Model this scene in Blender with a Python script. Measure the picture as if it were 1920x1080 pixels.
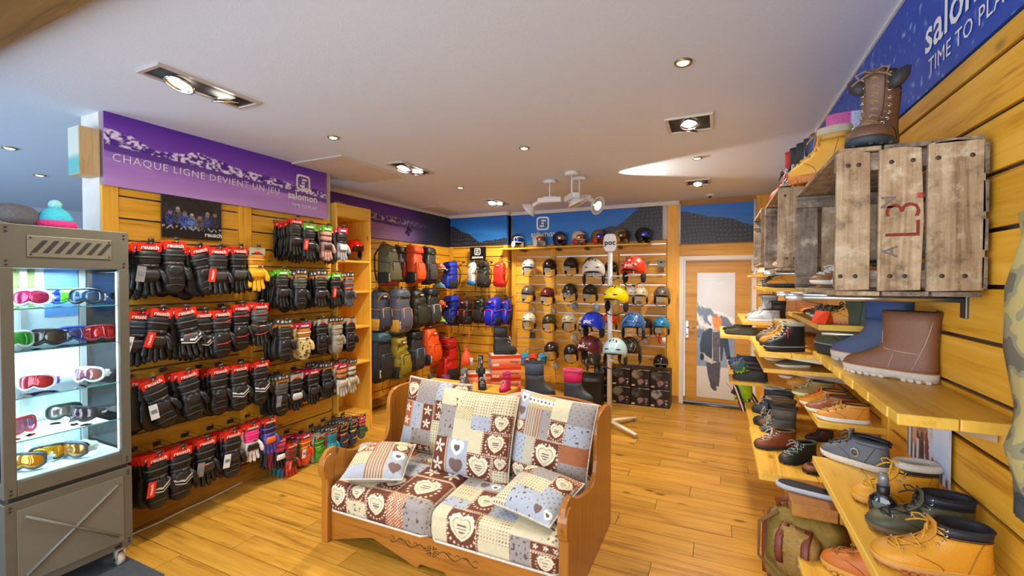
import bpy, math, random
import numpy as np
from mathutils import Vector, Matrix
random.seed(7); rng = np.random.default_rng(7)
SC = bpy.context.scene; COL = SC.collection
PI = math.pi
for o in list(bpy.data.objects): bpy.data.objects.remove(o)

# ------------------------------------------------------------------ camera
F, CX, CY, H = 830., 960., 540., 1.75
_yaw = math.atan(385/830.); _pit = -math.atan(15/830.)
FW = Vector((-math.sin(_yaw)*math.cos(_pit), math.cos(_yaw)*math.cos(_pit), math.sin(_pit)))
RT = Vector((math.cos(_yaw), math.sin(_yaw), 0)); UP = RT.cross(FW); CO = Vector((0, 0, H))
cam = bpy.data.cameras.new('camera'); co = bpy.data.objects.new('camera', cam); COL.objects.link(co)
cam.sensor_width = 36; cam.lens = 36*F/1920; cam.clip_start = .02
m = Matrix((RT, UP, -FW)).transposed().to_4x4(); m.translation = CO; co.matrix_world = m
SC.camera = co
# surveying helpers: where the sight line through a point of the photograph meets a real wall / floor plane
def _on(a, val, u, v):
    d = FW + RT*((u-CX)/F) - UP*((v-CY)/F); return CO + d*((val-CO[a])/d[a])
def onx(u, v, x): return _on(0, x, u, v)
def ony(u, v, y): return _on(1, y, u, v)
def onz(u, v, z=0): return _on(2, z, u, v)

# ------------------------------------------------------------------ world, big lights, exposure
SC.view_settings.view_transform = 'Standard'; SC.view_settings.look = 'None'
SC.view_settings.exposure = 0.12; SC.view_settings.gamma = 1; SC.view_settings.use_curve_mapping = False
w = bpy.data.worlds.new('world'); SC.world = w; w.use_nodes = True
w.node_tree.nodes['Background'].inputs[0].default_value = (.75, .86, 1, 1)
w.node_tree.nodes['Background'].inputs[1].default_value = 1.0
def area(name, loc, rot, sx, sy, power, color):
    l = bpy.data.lights.new(name, 'AREA'); l.shape = 'RECTANGLE'; l.size = sx; l.size_y = sy
    l.energy = power; l.color = color
    o = bpy.data.objects.new(name, l); COL.objects.link(o); o.location = loc; o.rotation_euler = rot; return o
def spot(name, loc, target, power, color, angle=2.2, blend=.7, size=.05, parent=None):
    l = bpy.data.lights.new(name, 'SPOT'); l.energy = power; l.color = color; l.spot_size = angle; l.spot_blend = blend
    l.shadow_soft_size = size
    o = bpy.data.objects.new(name, l); COL.objects.link(o); o.location = loc
    o.rotation_euler = (Vector(target)-Vector(loc)).to_track_quat('-Z', 'Y').to_euler()
    return o
WARM = (1, .87, .68)
# added fill lamps standing for assumed windows: behind the camera, and in the side room
area('shop_front_fill', (-1.5, -1.45, 1.5), (math.radians(90), 0, 0), 4.2, 2.5, 140, (.93, .96, 1))
area('side_room_fill', (-6.5, -1.2, 1.3), (math.radians(112), 0, 0), 3.2, 2.0, 130, (.5, .74, 1))

# ------------------------------------------------------------------ materials
def lin(c):
    if isinstance(c, str):
        c = c.lstrip('#'); c = [int(c[i:i+2], 16)/255 for i in (0, 2, 4)]
    return [x/12.92 if x <= .04045 else ((x+.055)/1.055)**2.4 for x in c[:3]]
MATS = {}
def nodes(name):
    m = bpy.data.materials.new(name); m.use_nodes = True
    nt = m.node_tree; return m, nt, nt.nodes['Principled BSDF'], nt.links.new
def N(nt, t, **kw):
    n = nt.nodes.new(t)
    for k, v in kw.items(): setattr(n, k, v)
    return n
def M(col, rough=.6, metal=0., kind='', emis=0., alpha=1., coat=0.):
    """plain / fabric / leather surfaces: colour with a slight procedural mottle and fine relief"""
    key = (col, rough, metal, kind, emis, alpha, coat)
    if key in MATS: return MATS[key]
    m, nt, b, L = nodes('%s_%s' % (kind or 'paint', str(col).strip('#')))
    c = lin(col)
    b.inputs['Base Color'].default_value = (*c, 1); b.inputs['Roughness'].default_value = rough
    b.inputs['Metallic'].default_value = metal
    if coat: b.inputs['Coat Weight'].default_value = coat; b.inputs['Coat Roughness'].default_value = .05
    if emis:
        b.inputs['Emission Color'].default_value = (*c, 1); b.inputs['Emission Strength'].default_value = emis
    if kind:
        tc = N(nt, 'ShaderNodeTexCoord'); no = N(nt, 'ShaderNodeTexNoise')
        sc, bump, var = {'fabric': (90, .35, .25), 'nylon': (38, .6, .25), 'leather': (60, .2, .07), 'fur': (160, 1., .45), 'paint': (12, .02, .06),
                         'plaster': (140, .15, .05), 'rubber': (40, .15, .1)}[kind]
        no.inputs['Scale'].default_value = sc; no.inputs['Detail'].default_value = 4
        L(tc.outputs['Object'], no.inputs['Vector'])
        mr = N(nt, 'ShaderNodeMapRange'); mr.inputs['From Min'].default_value = .25; mr.inputs['From Max'].default_value = .75
        mr.inputs['To Min'].default_value = 1-var; mr.inputs['To Max'].default_value = 1+var
        L(no.outputs['Fac'], mr.inputs['Value'])
        mx = N(nt, 'ShaderNodeVectorMath', operation='SCALE'); mx.inputs[0].default_value = c
        L(mr.outputs[0], mx.inputs['Scale']); L(mx.outputs[0], b.inputs['Base Color'])
        bp = N(nt, 'ShaderNodeBump'); bp.inputs['Strength'].default_value = bump; bp.inputs['Distance'].default_value = .006
        L(no.outputs['Fac'], bp.inputs['Height']); L(bp.outputs[0], b.inputs['Normal'])
    MATS[key] = m; return m
def glass(col='#e6fbf6', rough=.0, mixf=.12):
    key = ('glass', col, rough, mixf)
    if key in MATS: return MATS[key]
    m, nt, b, L = nodes('glass'); nt.nodes.remove(b)
    t = N(nt, 'ShaderNodeBsdfTransparent'); t.inputs[0].default_value = (*lin(col), 1)
    g = N(nt, 'ShaderNodeBsdfGlossy'); g.inputs['Roughness'].default_value = .02
    fr = N(nt, 'ShaderNodeFresnel'); fr.inputs[0].default_value = 1.35
    mx = N(nt, 'ShaderNodeMixShader'); L(fr.outputs[0], mx.inputs[0])
    L(t.outputs[0], mx.inputs[1]); L(g.outputs[0], mx.inputs[2]); L(mx.outputs[0], nt.nodes['Material Output'].inputs[0])
    MATS[key] = m; return m
def wood(name, c1, c2, c3, axis='y', scale=1., rough=.45, knots=True, world=False, relief=.12):
    """grain runs along `axis`; knots and per-piece variation from Object Info"""
    key = ('wood', name, axis)
    if key in MATS: return MATS[key]
    m, nt, b, L = nodes(name)
    if world: src = N(nt, 'ShaderNodeNewGeometry').outputs['Position']
    else: src = N(nt, 'ShaderNodeTexCoord').outputs['Object']
    oi = N(nt, 'ShaderNodeObjectInfo')
    off = N(nt, 'ShaderNodeVectorMath', operation='MULTIPLY_ADD'); L(oi.outputs['Random'], off.inputs[0])
    off.inputs[1].default_value = (17, 23, 31); L(src, off.inputs[2])
    mp = N(nt, 'ShaderNodeMapping'); L(off.outputs[0], mp.inputs[0])
    s = [9*scale]*3; s['xyz'.index(axis)] = .7*scale; mp.inputs['Scale'].default_value = s
    n1 = N(nt, 'ShaderNodeTexNoise'); n1.inputs['Scale'].default_value = 2.2; n1.inputs['Detail'].default_value = 8
    n1.inputs['Roughness'].default_value = .65; n1.inputs['Distortion'].default_value = .8; L(mp.outputs[0], n1.inputs['Vector'])
    mp2 = N(nt, 'ShaderNodeMapping'); L(off.outputs[0], mp2.inputs[0])
    s2 = [55*scale]*3; s2['xyz'.index(axis)] = 1.5*scale; mp2.inputs['Scale'].default_value = s2
    n2 = N(nt, 'ShaderNodeTexNoise'); n2.inputs['Scale'].default_value = 2; n2.inputs['Detail'].default_value = 3; L(mp2.outputs[0], n2.inputs['Vector'])
    ad = N(nt, 'ShaderNodeMath', operation='MULTIPLY_ADD'); L(n2.outputs['Fac'], ad.inputs[0]); ad.inputs[1].default_value = .35
    L(n1.outputs['Fac'], ad.inputs[2])
    rp = N(nt, 'ShaderNodeValToRGB'); e = rp.color_ramp.elements
    e[0].position = .42; e[0].color = (*lin(c3), 1); e[1].position = .85; e[1].color = (*lin(c1), 1)
    x = e.new(.6); x.color = (*lin(c2), 1); L(ad.outputs[0], rp.inputs[0])
    col = rp.outputs[0]
    if knots:
        mp3 = N(nt, 'ShaderNodeMapping'); L(off.outputs[0], mp3.inputs[0])
        s3 = [5.5*scale]*3; s3['xyz'.index(axis)] = 2.6*scale; mp3.inputs['Scale'].default_value = s3
        vo = N(nt, 'ShaderNodeTexVoronoi'); vo.inputs['Scale'].default_value = 1; L(mp3.outputs[0], vo.inputs['Vector'])
        kr = N(nt, 'ShaderNodeMapRange'); kr.inputs['From Min'].default_value = .05; kr.inputs['From Max'].default_value = .11
        kr.inputs['To Min'].default_value = .75; kr.inputs['To Max'].default_value = 0; L(vo.outputs['Distance'], kr.inputs['Value'])
        mk = N(nt, 'ShaderNodeMix', data_type='RGBA'); L(kr.outputs[0], mk.inputs[0]); L(col, mk.inputs[6])
        mk.inputs[7].default_value = (*[v*.35 for v in lin(c3)], 1); col = mk.outputs[2]
    if relief > .6:                            # weathered timber: blotches of dirt and bleached wear
        nb = N(nt, 'ShaderNodeTexNoise'); nb.inputs['Scale'].default_value = 14; nb.inputs['Detail'].default_value = 9; nb.inputs['Roughness'].default_value = .72; L(off.outputs[0], nb.inputs['Vector'])
        for lo, hi, cc, k_ in ((.52, .68, [v*.42 for v in lin(c3)], .75), (.47, .36, lin('#cdbfa8'), .55)):
            r_ = N(nt, 'ShaderNodeMapRange'); r_.inputs['From Min'].default_value = lo; r_.inputs['From Max'].default_value = hi; r_.inputs['To Max'].default_value = k_; L(nb.outputs['Fac'], r_.inputs['Value'])
            mk = N(nt, 'ShaderNodeMix', data_type='RGBA'); L(r_.outputs[0], mk.inputs[0]); L(col, mk.inputs[6]); mk.inputs[7].default_value = (*cc, 1); col = mk.outputs[2]
    hv = N(nt, 'ShaderNodeMapRange'); hv.inputs['To Min'].default_value = .86; hv.inputs['To Max'].default_value = 1.12
    L(oi.outputs['Random'], hv.inputs['Value'])
    sc_ = N(nt, 'ShaderNodeVectorMath', operation='SCALE'); L(col, sc_.inputs[0]); L(hv.outputs[0], sc_.inputs['Scale'])
    L(sc_.outputs[0], b.inputs['Base Color']); b.inputs['Roughness'].default_value = rough
    bp = N(nt, 'ShaderNodeBump'); bp.inputs['Strength'].default_value = relief; bp.inputs['Distance'].default_value = .004
    L(ad.outputs[0], bp.inputs['Height']); L(bp.outputs[0], b.inputs['Normal'])
    MATS[key] = m; return m
def print_mat(rough=.45):
    key = ('print', rough)
    if key in MATS: return MATS[key]
    m, nt, b, L = nodes('printed_surface'); a = N(nt, 'ShaderNodeVertexColor', layer_name='Col')
    L(a.outputs[0], b.inputs['Base Color']); b.inputs['Roughness'].default_value = rough
    MATS[key] = m; return m

# ------------------------------------------------------------------ mesh builder
class MB:
    def __init__(s): s.v = []; s.f = []
    def add(s, vs, fs):
        n = len(s.v); s.v += [tuple(p) for p in vs]; s.f += [tuple(i+n for i in f) for f in fs]; return s
    def box(s, c, d, R=None):
        vs = []
        for z in (-.5, .5):
            for x, y in ((-.5, -.5), (.5, -.5), (.5, .5), (-.5, .5)):
                p = Vector((x*d[0], y*d[1], z*d[2]))
                if R is not None: p = R @ p
                vs.append(p+Vector(c))
        return s.add(vs, [(3, 2, 1, 0), (4, 5, 6, 7), (0, 1, 5, 4), (1, 2, 6, 5), (2, 3, 7, 6), (3, 0, 4, 7)])
    def b2(s, a, b):
        return s.box([(x+y)/2 for x, y in zip(a, b)], [abs(y-x) for x, y in zip(a, b)])
    def loft(s, rings, c0=True, c1=True):
        n = len(rings[0]); vs = [p for r in rings for p in r]; fs = []
        for k in range(len(rings)-1):
            for i in range(n):
                j = (i+1) % n; fs.append((k*n+i, k*n+j, (k+1)*n+j, (k+1)*n+i))
        if c0: fs.append(tuple(range(n-1, -1, -1)))
        if c1: fs.append(tuple((len(rings)-1)*n+i for i in range(n)))
        return s.add(vs, fs)
    def tube(s, pts, r, n=6, closed=False, flat=1.):
        P = [Vector(p) for p in pts]; k = len(P); rings = []; prev = None
        for i, p in enumerate(P):
            if closed: t = P[(i+1) % k]-P[i-1]
            else: t = P[min(i+1, k-1)]-P[max(i-1, 0)]
            t = t.normalized() if t.length > 1e-9 else Vector((0, 0, 1))
            if prev is None:
                a = Vector((0, 0, 1)) if abs(t.z) < .9 else Vector((0, 1, 0)); u = t.cross(a).normalized()
            else:
                u = prev-t*prev.dot(t); u = u.normalized() if u.length > 1e-6 else t.orthogonal().normalized()
            prev = u; w_ = t.cross(u); rr = r[i] if isinstance(r, (list, tuple)) else r
            rings.append([p+u*(rr*math.cos(2*PI*q/n))+w_*(rr*flat*math.sin(2*PI*q/n)) for q in range(n)])
        if closed: rings.append(rings[0]); return s.loft(rings, False, False)
        return s.loft(rings)
    def ell(s, c, r, nu=12, nv=8, R=None):
        rings = []
        for k in range(nv+1):
            t = PI*(.02+.96*k/nv); ring = []
            for i in range(nu):
                a = 2*PI*i/nu; p = Vector((r[0]*math.sin(t)*math.cos(a), r[1]*math.sin(t)*math.sin(a), -r[2]*math.cos(t)))
                if R is not None: p = R @ p
                ring.append(p+Vector(c))
            rings.append(ring)
        return s.loft(rings)
    def prism(s, poly, a, d0, d1):
        """outline in the two remaining axes, extruded along axis a"""
        def P(u, v, d): return {0: (d, u, v), 1: (u, d, v), 2: (u, v, d)}[a]
        return s.loft([[P(u, v, d0) for u, v in poly], [P(u, v, d1) for u, v in poly]])
    def lathe(s, prof, n=16, c=(0, 0, 0)):
        return s.loft([[(c[0]+r*math.cos(2*PI*i/n), c[1]+r*math.sin(2*PI*i/n), c[2]+z) for i in range(n)] for r, z in prof])
    def grid(s, X, Y, Z):
        ny, nx = X.shape; vs = list(zip(X.ravel().tolist(), Y.ravel().tolist(), Z.ravel().tolist()))
        return s.add(vs, [(j*nx+i, j*nx+i+1, (j+1)*nx+i+1, (j+1)*nx+i) for j in range(ny-1) for i in range(nx-1)])
    def mesh(s, name='mesh', smooth=True):
        me = bpy.data.meshes.new(name); me.from_pydata(s.v, [], s.f); me.materials.append(None)
        if smooth: me.polygons.foreach_set('use_smooth', [True]*len(me.polygons))
        me.update(); return me
SHARE = {}
def share(key, fn, smooth=True):
    if key not in SHARE:
        r = fn(); SHARE[key] = r.mesh('m', smooth) if isinstance(r, MB) else r
    return SHARE[key]
def part(name, me, mat, parent=None, loc=None, rot=None, scale=None, label=None, bevel=0, smooth=True):
    if isinstance(me, MB): me = me.mesh(name, smooth and not bevel)
    o = bpy.data.objects.new(name, me); COL.objects.link(o)
    if me.materials and mat is not None:
        o.material_slots[0].link = 'OBJECT'; o.material_slots[0].material = mat
    if parent is not None: o.parent = parent
    if loc is not None: o.location = loc
    if rot is not None: o.rotation_euler = rot
    if scale is not None: o.scale = scale if isinstance(scale, (tuple, list)) else (scale,)*3
    if label: o['label'] = label
    if bevel:
        b = o.modifiers.new('bevel', 'BEVEL'); b.width = bevel; b.segments = 2; b.limit_method = 'ANGLE'
    return o
LABELS = set()
def tag(o, label, cat, group=None):
    if label in LABELS: print('DUP LABEL', label)
    LABELS.add(label); o['label'] = label; o['category'] = cat
    n_ = len(label.split())
    if n_ > 16 or n_ < 4: print('LABEL LEN', n_, label)
    if group: o['group'] = group
    return o
def thing(name, label, cat, loc=(0, 0, 0), rz=0, group=None, scale=1):
    o = bpy.data.objects.new(name, None); COL.objects.link(o); o.empty_display_size = .05
    o.location = loc; o.rotation_euler = (0, 0, rz); o.scale = (scale,)*3
    return tag(o, label, cat, group)
def struct(name, me, mat, bevel=0, smooth=False):
    o = part(name, me, mat, bevel=bevel, smooth=smooth); o['kind'] = 'structure'; return o
def copy_tree(o, parent=None):
    c = o.copy(); COL.objects.link(c)
    if parent is not None: c.parent = parent
    for ch in list(o.children): copy_tree(ch, c)
    return c
TXT = {}
def text_mesh(s, size=1., spacing=1., bold=0., align='CENTER'):
    key = (s, spacing, bold, align)
    if key not in TXT:
        cu = bpy.data.curves.new('lettering', 'FONT'); cu.body = s; cu.align_x = align; cu.align_y = 'CENTER'
        cu.space_character = spacing; cu.resolution_u = 2; cu.offset = bold; cu.size = 1
        o = bpy.data.objects.new('t', cu); COL.objects.link(o); bpy.context.view_layer.update()
        me = bpy.data.meshes.new_from_object(o.evaluated_get(bpy.context.evaluated_depsgraph_get()))
        bpy.data.objects.remove(o)
        if not me.materials: me.materials.append(None)
        me.transform(Matrix.Rotation(PI/2, 4, 'X')); TXT[key] = me      # stands upright, reads from -y
    return TXT[key]
def text(s, size, mat, parent, loc, rot=(0, 0, 0), spacing=1., bold=0., align='CENTER', sx=1., name='lettering'):
    return part(name, text_mesh(s, 1, spacing, bold, align), mat, parent, loc, rot, (size*sx, size, size))
# printed flat surfaces: local x right, z up, seen from -y
def vnoise(x, y, seed=0):
    r = np.random.default_rng(seed).random((64, 64))
    xi = np.floor(x).astype(int); yi = np.floor(y).astype(int); fx = x-xi; fy = y-yi
    fx = fx*fx*(3-2*fx); fy = fy*fy*(3-2*fy)
    g = lambda a, b: r[a % 64, b % 64]
    return (g(xi, yi)*(1-fx)+g(xi+1, yi)*fx)*(1-fy)+(g(xi, yi+1)*(1-fx)+g(xi+1, yi+1)*fx)*fy
def fbm(x, y, seed=0, o=4):
    return sum(vnoise(x*2**k, y*2**k, seed+k)*.5**k for k in range(o))/sum(.5**k for k in range(o))
def mixc(a, b, t):
    t = np.clip(t, 0, 1)[..., None]; return np.asarray(a)*(1-t)+np.asarray(b)*t
def setcol(me, col):
    at = me.color_attributes.new('Col', 'FLOAT_COLOR', 'POINT')
    at.data.foreach_set('color', np.concatenate([col, np.ones((len(col), 1))], 1).astype(np.float32).ravel())
def srgb(a):
    a = np.asarray(a, float)/255 if np.max(a) > 1.5 else np.asarray(a, float)
    return np.where(a <= .04045, a/12.92, ((a+.055)/1.055)**2.4)
def panel_mesh(wd, ht, nx, ny, fn, thick=.004):
    mb = MB(); X, Z = np.meshgrid(np.linspace(0, 1, nx), np.linspace(0, 1, ny))
    mb.grid(X*wd, X*0-thick, Z*ht); n0 = len(mb.v)
    mb.b2((0, -thick*.95, 0), (wd, 0, ht))
    me = mb.mesh('printed_panel', False)
    c = fn(X.ravel(), Z.ravel(), wd, ht); c = np.concatenate([c, np.repeat(c.mean(0)[None], len(me.vertices)-n0, 0)])
    setcol(me, c); return me
BACK, LEFT, RIGHT = 0., PI/2, -PI/2
ORD = ['first', 'second', 'third', 'fourth', 'fifth', 'sixth', 'seventh', 'eighth', 'ninth', 'tenth', 'eleventh', 'twelfth']
# ================================================================== ROOM SHELL
PINE = {a: wood('pine_'+a, '#ecb440', '#dfa022', '#a96c0e', a) for a in 'xyz'}
PINED = {a: wood('pine_dark_'+a, '#b4802c', '#a06c1e', '#774c12', a) for a in 'xyz'}
SHELFW = {a: wood('shelf_pine_'+a, '#e6ba50', '#deac3c', '#bc8622', a, rough=.4) for a in 'xyz'}
SOFAW = {a: wood('sofa_pine_'+a, '#b4782e', '#a26622', '#744616', a, rough=.28) for a in 'xyz'}
WHITE = M('#d2d0cc', .7, kind='paint'); STEEL = M('#c9ccd0', .28, 1.); DSTEEL = M('#6e7378', .4, 1.)
ALU = M('#dfe2e4', .35, .7); BLACKM = M('#111214', .5)
plaster = M('#ccd4e2', .9, kind='plaster')
ZC = 2.87; XL, XR, YB = -3.72, .665, 6.70; XREC = -4.27
floor = struct('floor', MB().b2((-10, -1.6, -.12), (XR+.2, 7.2, -.014)), M('#4a3013', .8))
ceil = struct('ceiling', MB().b2((-10, -1.6, ZC), (XR+.2, 7.2, ZC+.1)), plaster)
FLW = wood('oak_floor', '#cb9b40', '#b5822c', '#5e3c0e', 'x', scale=.8, rough=.33, knots=True, world=True, relief=.06)
L_ = 1.28; wd = .168
pm = share('plank', lambda: MB().b2((.002, .0022, -.014), (L_-.002, wd-.0022, 0)), False)
k = 0; y = .64
while y < 6.72:
    x = -4.3-((k*.41) % 1)*L_
    while x < XR:
        if x+L_ > (-3.95 if y < 1.4 else XREC-.1):
            x1 = min(x+L_, XR-.001); x0 = max(x, -4.2 if y > 1.6 else -5.2)
            if x1-x0 > .05:
                p = part('plank', pm if (x1-x0) > L_-.002 else MB().b2((.0015, .0015, -.014), (x1-x0-.0015, wd-.0015, 0)), FLW, floor, (x0, y, 0), smooth=False)
        x += L_
    y += wd; k += 1
mat_ = struct('trim_1', MB().b2((-9.5, -1.4, -.001), (-2.96, 1.485, .006)), M('#3c4148', .95, kind='fabric'))

def boards(parent, axis, fixed, a0, a1, z0, z1, zs, depth, mat, sign, rail=None, gap=.006):
    """slat-wall boards between the slots zs (slot heights) from a0 to a1 along the wall"""
    edges = [z0]+[z for z in sorted(zs) if z0+.02 < z < z1-.02]+[z1]
    for i in range(len(edges)-1):
        za, zb = edges[i]+gap, edges[i+1]-gap
        A = (a0+.001, fixed, za); B = (a1-.001, fixed+sign*depth, zb)
        if axis == 'y': A = (fixed, a0+.001, za); B = (fixed+sign*depth, a1-.001, zb)
        part('board', MB().b2(A, B), mat, parent, smooth=False, bevel=.002)
    if rail is not None:
        for z in edges[1:-1]:
            q = depth*.45
            A = (a0+.01, fixed, z-gap); B = (a1-.01, fixed+sign*q, z+gap)
            if axis == 'y': A = (fixed, a0+.01, z-gap); B = (fixed+sign*q, a1-.01, z+gap)
            part('slot_rail', MB().b2(A, B), rail, parent, smooth=False)
def battens(parent, axis, fixed, cs, wd, z0, z1, depth, mat, sign):
    for c in cs:
        A = (c-wd/2, fixed, z0); B = (c+wd/2, fixed+sign*depth, z1)
        if axis == 'y': A = (fixed, c-wd/2, z0); B = (fixed+sign*depth, c+wd/2, z1)
        part('batten', MB().b2(A, B), mat, parent, smooth=False, bevel=.003)
# ---- right wall
zr = [1.1255+.1515*i for i in range(-7, 9)]
wr = struct('wall_right', MB().b2((XR+.02, -1.6, 0), (XR+.2, 7.2, ZC)), M('#b9893c', .8))
yb = [-.2, 1.25, 2.40, 3.62, 4.86, 6.08, YB]
for i in range(6): boards(wr, 'y', XR+.02, yb[i]+(.04 if i > 1 else 0), yb[i+1]-(.04 if i > 0 else 0), .1, 2.41, zr, .02, PINE['y'], -1, rail=DSTEEL)
battens(wr, 'y', XR+.02, yb[2:6], .085, .1, 2.41, .026, PINE['z'], -1)
struct('baseboard_right', MB().b2((XR-.012, -1.6, 0), (XR+.02, YB, .1)), PINED['y'], bevel=.003)
# ---- back wall: helmet bay, corner bay and door
wb = struct('wall_back', MB().b2((-4.6, YB+.02, 0), (-.5, YB+.15, ZC)).b2((.46, YB+.02, 0), (XR+.1, YB+.15, ZC)).b2((-.5, YB+.02, 2.06), (.46, YB+.15, ZC)), PINED['x'])
zb = [.0445+.1485*i for i in range(1, 16)]
XJ = -3.13                                            # corner bay stands proud of the helmet bay
boards(wb, 'x', YB+.02, XJ+.10, -2.42, .1, 2.33, zb, .02, PINE['x'], -1, rail=ALU, gap=.008)
boards(wb, 'x', YB+.02, -2.34, -1.42, .1, 2.33, zb, .02, PINE['x'], -1, rail=ALU, gap=.008)
boards(wb, 'x', YB+.02, -1.34, -.66, .1, 2.33, zb, .02, PINE['x'], -1, rail=ALU, gap=.008)
battens(wb, 'x', YB+.02, [XJ+.06, -2.38, -1.38], .08, .1, 2.33, .028, PINE['z'], -1)
battens(wb, 'x', YB+.02, [-.57], .17, .1, ZC, .028, PINE['z'], -1)
battens(wb, 'x', YB+.02, [.56], .2, .0, ZC, .024, PINE['z'], -1)
part('header_board', MB().b2((-.485, YB, 2.075), (.46, YB+.02, 2.25)), PINE['x'], wb, bevel=.003)
struct('baseboard_back', MB().b2((XJ, YB-.015, 0), (-.49, YB+.02, .1)), PINED['x'], bevel=.003)
struct('trim_2', MB().b2((XJ, YB-.03, 2.815), (-.5, YB+.02, ZC)).b2((-4.3, 6.55, 2.815), (XJ, 6.6, ZC)).b2((XJ-.02, 6.57, 2.815), (XJ+.02, YB, ZC)), WHITE)
# corner bay
YC = 6.59
cb = struct('wall_corner', MB().b2((-4.6, YC+.02, 0), (XJ, YB+.02, ZC)), PINED['x'])
boards(cb, 'x', YC+.02, -4.2, -3.22, .1, 2.33, [z+.02 for z in zb], .02, PINE['x'], -1, rail=DSTEEL)
battens(cb, 'x', YC+.02, [-4.23, -3.175], .08, .1, 2.33, .028, PINE['z'], -1)
struct('baseboard_corner', MB().b2((-4.27, YC-.015, 0), (XJ, YC+.02, .1)), PINED['x'], bevel=.003)
# ---- left recess wall (backpacks)
wl = struct('wall_left', MB().b2((-4.5, 3.9, 0), (XREC-.02, YC+.1, ZC)), PINED['y'])
zl = [2.326-.1515*i for i in range(0, 15)]
boards(wl, 'y', XREC-.02, 4.0, 5.22, .1, 2.36, zl, .02, PINE['y'], 1, rail=DSTEEL)
boards(wl, 'y', XREC-.02, 5.30, YC, .1, 2.36, zl, .02, PINE['y'], 1, rail=DSTEEL)
battens(wl, 'y', XREC-.02, [5.26, 6.02], .08, .1, 2.36, .028, PINE['z'], 1)
struct('baseboard_left', MB().b2((XREC-.02, 4.0, 0), (XREC+.05, YC, .1)), PINED['y'], bevel=.004)
struct('trim_3', MB().b2((XREC-.02, 3.4, 2.825), (XREC+.03, YC, ZC)), WHITE)
# ---- glove wall: a free-standing partition, end face towards the shop front
gw = struct('wall_glove', MB().b2((-3.97, 1.53, 0), (XL-.02, 3.47, ZC)), WHITE)
boards(gw, 'y', XL-.02, 1.62, 2.46, .16, 2.385, zl, .02, PINE['y'], 1, rail=DSTEEL)
boards(gw, 'y', XL-.02, 2.57, 3.46, .16, 2.385, zl, .02, PINE['y'], 1, rail=DSTEEL)
battens(gw, 'y', XL-.02, [2.515], .11, .16, 2.385, .03, PINE['z'], 1)
battens(gw, 'y', XL-.02, [1.575], .09, .0, 2.385, .03, PINE['z'], 1)
struct('baseboard_glove', MB().b2((XL-.02, 1.53, 0), (XL+.025, 3.47, .15)), PINED['y'], bevel=.004)
# ---- side room beyond the partition, closing walls
struct('wall_side', MB().b2((-10, 5.2, 0), (-3.98-.5, 5.3, ZC)).b2((-9.6, -1.6, 0), (-9.5, 5.2, ZC)), M('#c3cbd6', .85, kind='plaster'))
struct('wall_front', MB().b2((-10, -1.75, 0), (-8.2, -1.6, ZC)).b2((-4.6, -1.75, 0), (-3.7, -1.6, ZC)).b2((.7, -1.75, 0), (.87, -1.6, ZC)).b2((-10, -1.75, 2.75), (.87, -1.6, ZC)).b2((-10, -1.75, 0), (.87, -1.6, .25)), WHITE)
struct('trim_4', MB().b2((-10, .50, 2.79), (XR, .855, ZC)), wood('beam_pine', '#7e5e22', '#6f501a', '#4f370e', 'x'))     # timber beam over the shop front
# ceiling hatches
for n_, (x0, x1, y0, y1) in enumerate([(-3.70, -3.05, 2.96, 3.87), (-4.2, -3.85, 5.6, 6.3)]):
    struct('trim_%d' % (5+n_), MB().b2((x0, y0, ZC-.014), (x1, y1, ZC)), M('#c4bdb6', .7, kind='paint'), bevel=.004)
# ---- door in the back wall
d = struct('door_1', MB().b2((-.40, YB+.05, .03), (.40, YB+.09, 2.03)), None)
part('door_leaf', MB().b2((-.415, YB+.045, .035), (.415, YB+.09, 2.025)), wood('door_pine', '#d09c42', '#c48e32', '#976418', 'x', scale=.6, rough=.4, knots=False), d, bevel=.003)
d.data.clear_geometry()
fr = MB().b2((-.49, YB-.012, 0), (-.43, YB+.1, 2.085)).b2((.42, YB-.012, 0), (.475, YB+.1, 2.085)).b2((-.43, YB-.012, 2.03), (.42, YB+.1, 2.085))
part('door_frame', fr, M('#e4e2da', .5), d, bevel=.004)
part('threshold', MB().b2((-.43, YB-.02, 0), (.42, YB+.1, .02)), DSTEEL, d)
hd = part('handle_plate', MB().b2((-.405, YB+.03, .93), (-.365, YB+.045, 1.17)), STEEL, d, bevel=.003)
part('lever', MB().tube([(-.385, YB+.04, 1.08), (-.385, YB-.01, 1.08), (-.28, YB-.012, 1.08)], .009, 8), STEEL, hd)
part('keyhole', MB().tube([(-.385, YB+.032, .98), (-.385, YB+.024, .98)], .01, 8), BLACKM, hd)
for z in (.25, 1.8): part('hinge', MB().tube([(.425, YB+.035, z), (.425, YB+.035, z+.1)], .009, 8), STEEL, d)

# ================================================================== PRINTED PANELS
def ridge(u, seed, sc, lo, hi): return lo+(hi-lo)*fbm(u*sc, u*0+.5, seed, 5)
def purple(u, v, W, Hh):
    x = u*W
    c = mixc(srgb([196, 150, 216]), srgb([124, 70, 184]), np.clip(v*1.5, 0, 1)); c = mixc(c, srgb([86, 34, 156]), np.clip((v-.66)*2.4+.35*fbm(x*2, v*9, 3), 0, 1))
    cl = fbm(x*1.6, v*6, 11); c = mixc(c, srgb([210, 164, 226]), np.clip((cl-.45)*2.2, 0, 1)*(v < .5))
    base = .56-.13*u; top = base+.05+.26*fbm(x*3.2, x*0, 21, 5)*(1-.35*u); rk = (v > base) & (v < top)
    sp = fbm(x*44, v*30, 31, 3); rc = mixc(srgb([78, 36, 140]), srgb([232, 214, 240]), np.clip((sp-.43)*6, 0, 1))
    c = np.where(rk[:, None], rc, c)
    lk = (v <= base) & (v > base-.09); c = np.where(lk[:, None], mixc(c, srgb([66, 28, 128]), np.full(len(v), .75)), c)
    return c
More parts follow.
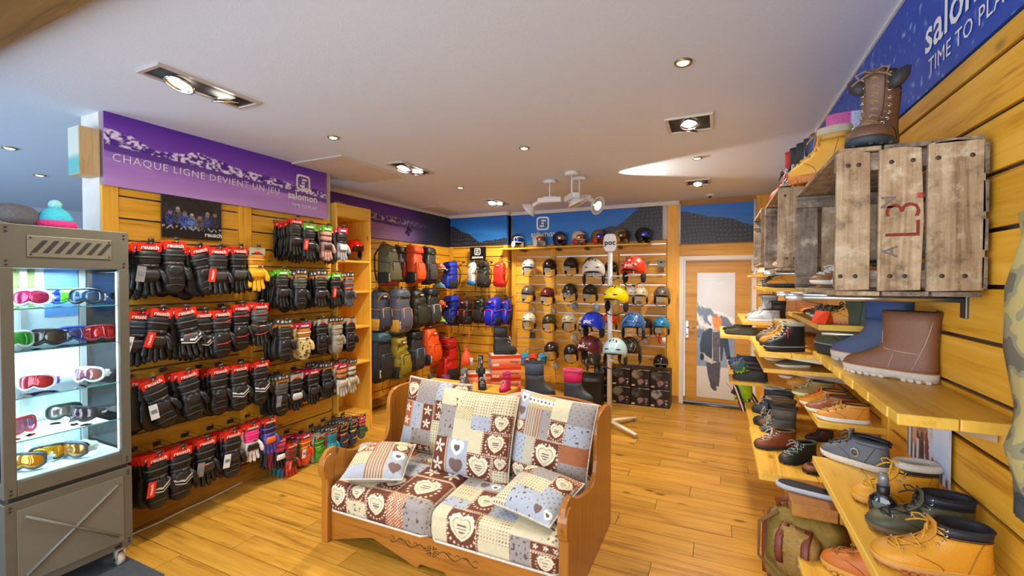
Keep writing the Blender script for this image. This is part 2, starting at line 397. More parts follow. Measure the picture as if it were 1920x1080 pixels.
def purple2(u, v, W, Hh):
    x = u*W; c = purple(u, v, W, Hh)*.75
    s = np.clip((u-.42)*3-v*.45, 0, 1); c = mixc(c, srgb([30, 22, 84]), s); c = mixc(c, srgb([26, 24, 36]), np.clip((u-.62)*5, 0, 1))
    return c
def bluemt(seed, lo, hi, tilt):
    def f(u, v, W, Hh):
        x = u*W; c = mixc(srgb([52, 140, 220]), srgb([22, 104, 204]), v+.3*(fbm(x*3, v*3, seed+5)-.5))
        r2 = lo+.25+.3*fbm(x*1.8, x*0, seed+9, 4); c = np.where((v < r2)[:, None], mixc(c, srgb([30, 96, 172]), np.full(len(v), .5)), c)
        r = lo+(hi-lo)*fbm(x*1.7, x*0, seed, 5)+tilt(u); rk = v < r
        ph = (x*58+9*fbm(x*2, v*2, seed+2)); ph2 = v*Hh*64+7*fbm(x*3, v*2, seed+4)
        dots = (np.sin(ph*2)*.5+.5)*(np.sin(ph2*2)*.5+.5)
        rc = mixc(srgb([38, 40, 52]), srgb([120, 124, 134]), np.clip(dots*1.1-.45, 0, 1)*.7)
        return np.where(rk[:, None], rc, c)
    return f
def starry(u, v, W, Hh):
    x = u*W; c = mixc(srgb([0, 112, 140]), srgb([0, 78, 172]), np.clip(1-u*1.6+.2*fbm(x*2, v*2, 3), 0, 1)*0+np.clip(u*1.35+.25*fbm(x*3, v*3, 5), 0, 1)); c = mixc(c, srgb([0, 56, 170]), np.clip(u*1.6-.75+v*.4, 0, 1))
    s = fbm(x*42, v*Hh*42, 8, 2); s2 = fbm(x*3, v*3, 14); c = mixc(c, srgb([170, 214, 240]), np.clip((s-.80+.12*s2)*9, 0, .6)*(.4+.6*s2))
    return c
def banner(name, label, W, Hh, nx, ny, fn, loc, rz, cat='banner', group=None, rough=.4, thick=.012):
    o = part(name, panel_mesh(W, Hh, nx, ny, fn, thick), print_mat(rough), None, loc, (0, 0, rz), smooth=False)
    return tag(o, label, cat, group)
LET = M('#e4e2e6', .5); LETW = M('#f2f2f2', .5); INK = M('#15161a', .6); REDC = M('#d8281c', .45)
def s_logo(parent, cx, cz, s, mat, y=-.014):
    """rounded square emblem with the S band left open"""
    o = []; n = 28
    sq = lambda k, h: [(cx+h*math.copysign(abs(math.cos(a))**.38, math.cos(a)), y, cz+h*math.copysign(abs(math.sin(a))**.38, math.sin(a))) for a in [2*PI*i/k for i in range(k)]]
    mb = MB(); a, b = sq(n, s/2), sq(n, s*.385)
    mb.add(a+b, [(i, (i+1) % n, n+(i+1) % n, n+i) for i in range(n)])
    pts = [(.2, .2), (-.16, .2), (-.16, .06), (.16, -.06), (.16, -.2), (-.2, -.2)]
    for (x0, z0), (x1, z1) in zip(pts[:-1], pts[1:]):
        dx, dz = x1-x0, z1-z0; l = math.hypot(dx, dz); nx, nz = -dz/l*.06, dx/l*.06; ex, ez = dx/l*.05, dz/l*.05
        q = [(x0-ex+nx, z0-ez+nz), (x1+ex+nx, z1+ez+nz), (x1+ex-nx, z1+ez-nz), (x0-ex-nx, z0-ez-nz)]
        mb.add([(cx+s*px_, y, cz+s*pz) for px_, pz in q], [(0, 1, 2, 3)])
    return part('emblem', mb, mat, parent, smooth=False)
b1 = banner('mountain_banner', 'purple alpine range banner with French slogan above the glove wall', 1.84, .49, 420, 112, purple, (XL+.02, 1.535, 2.382), LEFT)
text('CHAQUE LIGNE DEVIENT UN JEU', .0755, LET, b1, (.668, -.015, .187), (0, math.radians(.4), 0), spacing=1.13, bold=-.004)
s_logo(b1, 1.555, .315, .16, LET); text('salomon', .10, LETW, b1, (1.55, -.016, .175), bold=.014); text('TIME TO PLAY', .045, LETW, b1, (1.565, -.016, .085), bold=.01)
tag(part('mountain_banner', panel_mesh(3.1, .52, 240, 60, purple2, .012), print_mat(), None, (XREC+.012, 3.48, 2.325), (0, 0, LEFT), smooth=False), 'dark purple banner with skier silhouette above the backpack wall', 'banner')
sk = MB(); sk.ell((1.95, -.016, .16), (.035, .003, .075)).ell((1.95, -.016, .26), (.022, .003, .024)).tube([(1.93, -.016, .2), (1.88, -.016, .12)], .012).tube([(1.97, -.016, .2), (2.03, -.016, .17)], .011)
part('skier_print', sk, M('#1b1430', .6), bpy.data.objects['mountain_banner.001'])
tag(part('mountain_banner', panel_mesh(1.09, .48, 160, 72, bluemt(41, .0, .75, lambda u: .12*(u < 2)-.15*u), .012), print_mat(), None, (-4.235, YC-.002, 2.33), (0, 0, 0), smooth=False), 'blue banner with grey dotted peaks over the corner backpacks', 'banner')
part('return_panel', MB().b2((1.09, -.012, 0), (1.105, .115, .48)), M('#1b5ea8', .5), bpy.data.objects['mountain_banner.002'])
b4 = banner('mountain_banner', 'wide blue banner with white ski emblem above the helmet shelf', 2.38, .48, 330, 76, bluemt(52, -.45, .35, lambda u: 2.1*np.clip(u-.40, 0, 1)), (-3.10, YB-.002, 2.33), BACK)
s_logo(b4, .545, .33, .215, LETW, -.016); text('salomon', .13, LETW, b4, (.56, -.016, .155), bold=.01)
part('banner_edge', MB().b2((2.38, -.016, 0), (2.45, 0, .53)), WHITE, b4)
banner('mountain_banner', 'blue sky banner with dark peak above the shop door', .905, .525, 200, 116, bluemt(63, .35, .9, lambda u: .18-.35*u), (-.475, YB-.012, 2.265), BACK)
part('banner_edge', MB().b2((-.03, -.012, 0), (0, .004, .56)).b2((.905, -.012, 0), (.94, .004, .56)), WHITE, bpy.data.objects['mountain_banner.004'])
b6 = banner('starry_banner', 'deep blue snow flecked banner along the top of the right wall', 5.6, .44, 900, 70, starry, (XR+.012, 6.4, 2.415), RIGHT)
text('TIME TO PLAY', .075, LET, b6, (6.4-1.775, -.015, .072), spacing=1.05); text('salomon', .175, LET, b6, (6.4-1.76, -.015, .185), bold=.012); s_logo(b6, 6.4-1.75, .36, .2, LET)
struct('trim_8', MB().b2((XR-.01, -1.5, 2.855), (XR+.02, 6.7, ZC)), WHITE)
# small framed / poster pieces
def crew(u, v, W, Hh):
    c = mixc(srgb([26, 24, 24]), srgb([66, 60, 56]), np.clip(fbm(u*16, v*12, 3)-.1, 0, 1)*(v > .42)); 
    for i, (cx, cz) in enumerate([(.13, .60), (.25, .66), (.36, .58), (.48, .54), (.61, .55), (.75, .62), (.88, .65)]):
        body = ((np.abs(u-cx)/.075)**2.6+(np.abs(v-(cz-.17))/.16)**2.6) < 1; face = ((u-cx)/.035)**2+((v-cz)/.07)**2 < 1; hat = face & (v > cz+.012)
        bc = srgb([[30, 50, 130], [60, 66, 90], [40, 80, 170], [90, 130, 190], [90, 80, 88], [44, 60, 120], [38, 40, 70]][i])
        c = np.where(body[:, None], mixc(bc*.12, bc*1.5+.05, np.clip(fbm(u*60, v*50, i)*2.4-.7, 0, 1)), c); c = np.where(face[:, None], srgb([150, 118, 100]), c); c = np.where(hat[:, None], srgb([[40, 60, 120], [170, 172, 178], [120, 110, 90], [190, 190, 196], [70, 30, 40], [150, 160, 180], [60, 60, 66]][i]), c)
    sg = (np.abs(v-(.24+.03*np.sin(u*60))) < .02) & (fbm(u*30, v*0, 9) > .5); c = np.where(sg[:, None], srgb([170, 166, 160]), c)
    return c
pz = banner('team_poster', 'dark glove team poster with autographs on the glove wall', .43, .32, 150, 112, crew, (XL+.012, 1.87, 2.07), LEFT, 'poster')
text('reusch', .05, LETW, pz, (.365, -.014, .04), bold=.018)
sg = banner('brand_sign', 'small black square sign with white emblem above corner backpacks', .30, .215, 3, 3, lambda u, v, W, Hh: np.repeat(srgb([14, 14, 16])[None], len(u), 0), (-3.785, YC-.10, 2.085), BACK, 'sign', thick=.02)
s_logo(sg, .15, .14, .115, LETW, -.024); text('salomon', .062, LETW, sg, (.15, -.024, .045), bold=.016)
part('sign_bracket', MB().b2((.02, -.01, -.02), (.04, .1, .0)).b2((.26, -.01, -.02), (.28, .1, 0)), BLACKM, sg)
def alpine_boot_photo(u, v, W, Hh):
    c = mixc(srgb([120, 150, 190]), srgb([210, 220, 235]), v+.4*fbm(u*5, v*5, 4)); c = np.where((v < .62-.5*u)[:, None], mixc(srgb([196, 196, 200]), srgb([92, 80, 82]), (np.sin(u*60) > .3)*1.), c)
    for cx, cz, rx, rz, cc in [(.3, .72, .16, .3, (56, 48, 50)), (.42, .62, .17, .16, (150, 104, 92)), (.2, .5, .06, .25, (190, 140, 110)), (.4, .32, .05, .28, (86, 54, 46)), (.52, .4, .05, .24, (110, 66, 52)), (.6, .75, .07, .3, (190, 186, 186))]:
        q = ((u-cx)/rx)**2+((v-cz)/rz)**2 < 1; c = np.where(q[:, None], mixc(srgb(cc)*.7, srgb(cc)*1.3, fbm(u*30, v*30, 6)), c)
    return c
banner('photo_card', 'glossy photo card of seated people under the boot shelf', .325, .205, 80, 50, alpine_boot_photo, (XR-.012, 2.11, 1.105), RIGHT, 'photo', thick=.006)
def poly_in(u, v, P):
    r = np.zeros(len(u), bool); j = len(P)-1
    for i in range(len(P)):
        (xi, yi), (xj, yj) = P[i], P[j]
        with np.errstate(divide='ignore', invalid='ignore'): r ^= ((yi > v) != (yj > v)) & (u < (xj-xi)*(v-yi)/(yj-yi+1e-12)+xi)
        j = i
    return r
def walker(u, v, W, Hh):
    c = mixc(srgb([206, 202, 190]), srgb([222, 224, 226]), np.clip(v*3, 0, 1)); c = np.where((v > .25)[:, None], mixc(srgb([150, 172, 200]), srgb([120, 146, 180]), fbm(u*6, v*14, 2)), c)
    r = .74-.13*u+.06*fbm(u*5, u*0, 4); mt = (v < r) & (v > .48); sn = fbm(u*9+v*14, v*16, 7); c = np.where(mt[:, None], mixc(srgb([108, 128, 158]), srgb([240, 244, 250]), np.clip((sn-.5)*6+(v-.6)*5, 0, 1)), c)
    c = np.where((v >= r)[:, None], mixc(srgb([226, 230, 236]), srgb([204, 212, 226]), fbm(u*3, v*5, 9)), c)
    def fill(P, col, n=.25):
        nonlocal c
        q = poly_in(u, v, P); cc = srgb(col); c = np.where(q[:, None], mixc(cc*(1-n), cc*(1+n), fbm(u*24, v*60, 5)), c)
    el = lambda cx, cz, rx, rz: [(cx+rx*math.cos(a*PI/10), cz+rz*math.sin(a*PI/10)) for a in range(20)]
    fill([(.25, .285), (.31, .17), (.36, .12), (.38, .085), (.47, .06), (.55, .065), (.53, .1), (.6, .1), (.62, .16), (.64, .29)], (70, 72, 84), .5)
    fill([(.2, .3), (.25, .55), (.62, .53), (.62, .3), (.4, .275)], (206, 206, 204)); fill([(.42, .53), (.44, .3), (.6, .29), (.62, .53)], (84, 86, 98), .6)
    fill([(.1, .36), (.08, .42), (.15, .52), (.33, .56), (.42, .555), (.41, .31), (.24, .34), (.2, .36)], (40, 58, 84)); fill([(.64, .3), (.6, .55), (.74, .53), (.83, .48), (.9, .33), (.8, .32), (.72, .42), (.68, .31)], (44, 62, 88))
    fill(el(.14, .325, .055, .03), (26, 28, 34)); fill(el(.87, .315, .06, .03), (26, 28, 34)); fill(el(.55, .58, .1, .045), (226, 160, 120)); fill(el(.54, .61, .13, .047), (230, 150, 40)); fill(el(.5, .658, .055, .018), (196, 110, 50))
    return c
pt = part('door_poster', panel_mesh(.475, 1.745, 96, 330, walker, .006), print_mat(.25), d, (-.255, YB+.044, .105), smooth=False)
text('* hats', .075, M('#f4f6f8', .5), pt, (.25, -.008, 1.6))
# ================================================================== CEILING LAMPS
NICKEL = M('#cfc9be', .35, .5); BULB = M('#fff0cf', .3, emis=14.); BULBW = M('#fff7ea', .3, emis=14.); REFL = M('#e8e6e0', .12, 1.)
def frame_mb(a, b, t, h):
    return [MB().b2((-a, -b, -h), (a, -b+t, 0)), MB().b2((-a, b-t, -h), (a, b, 0)), MB().b2((-a, -b+t, -h), (-a+t, b-t, 0)), MB().b2((a-t, -b+t, -h), (a, b-t, 0))]
def double_spot(x, y, label, a=.11, b=.24, p=60, tilt=((-.3, 0), (.3, .2)), lit=(1, 1), rz=0, target=None):
    t = thing('recessed_spotlight', label, 'ceiling lamp', (x, y, ZC), rz, 'recessed twin spotlights')
    fm = MB()
    for q in frame_mb(a, b, .022, .014): fm.add(q.v, q.f)
    part('frame', fm, NICKEL, t, bevel=.002); part('recess', MB().b2((-a+.02, -b+.02, -.004), (a-.02, b-.02, 0)), M('#2b2926', .7), t)  # dark plate in place of a sunken recess; its shade is in the colour
    for i, s in enumerate((-1, 1)):
        cy = s*b*.42; r = min(a, b*.5)*.62; ax, ay = tilt[i]
        lp = part('reflector', share(('refl', round(r, 3)), lambda: MB().loft([[(q*math.cos(2*PI*i/18), q*math.sin(2*PI*i/18), z) for i in range(18)] for q, z in [(r*1.0, -.03), (r*1.12, -.03), (r*1.12, -.02), (r*.9, -.018), (r*.9, -.006)]], False, False)), REFL, t, (0, cy, -.012), (ax, ay, 0))
        part('bulb', share(('bulb', round(r, 3)), lambda: MB().ell((0, 0, -.016), (r*.86, r*.86, .010), 14, 6)), BULBW if lit[i] else REFL, lp)
        if lit[i]: spot('spot_light', (x, y+cy, ZC-.06), target or (x+.2*s, y+cy+.1*s, 0), p, WARM, 2.35, .8)
def downlight(x, y, label, p=22, r=.045, col=WARM):
    t = thing('downlight', label, 'ceiling lamp', (x, y, ZC), 0, 'small round downlights')
    part('rim', share(('rim', r), lambda: MB().lathe([(r, 0), (r, -.006), (r*.86, -.012), (r*.7, -.006)], 20)), M('#a9975f', .3, .9), t)
    part('bulb', share(('dl', r), lambda: MB().ell((0, 0, -.006), (r*.66, r*.66, .008), 14, 6)), BULB, t)
    if p: spot('spot_light', (x, y, ZC-.03), (x, y, 0), p, col, 2.3, .8)
GW = (-3.3, None, 1.)
double_spot(-2.72, 1.60, 'largest twin spotlight in the ceiling, nearest the purple slogan banner', .105, .285, 55)
double_spot(-2.79, 3.61, 'twin spotlight in the ceiling beside the first ceiling hatch', .105, .26, 80)
double_spot(-2.88, 5.66, 'twin spotlight in the ceiling near the corner backpacks', .1, .25, 95, target=(-3.7, 6.0, .8))
double_spot(-.188, 3.42, 'square twin spotlight with nickel frame in the middle of the right ceiling', .155, .17, 65)
double_spot(-.21, 5.50, 'twin spotlight in the ceiling before the shop door', .13, .15, 70)
for x, y, l in [(-2.739, 2.577, 'small downlight in the ceiling above the left glove bay'), (-1.492, 3.464, 'small downlight in the ceiling over the bench sofa'),
                (-2.824, 4.604, 'small downlight in the ceiling before the backpack wall'), (-.168, 2.451, 'bright yellow downlight nearest the right wall banner'),
                (-.177, 4.416, 'small downlight inside the bright glow on the ceiling')]: downlight(x, y, l)
for x, y, l in [(-5.446, 1.629, 'nearest downlight in the side room ceiling'), (-6.56, 2.18, 'middle downlight in the side room ceiling'), (-8.0, 3.2, 'farthest downlight in the side room ceiling')]: downlight(x, y, l, 12, .05, (.85, .93, 1))
# hanging projector cluster
WP = M('#d9dadd', .4)
def projector(x, y, rz, drop, label, heads):
    t = thing('hanging_projector', label, 'spotlight', (x, y, ZC), rz, 'white hanging projectors')
    part('rose', MB().lathe([(.0, 0), (.075, 0), (.075, -.028), (.055, -.036), (0, -.036)], 20), WP, t)
    part('rod', MB().tube([(0, 0, -.03), (0, 0, -drop)], .009, 8), WP, t)
    part('gear_box', MB().box((0, 0, -drop-.02), (.27, .07, .055)).box((0, 0, -drop+.01), (.16, .05, .02)), WP, t, bevel=.008)
    for (dx, rx, ry, lit) in heads:
        a = part('arm', MB().tube([(dx*.5, 0, -drop-.02), (dx, 0, -drop-.05), (dx*1.35, 0, -drop-.10)], .022, 8), WP, t)
        hd = part('lamp_head', MB().loft([[(q*math.cos(2*PI*i/20), q*math.sin(2*PI*i/20), z) for i in range(20)] for q, z in [(.02, .07), (.05, .06), (.085, .015), (.098, 0), (.09, -.002), (.088, .004)]], True, False), WP, t, (dx*1.5, 0, -drop-.12), (rx, ry, 0))
        part('reflector', MB().lathe([(.09, 0), (.07, .02), (.03, .035), (0, .037)], 20), REFL, hd)
        part('lens', MB().ell((0, 0, .004), (.082, .082, .005), 16, 6), BULBW if lit else M('#b6bcc0', .1, .6), hd)
projector(-1.72, 4.72, .1, .2, 'left white projector hanging in the ceiling cluster, facing left', [(-.17, .1, .9, 0)])
projector(-1.37, 4.70, -.35, .22, 'right white projector with lit disc hanging in the ceiling cluster', [(.16, -.1, -1.15, 1)])
projector(-1.38, 4.45, -.9, .24, 'lowest white projector in the ceiling cluster, facing the room', [(.10, .35, -.2, 0)])
spot('projector_beam', (-1.16, 4.66, 2.70), (.5, 4.80, 2.93), 95, (1, .93, .8), 1.0, .45, .02)
t = thing('motion_sensor', 'white round motion sensor on the ceiling before the door', 'sensor', (-.093, 6.35, ZC))
part('base', MB().lathe([(0, 0), (.055, 0), (.055, -.018), (.035, -.028), (0, -.028)], 20), WHITE, t); part('eye', MB().ell((0, -.012, -.03), (.022, .022, .018)), BLACKM, t)
# ================================================================== GLOVES  (local: front -y, hangs down from z=0)
def oval(z, a, b, cx=0, cy=0, n=14, e=.8):
    return [(cx+a*math.copysign(abs(math.cos(2*PI*i/n))**e, math.cos(2*PI*i/n)), cy+b*math.copysign(abs(math.sin(2*PI*i/n))**e, math.sin(2*PI*i/n)), z) for i in range(n)]
def cuff_mb():
    return MB().loft([oval(z, a, b) for z, a, b in [(-.036, .044, .012), (-.04, .053, .02), (-.052, .056, .026), (-.07, .058, .03), (-.082, .056, .027), (-.098, .059, .031), (-.112, .055, .028), (-.125, .047, .024), (-.134, .045, .02)]])
def finger(mb, x0, z0, x1, z1, r, y1=-.012):
    pts = [(x0+(x1-x0)*t, y1*t*t*1.2, z0+(z1-z0)*t) for t in (0, .2, .45, .5, .75, .8, .94, 1)]
    mb.tube(pts, [r*k for k in (.9, 1.02, .97, .9, 1., .93, .75, .3)], 8)
def glove_hand():
    mb = MB().loft([oval(z, a, b) for z, a, b in [(-.12, .044, .02), (-.13, .046, .024), (-.15, .052, .027), (-.17, .055, .028), (-.19, .055, .026), (-.208, .053, .022), (-.222, .048, .012)]])
    for x0, x1, l, r in [(-.04, -.05, .07, .0135), (-.0135, -.017, .094, .0145), (.0135, .016, .098, .0145), (.04, .048, .084, .014)]: finger(mb, x0, -.2, x1, -.2-l, r)
    mb.tube([(.045, 0, -.145), (.062, -.012, -.17), (.072, -.02, -.2), (.074, -.024, -.222), (.073, -.025, -.229)], [.016, .0175, .016, .0135, .005], 8)
    return mb
def mitt_hand():
    mb = MB().loft([oval(z, a, b) for z, a, b in [(-.12, .044, .02), (-.135, .05, .027), (-.165, .057, .033), (-.18, .055, .031), (-.21, .06, .034), (-.235, .059, .032), (-.265, .055, .03), (-.287, .044, .025), (-.3, .028, .017), (-.306, .01, .006)]])
    mb.tube([(.042, 0, -.145), (.062, -.012, -.17), (.072, -.016, -.2), (.073, -.017, -.222), (.071, -.017, -.23)], [.017, .019, .018, .015, .006], 8)
    return mb
def band(z, a, b, h, t=.004): return MB().loft([oval(z, a, b), oval(z, a+t, b+t), oval(z-h, a+t, b+t), oval(z-h, a, b)], False, False)
def chevron(z, w_, dz, h, y):
    P = [(-w_, z), (0.01, z-dz), (w_, z+.012)]; mb = MB()
    for (x0, z0), (x1, z1) in zip(P[:-1], P[1:]): mb.add([(x0, y+.012*(abs(x0) > .02), z0), (x1, y+.012*(abs(x1) > .02), z1), (x1, y+.012*(abs(x1) > .02), z1-h), (x0, y+.012*(abs(x0) > .02), z0-h)], [(0, 3, 2, 1)])
    return mb
def knuckle(): return MB().loft([oval(-.15, .036, .006, 0, -.026), oval(-.165, .044, .008, 0, -.027), oval(-.19, .046, .008, 0, -.0265), oval(-.203, .04, .004, 0, -.022)])
CARD = {'red': ('#d92a1c', 'reusch'), 'green': ('#58b51e', ''), 'magenta': ('#c8164c', ''), 'kraft': ('#b9803c', ''), 'grey': ('#a9a795', '')}
HOLE = M('#2a2422', .7)
def card(parent, kind, rear=False):
    c = part('header_card', share('card', lambda: MB().b2((-.056, -.0015, -.048), (.056, .0015, .002)), False), M(CARD[kind][0], .4, kind='paint'), parent, (0, -.022 if not rear else -.02, 0), (.12, 0, 0))
    if kind == 'red':
        text('reusch', .031, LETW, c, (.002, -.003, -.024), bold=.02, sx=1.02)
        if not rear: part('card_slot', share('slot', lambda: MB().b2((-.02, -.003, -.007), (.02, -.0016, -.002)), False), HOLE, c)
    elif kind == 'kraft':
        part('card_photo', share('cphoto', lambda: MB().b2((-.056, -.003, -.02), (.056, -.0016, .024)), False), M('#3c3d42', .4, kind='leather'), c)
        for sx in (-.03, .0, .03): part('card_badge', share('cbadge', lambda: MB().lathe([(.011, -.0005), (.011, .0005), (0, .0005)], 12), False), M('#c9c6b8', .5), c, (sx, -.004, .002), (PI/2, 0, 0))
    elif kind == 'grey':
        part('card_mark', share('cmark', lambda: MB().ell((0, -.003, -.03), (.026, .001, .008)), True), REDC, c)
    else:
        part('card_mark', share('cmark2', lambda: MB().b2((-.035, -.003, -.03), (.035, -.0016, -.016)), False), M('#e8f0e0', .5), c)
def glove(label, loc, rz, kind='glove', main='#17181b', cuff=None, accent=None, cardk='red', strap='#2a2b30', chev=None, knuck=None, tagk=None, roll=0., group=None, rear=False, mat='nylon', sc=1., name=None, pipe=None):
    t = thing(name or ('ski_mitten' if kind == 'mitt' else 'ski_glove'), label, 'mitten' if kind == 'mitt' else 'glove', loc, rz, group, sc)
    t.rotation_euler = (0, roll, rz)
    dk = lambda c: c if max(lin(c)) > .05 else '#%02x%02x%02x' % tuple(int(int(c[i:i+2], 16)*.66) for i in (1, 3, 5))
    mm = M(dk(main), .42, kind=mat); cm = M(dk(cuff or main), .5, kind='nylon')
    card(t, cardk, rear)
    if rear:
        def joined():
            a = cuff_mb(); b = (mitt_hand if kind == 'mitt' else glove_hand)(); return a.add(b.v, b.f)
        part('hand', share('rear'+kind, joined), mm, t); t.scale = (sc, sc*.5, sc); return t
    part('cuff', share('cuff', cuff_mb), cm, t)
    part('hand', share('hand'+kind, mitt_hand if kind == 'mitt' else glove_hand), mm, t)
    st = part('wrist_strap', share('strap', lambda: band(-.118, .0475, .0255, .016)), M(strap, .5, kind='fabric'), t)
    part('buckle', share('buckle', lambda: MB().box((.01, -.033, -.126), (.022, .006, .014))), M('#3c3e44', .35), st, bevel=0)
    part('pull_loop', share('ploop', lambda: MB().tube([(-.05, -.01, -.045), (-.06, -.012, -.03), (-.052, -.014, -.018)], .003, 5)), BLACKM, t)
    part('cuff_band', share('cband', lambda: band(-.074, .0585, .0305, .010, .0025)), M('#3a3c40' if max(lin(main)) < .1 else strap, .45, kind='leather'), t)
    part('cuff_hem', share('chem', lambda: MB().tube([(x, y, z) for x, y, z in oval(-.04, .0545, .0215, n=18)], .004, 5, True)), M('#0c0d0e', .6), t)
    if 'leopard' in label:
        rr = random.Random(4); mb = MB()
        for i in range(34):
            a_, z_ = rr.uniform(PI*1.05, PI*1.95), rr.uniform(-.285, -.145); mb.ell((.057*math.cos(a_), .034*math.sin(a_), z_), (.006, .004, .007), 7, 5)
        part('fur_spots', mb, M('#3a2a14', .9, kind='fur'), t)['kind'] = 'stuff'
    elif kind == 'mitt':
        for zz in (-.215, -.252): part('quilt_seam', share(('qs', zz), lambda zz=zz: MB().tube([(x, -.0355+.034*abs(x/.062)**2.6, zz+.004*math.cos(x*60)) for x in np.linspace(-.055, .055, 9)], .0022, 4)), M('#3e4044' if max(lin(main)) < .1 else '#8a7c5a', .4), t)
        part('palm_patch', share('ppatch', lambda: MB().ell((.0, -.027, -.165), (.04, .010, .03), 14, 6)), M('#26282b' if max(lin(main)) < .1 else main, .35, kind='leather'), t)
    if kind == 'glove':
        for x0 in (-.028, 0, .028): part('finger_seam', share(('fs', x0), lambda x0=x0: MB().tube([(x0*.9, -.0275, -.155), (x0, -.029, -.185), (x0*1.05, -.022, -.212)], .0022, 4)), M('#46484c' if max(lin(main)) < .1 else '#8a7040', .45), t)
        if not knuck: part('knuckle_guard', share('knuckle', knuckle), M('#2c2e32' if max(lin(main)) < .1 else main, .3, kind='leather'), t)
    if pipe:
        part('piping', share('pipe', lambda: MB().tube([(-.058, -.008, -.072), (-.03, -.03, -.075), (0.01, -.034, -.074), (.04, -.027, -.066), (.058, -.008, -.062)], .0025, 5)), M(pipe, .5), t)
        part('piping', share('pipe2', lambda: MB().tube([(-.058, -.008, -.205), (-.03, -.034, -.212), (0.01, -.037, -.21), (.04, -.03, -.2), (.058, -.008, -.192)], .0025, 5)), M(pipe, .5), t)
    if accent: part('logo_tab', share('tab', lambda: MB().box((-.012, -.0325, -.158), (.03, .004, .007))), M(accent, .5), t)
    if knuck: part('knuckle_guard', share('knuckle', knuckle), M(knuck, .45, kind='leather'), t)
    if chev:
        part('chevron', share('chev', lambda: chevron(-.168, .056, .016, .012, -.0385)), M(chev, .5), t); part('chevron', share('chev2', lambda: chevron(-.19, .056, .016, .006, -.0385)), M(chev, .5), t)
    if tagk:
        k_ = part('hang_tag', share('htag', lambda: MB().b2((-.02, -.002, -.085), (.02, 0, 0)), False), M({'white': '#d5dbe0', 'red': '#d92a1c', 'grey': '#7f8286', 'diamond': '#33363a'}[tagk], .45), t, (-.045, -.042, -.13), (.05, PI/4 if tagk == 'diamond' else .12, 0), scale=(1.3, 1, .62) if tagk == 'diamond' else 1)
        part('tag_string', share('tstr', lambda: MB().tube([(-.045, -.035, -.13), (-.03, -.034, -.1)], .001, 4)), BLACKM, t)
        if tagk == 'red': text('reusch', .022, LETW, k_, (0, -.0035, -.042), (0, -PI/2, 0), bold=.015)
        elif tagk == 'diamond': text('GORE-TEX', .009, M('#d7b23c', .5), k_, (0, -.0035, -.042), (0, -PI/4, 0), bold=.01)
        else: part('tag_print', share('tprint', lambda: MB().b2((-.014, -.0035, -.05), (.014, -.0021, -.03)), False), M('#6c7780', .6), k_)
    return t
def hook(loc_w, loc_f, label, group):
    """double wire display hook from the wall to the front, tip turned up"""
    a, b = Vector(loc_w), Vector(loc_f); t = thing('display_hook', label, 'hook', a, 0, group); v = b-a
    side = Vector((v.y, -v.x, 0)).normalized()*.0
    part('prong', MB().tube([(0, 0, 0), v*.93, v+Vector((0, 0, .004)), v*1.03+Vector((0, 0, .018))], .0032, 6), STEEL, t)
    part('back_plate', MB().box((.006, 0, 0), (.012, .05, .03)), DSTEEL, t, bevel=.002)
    part('price_arm', MB().tube([(0, 0, .03), v*.9+Vector((0, 0, .032)), v*1.02+Vector((0, 0, .03))], .0025, 6), STEEL, t)
    part('price_holder', MB().box(v*1.02+Vector((0, 0, .032)), (.004, .034, .022)), M('#2c2e30', .3), t)
XF = -3.45
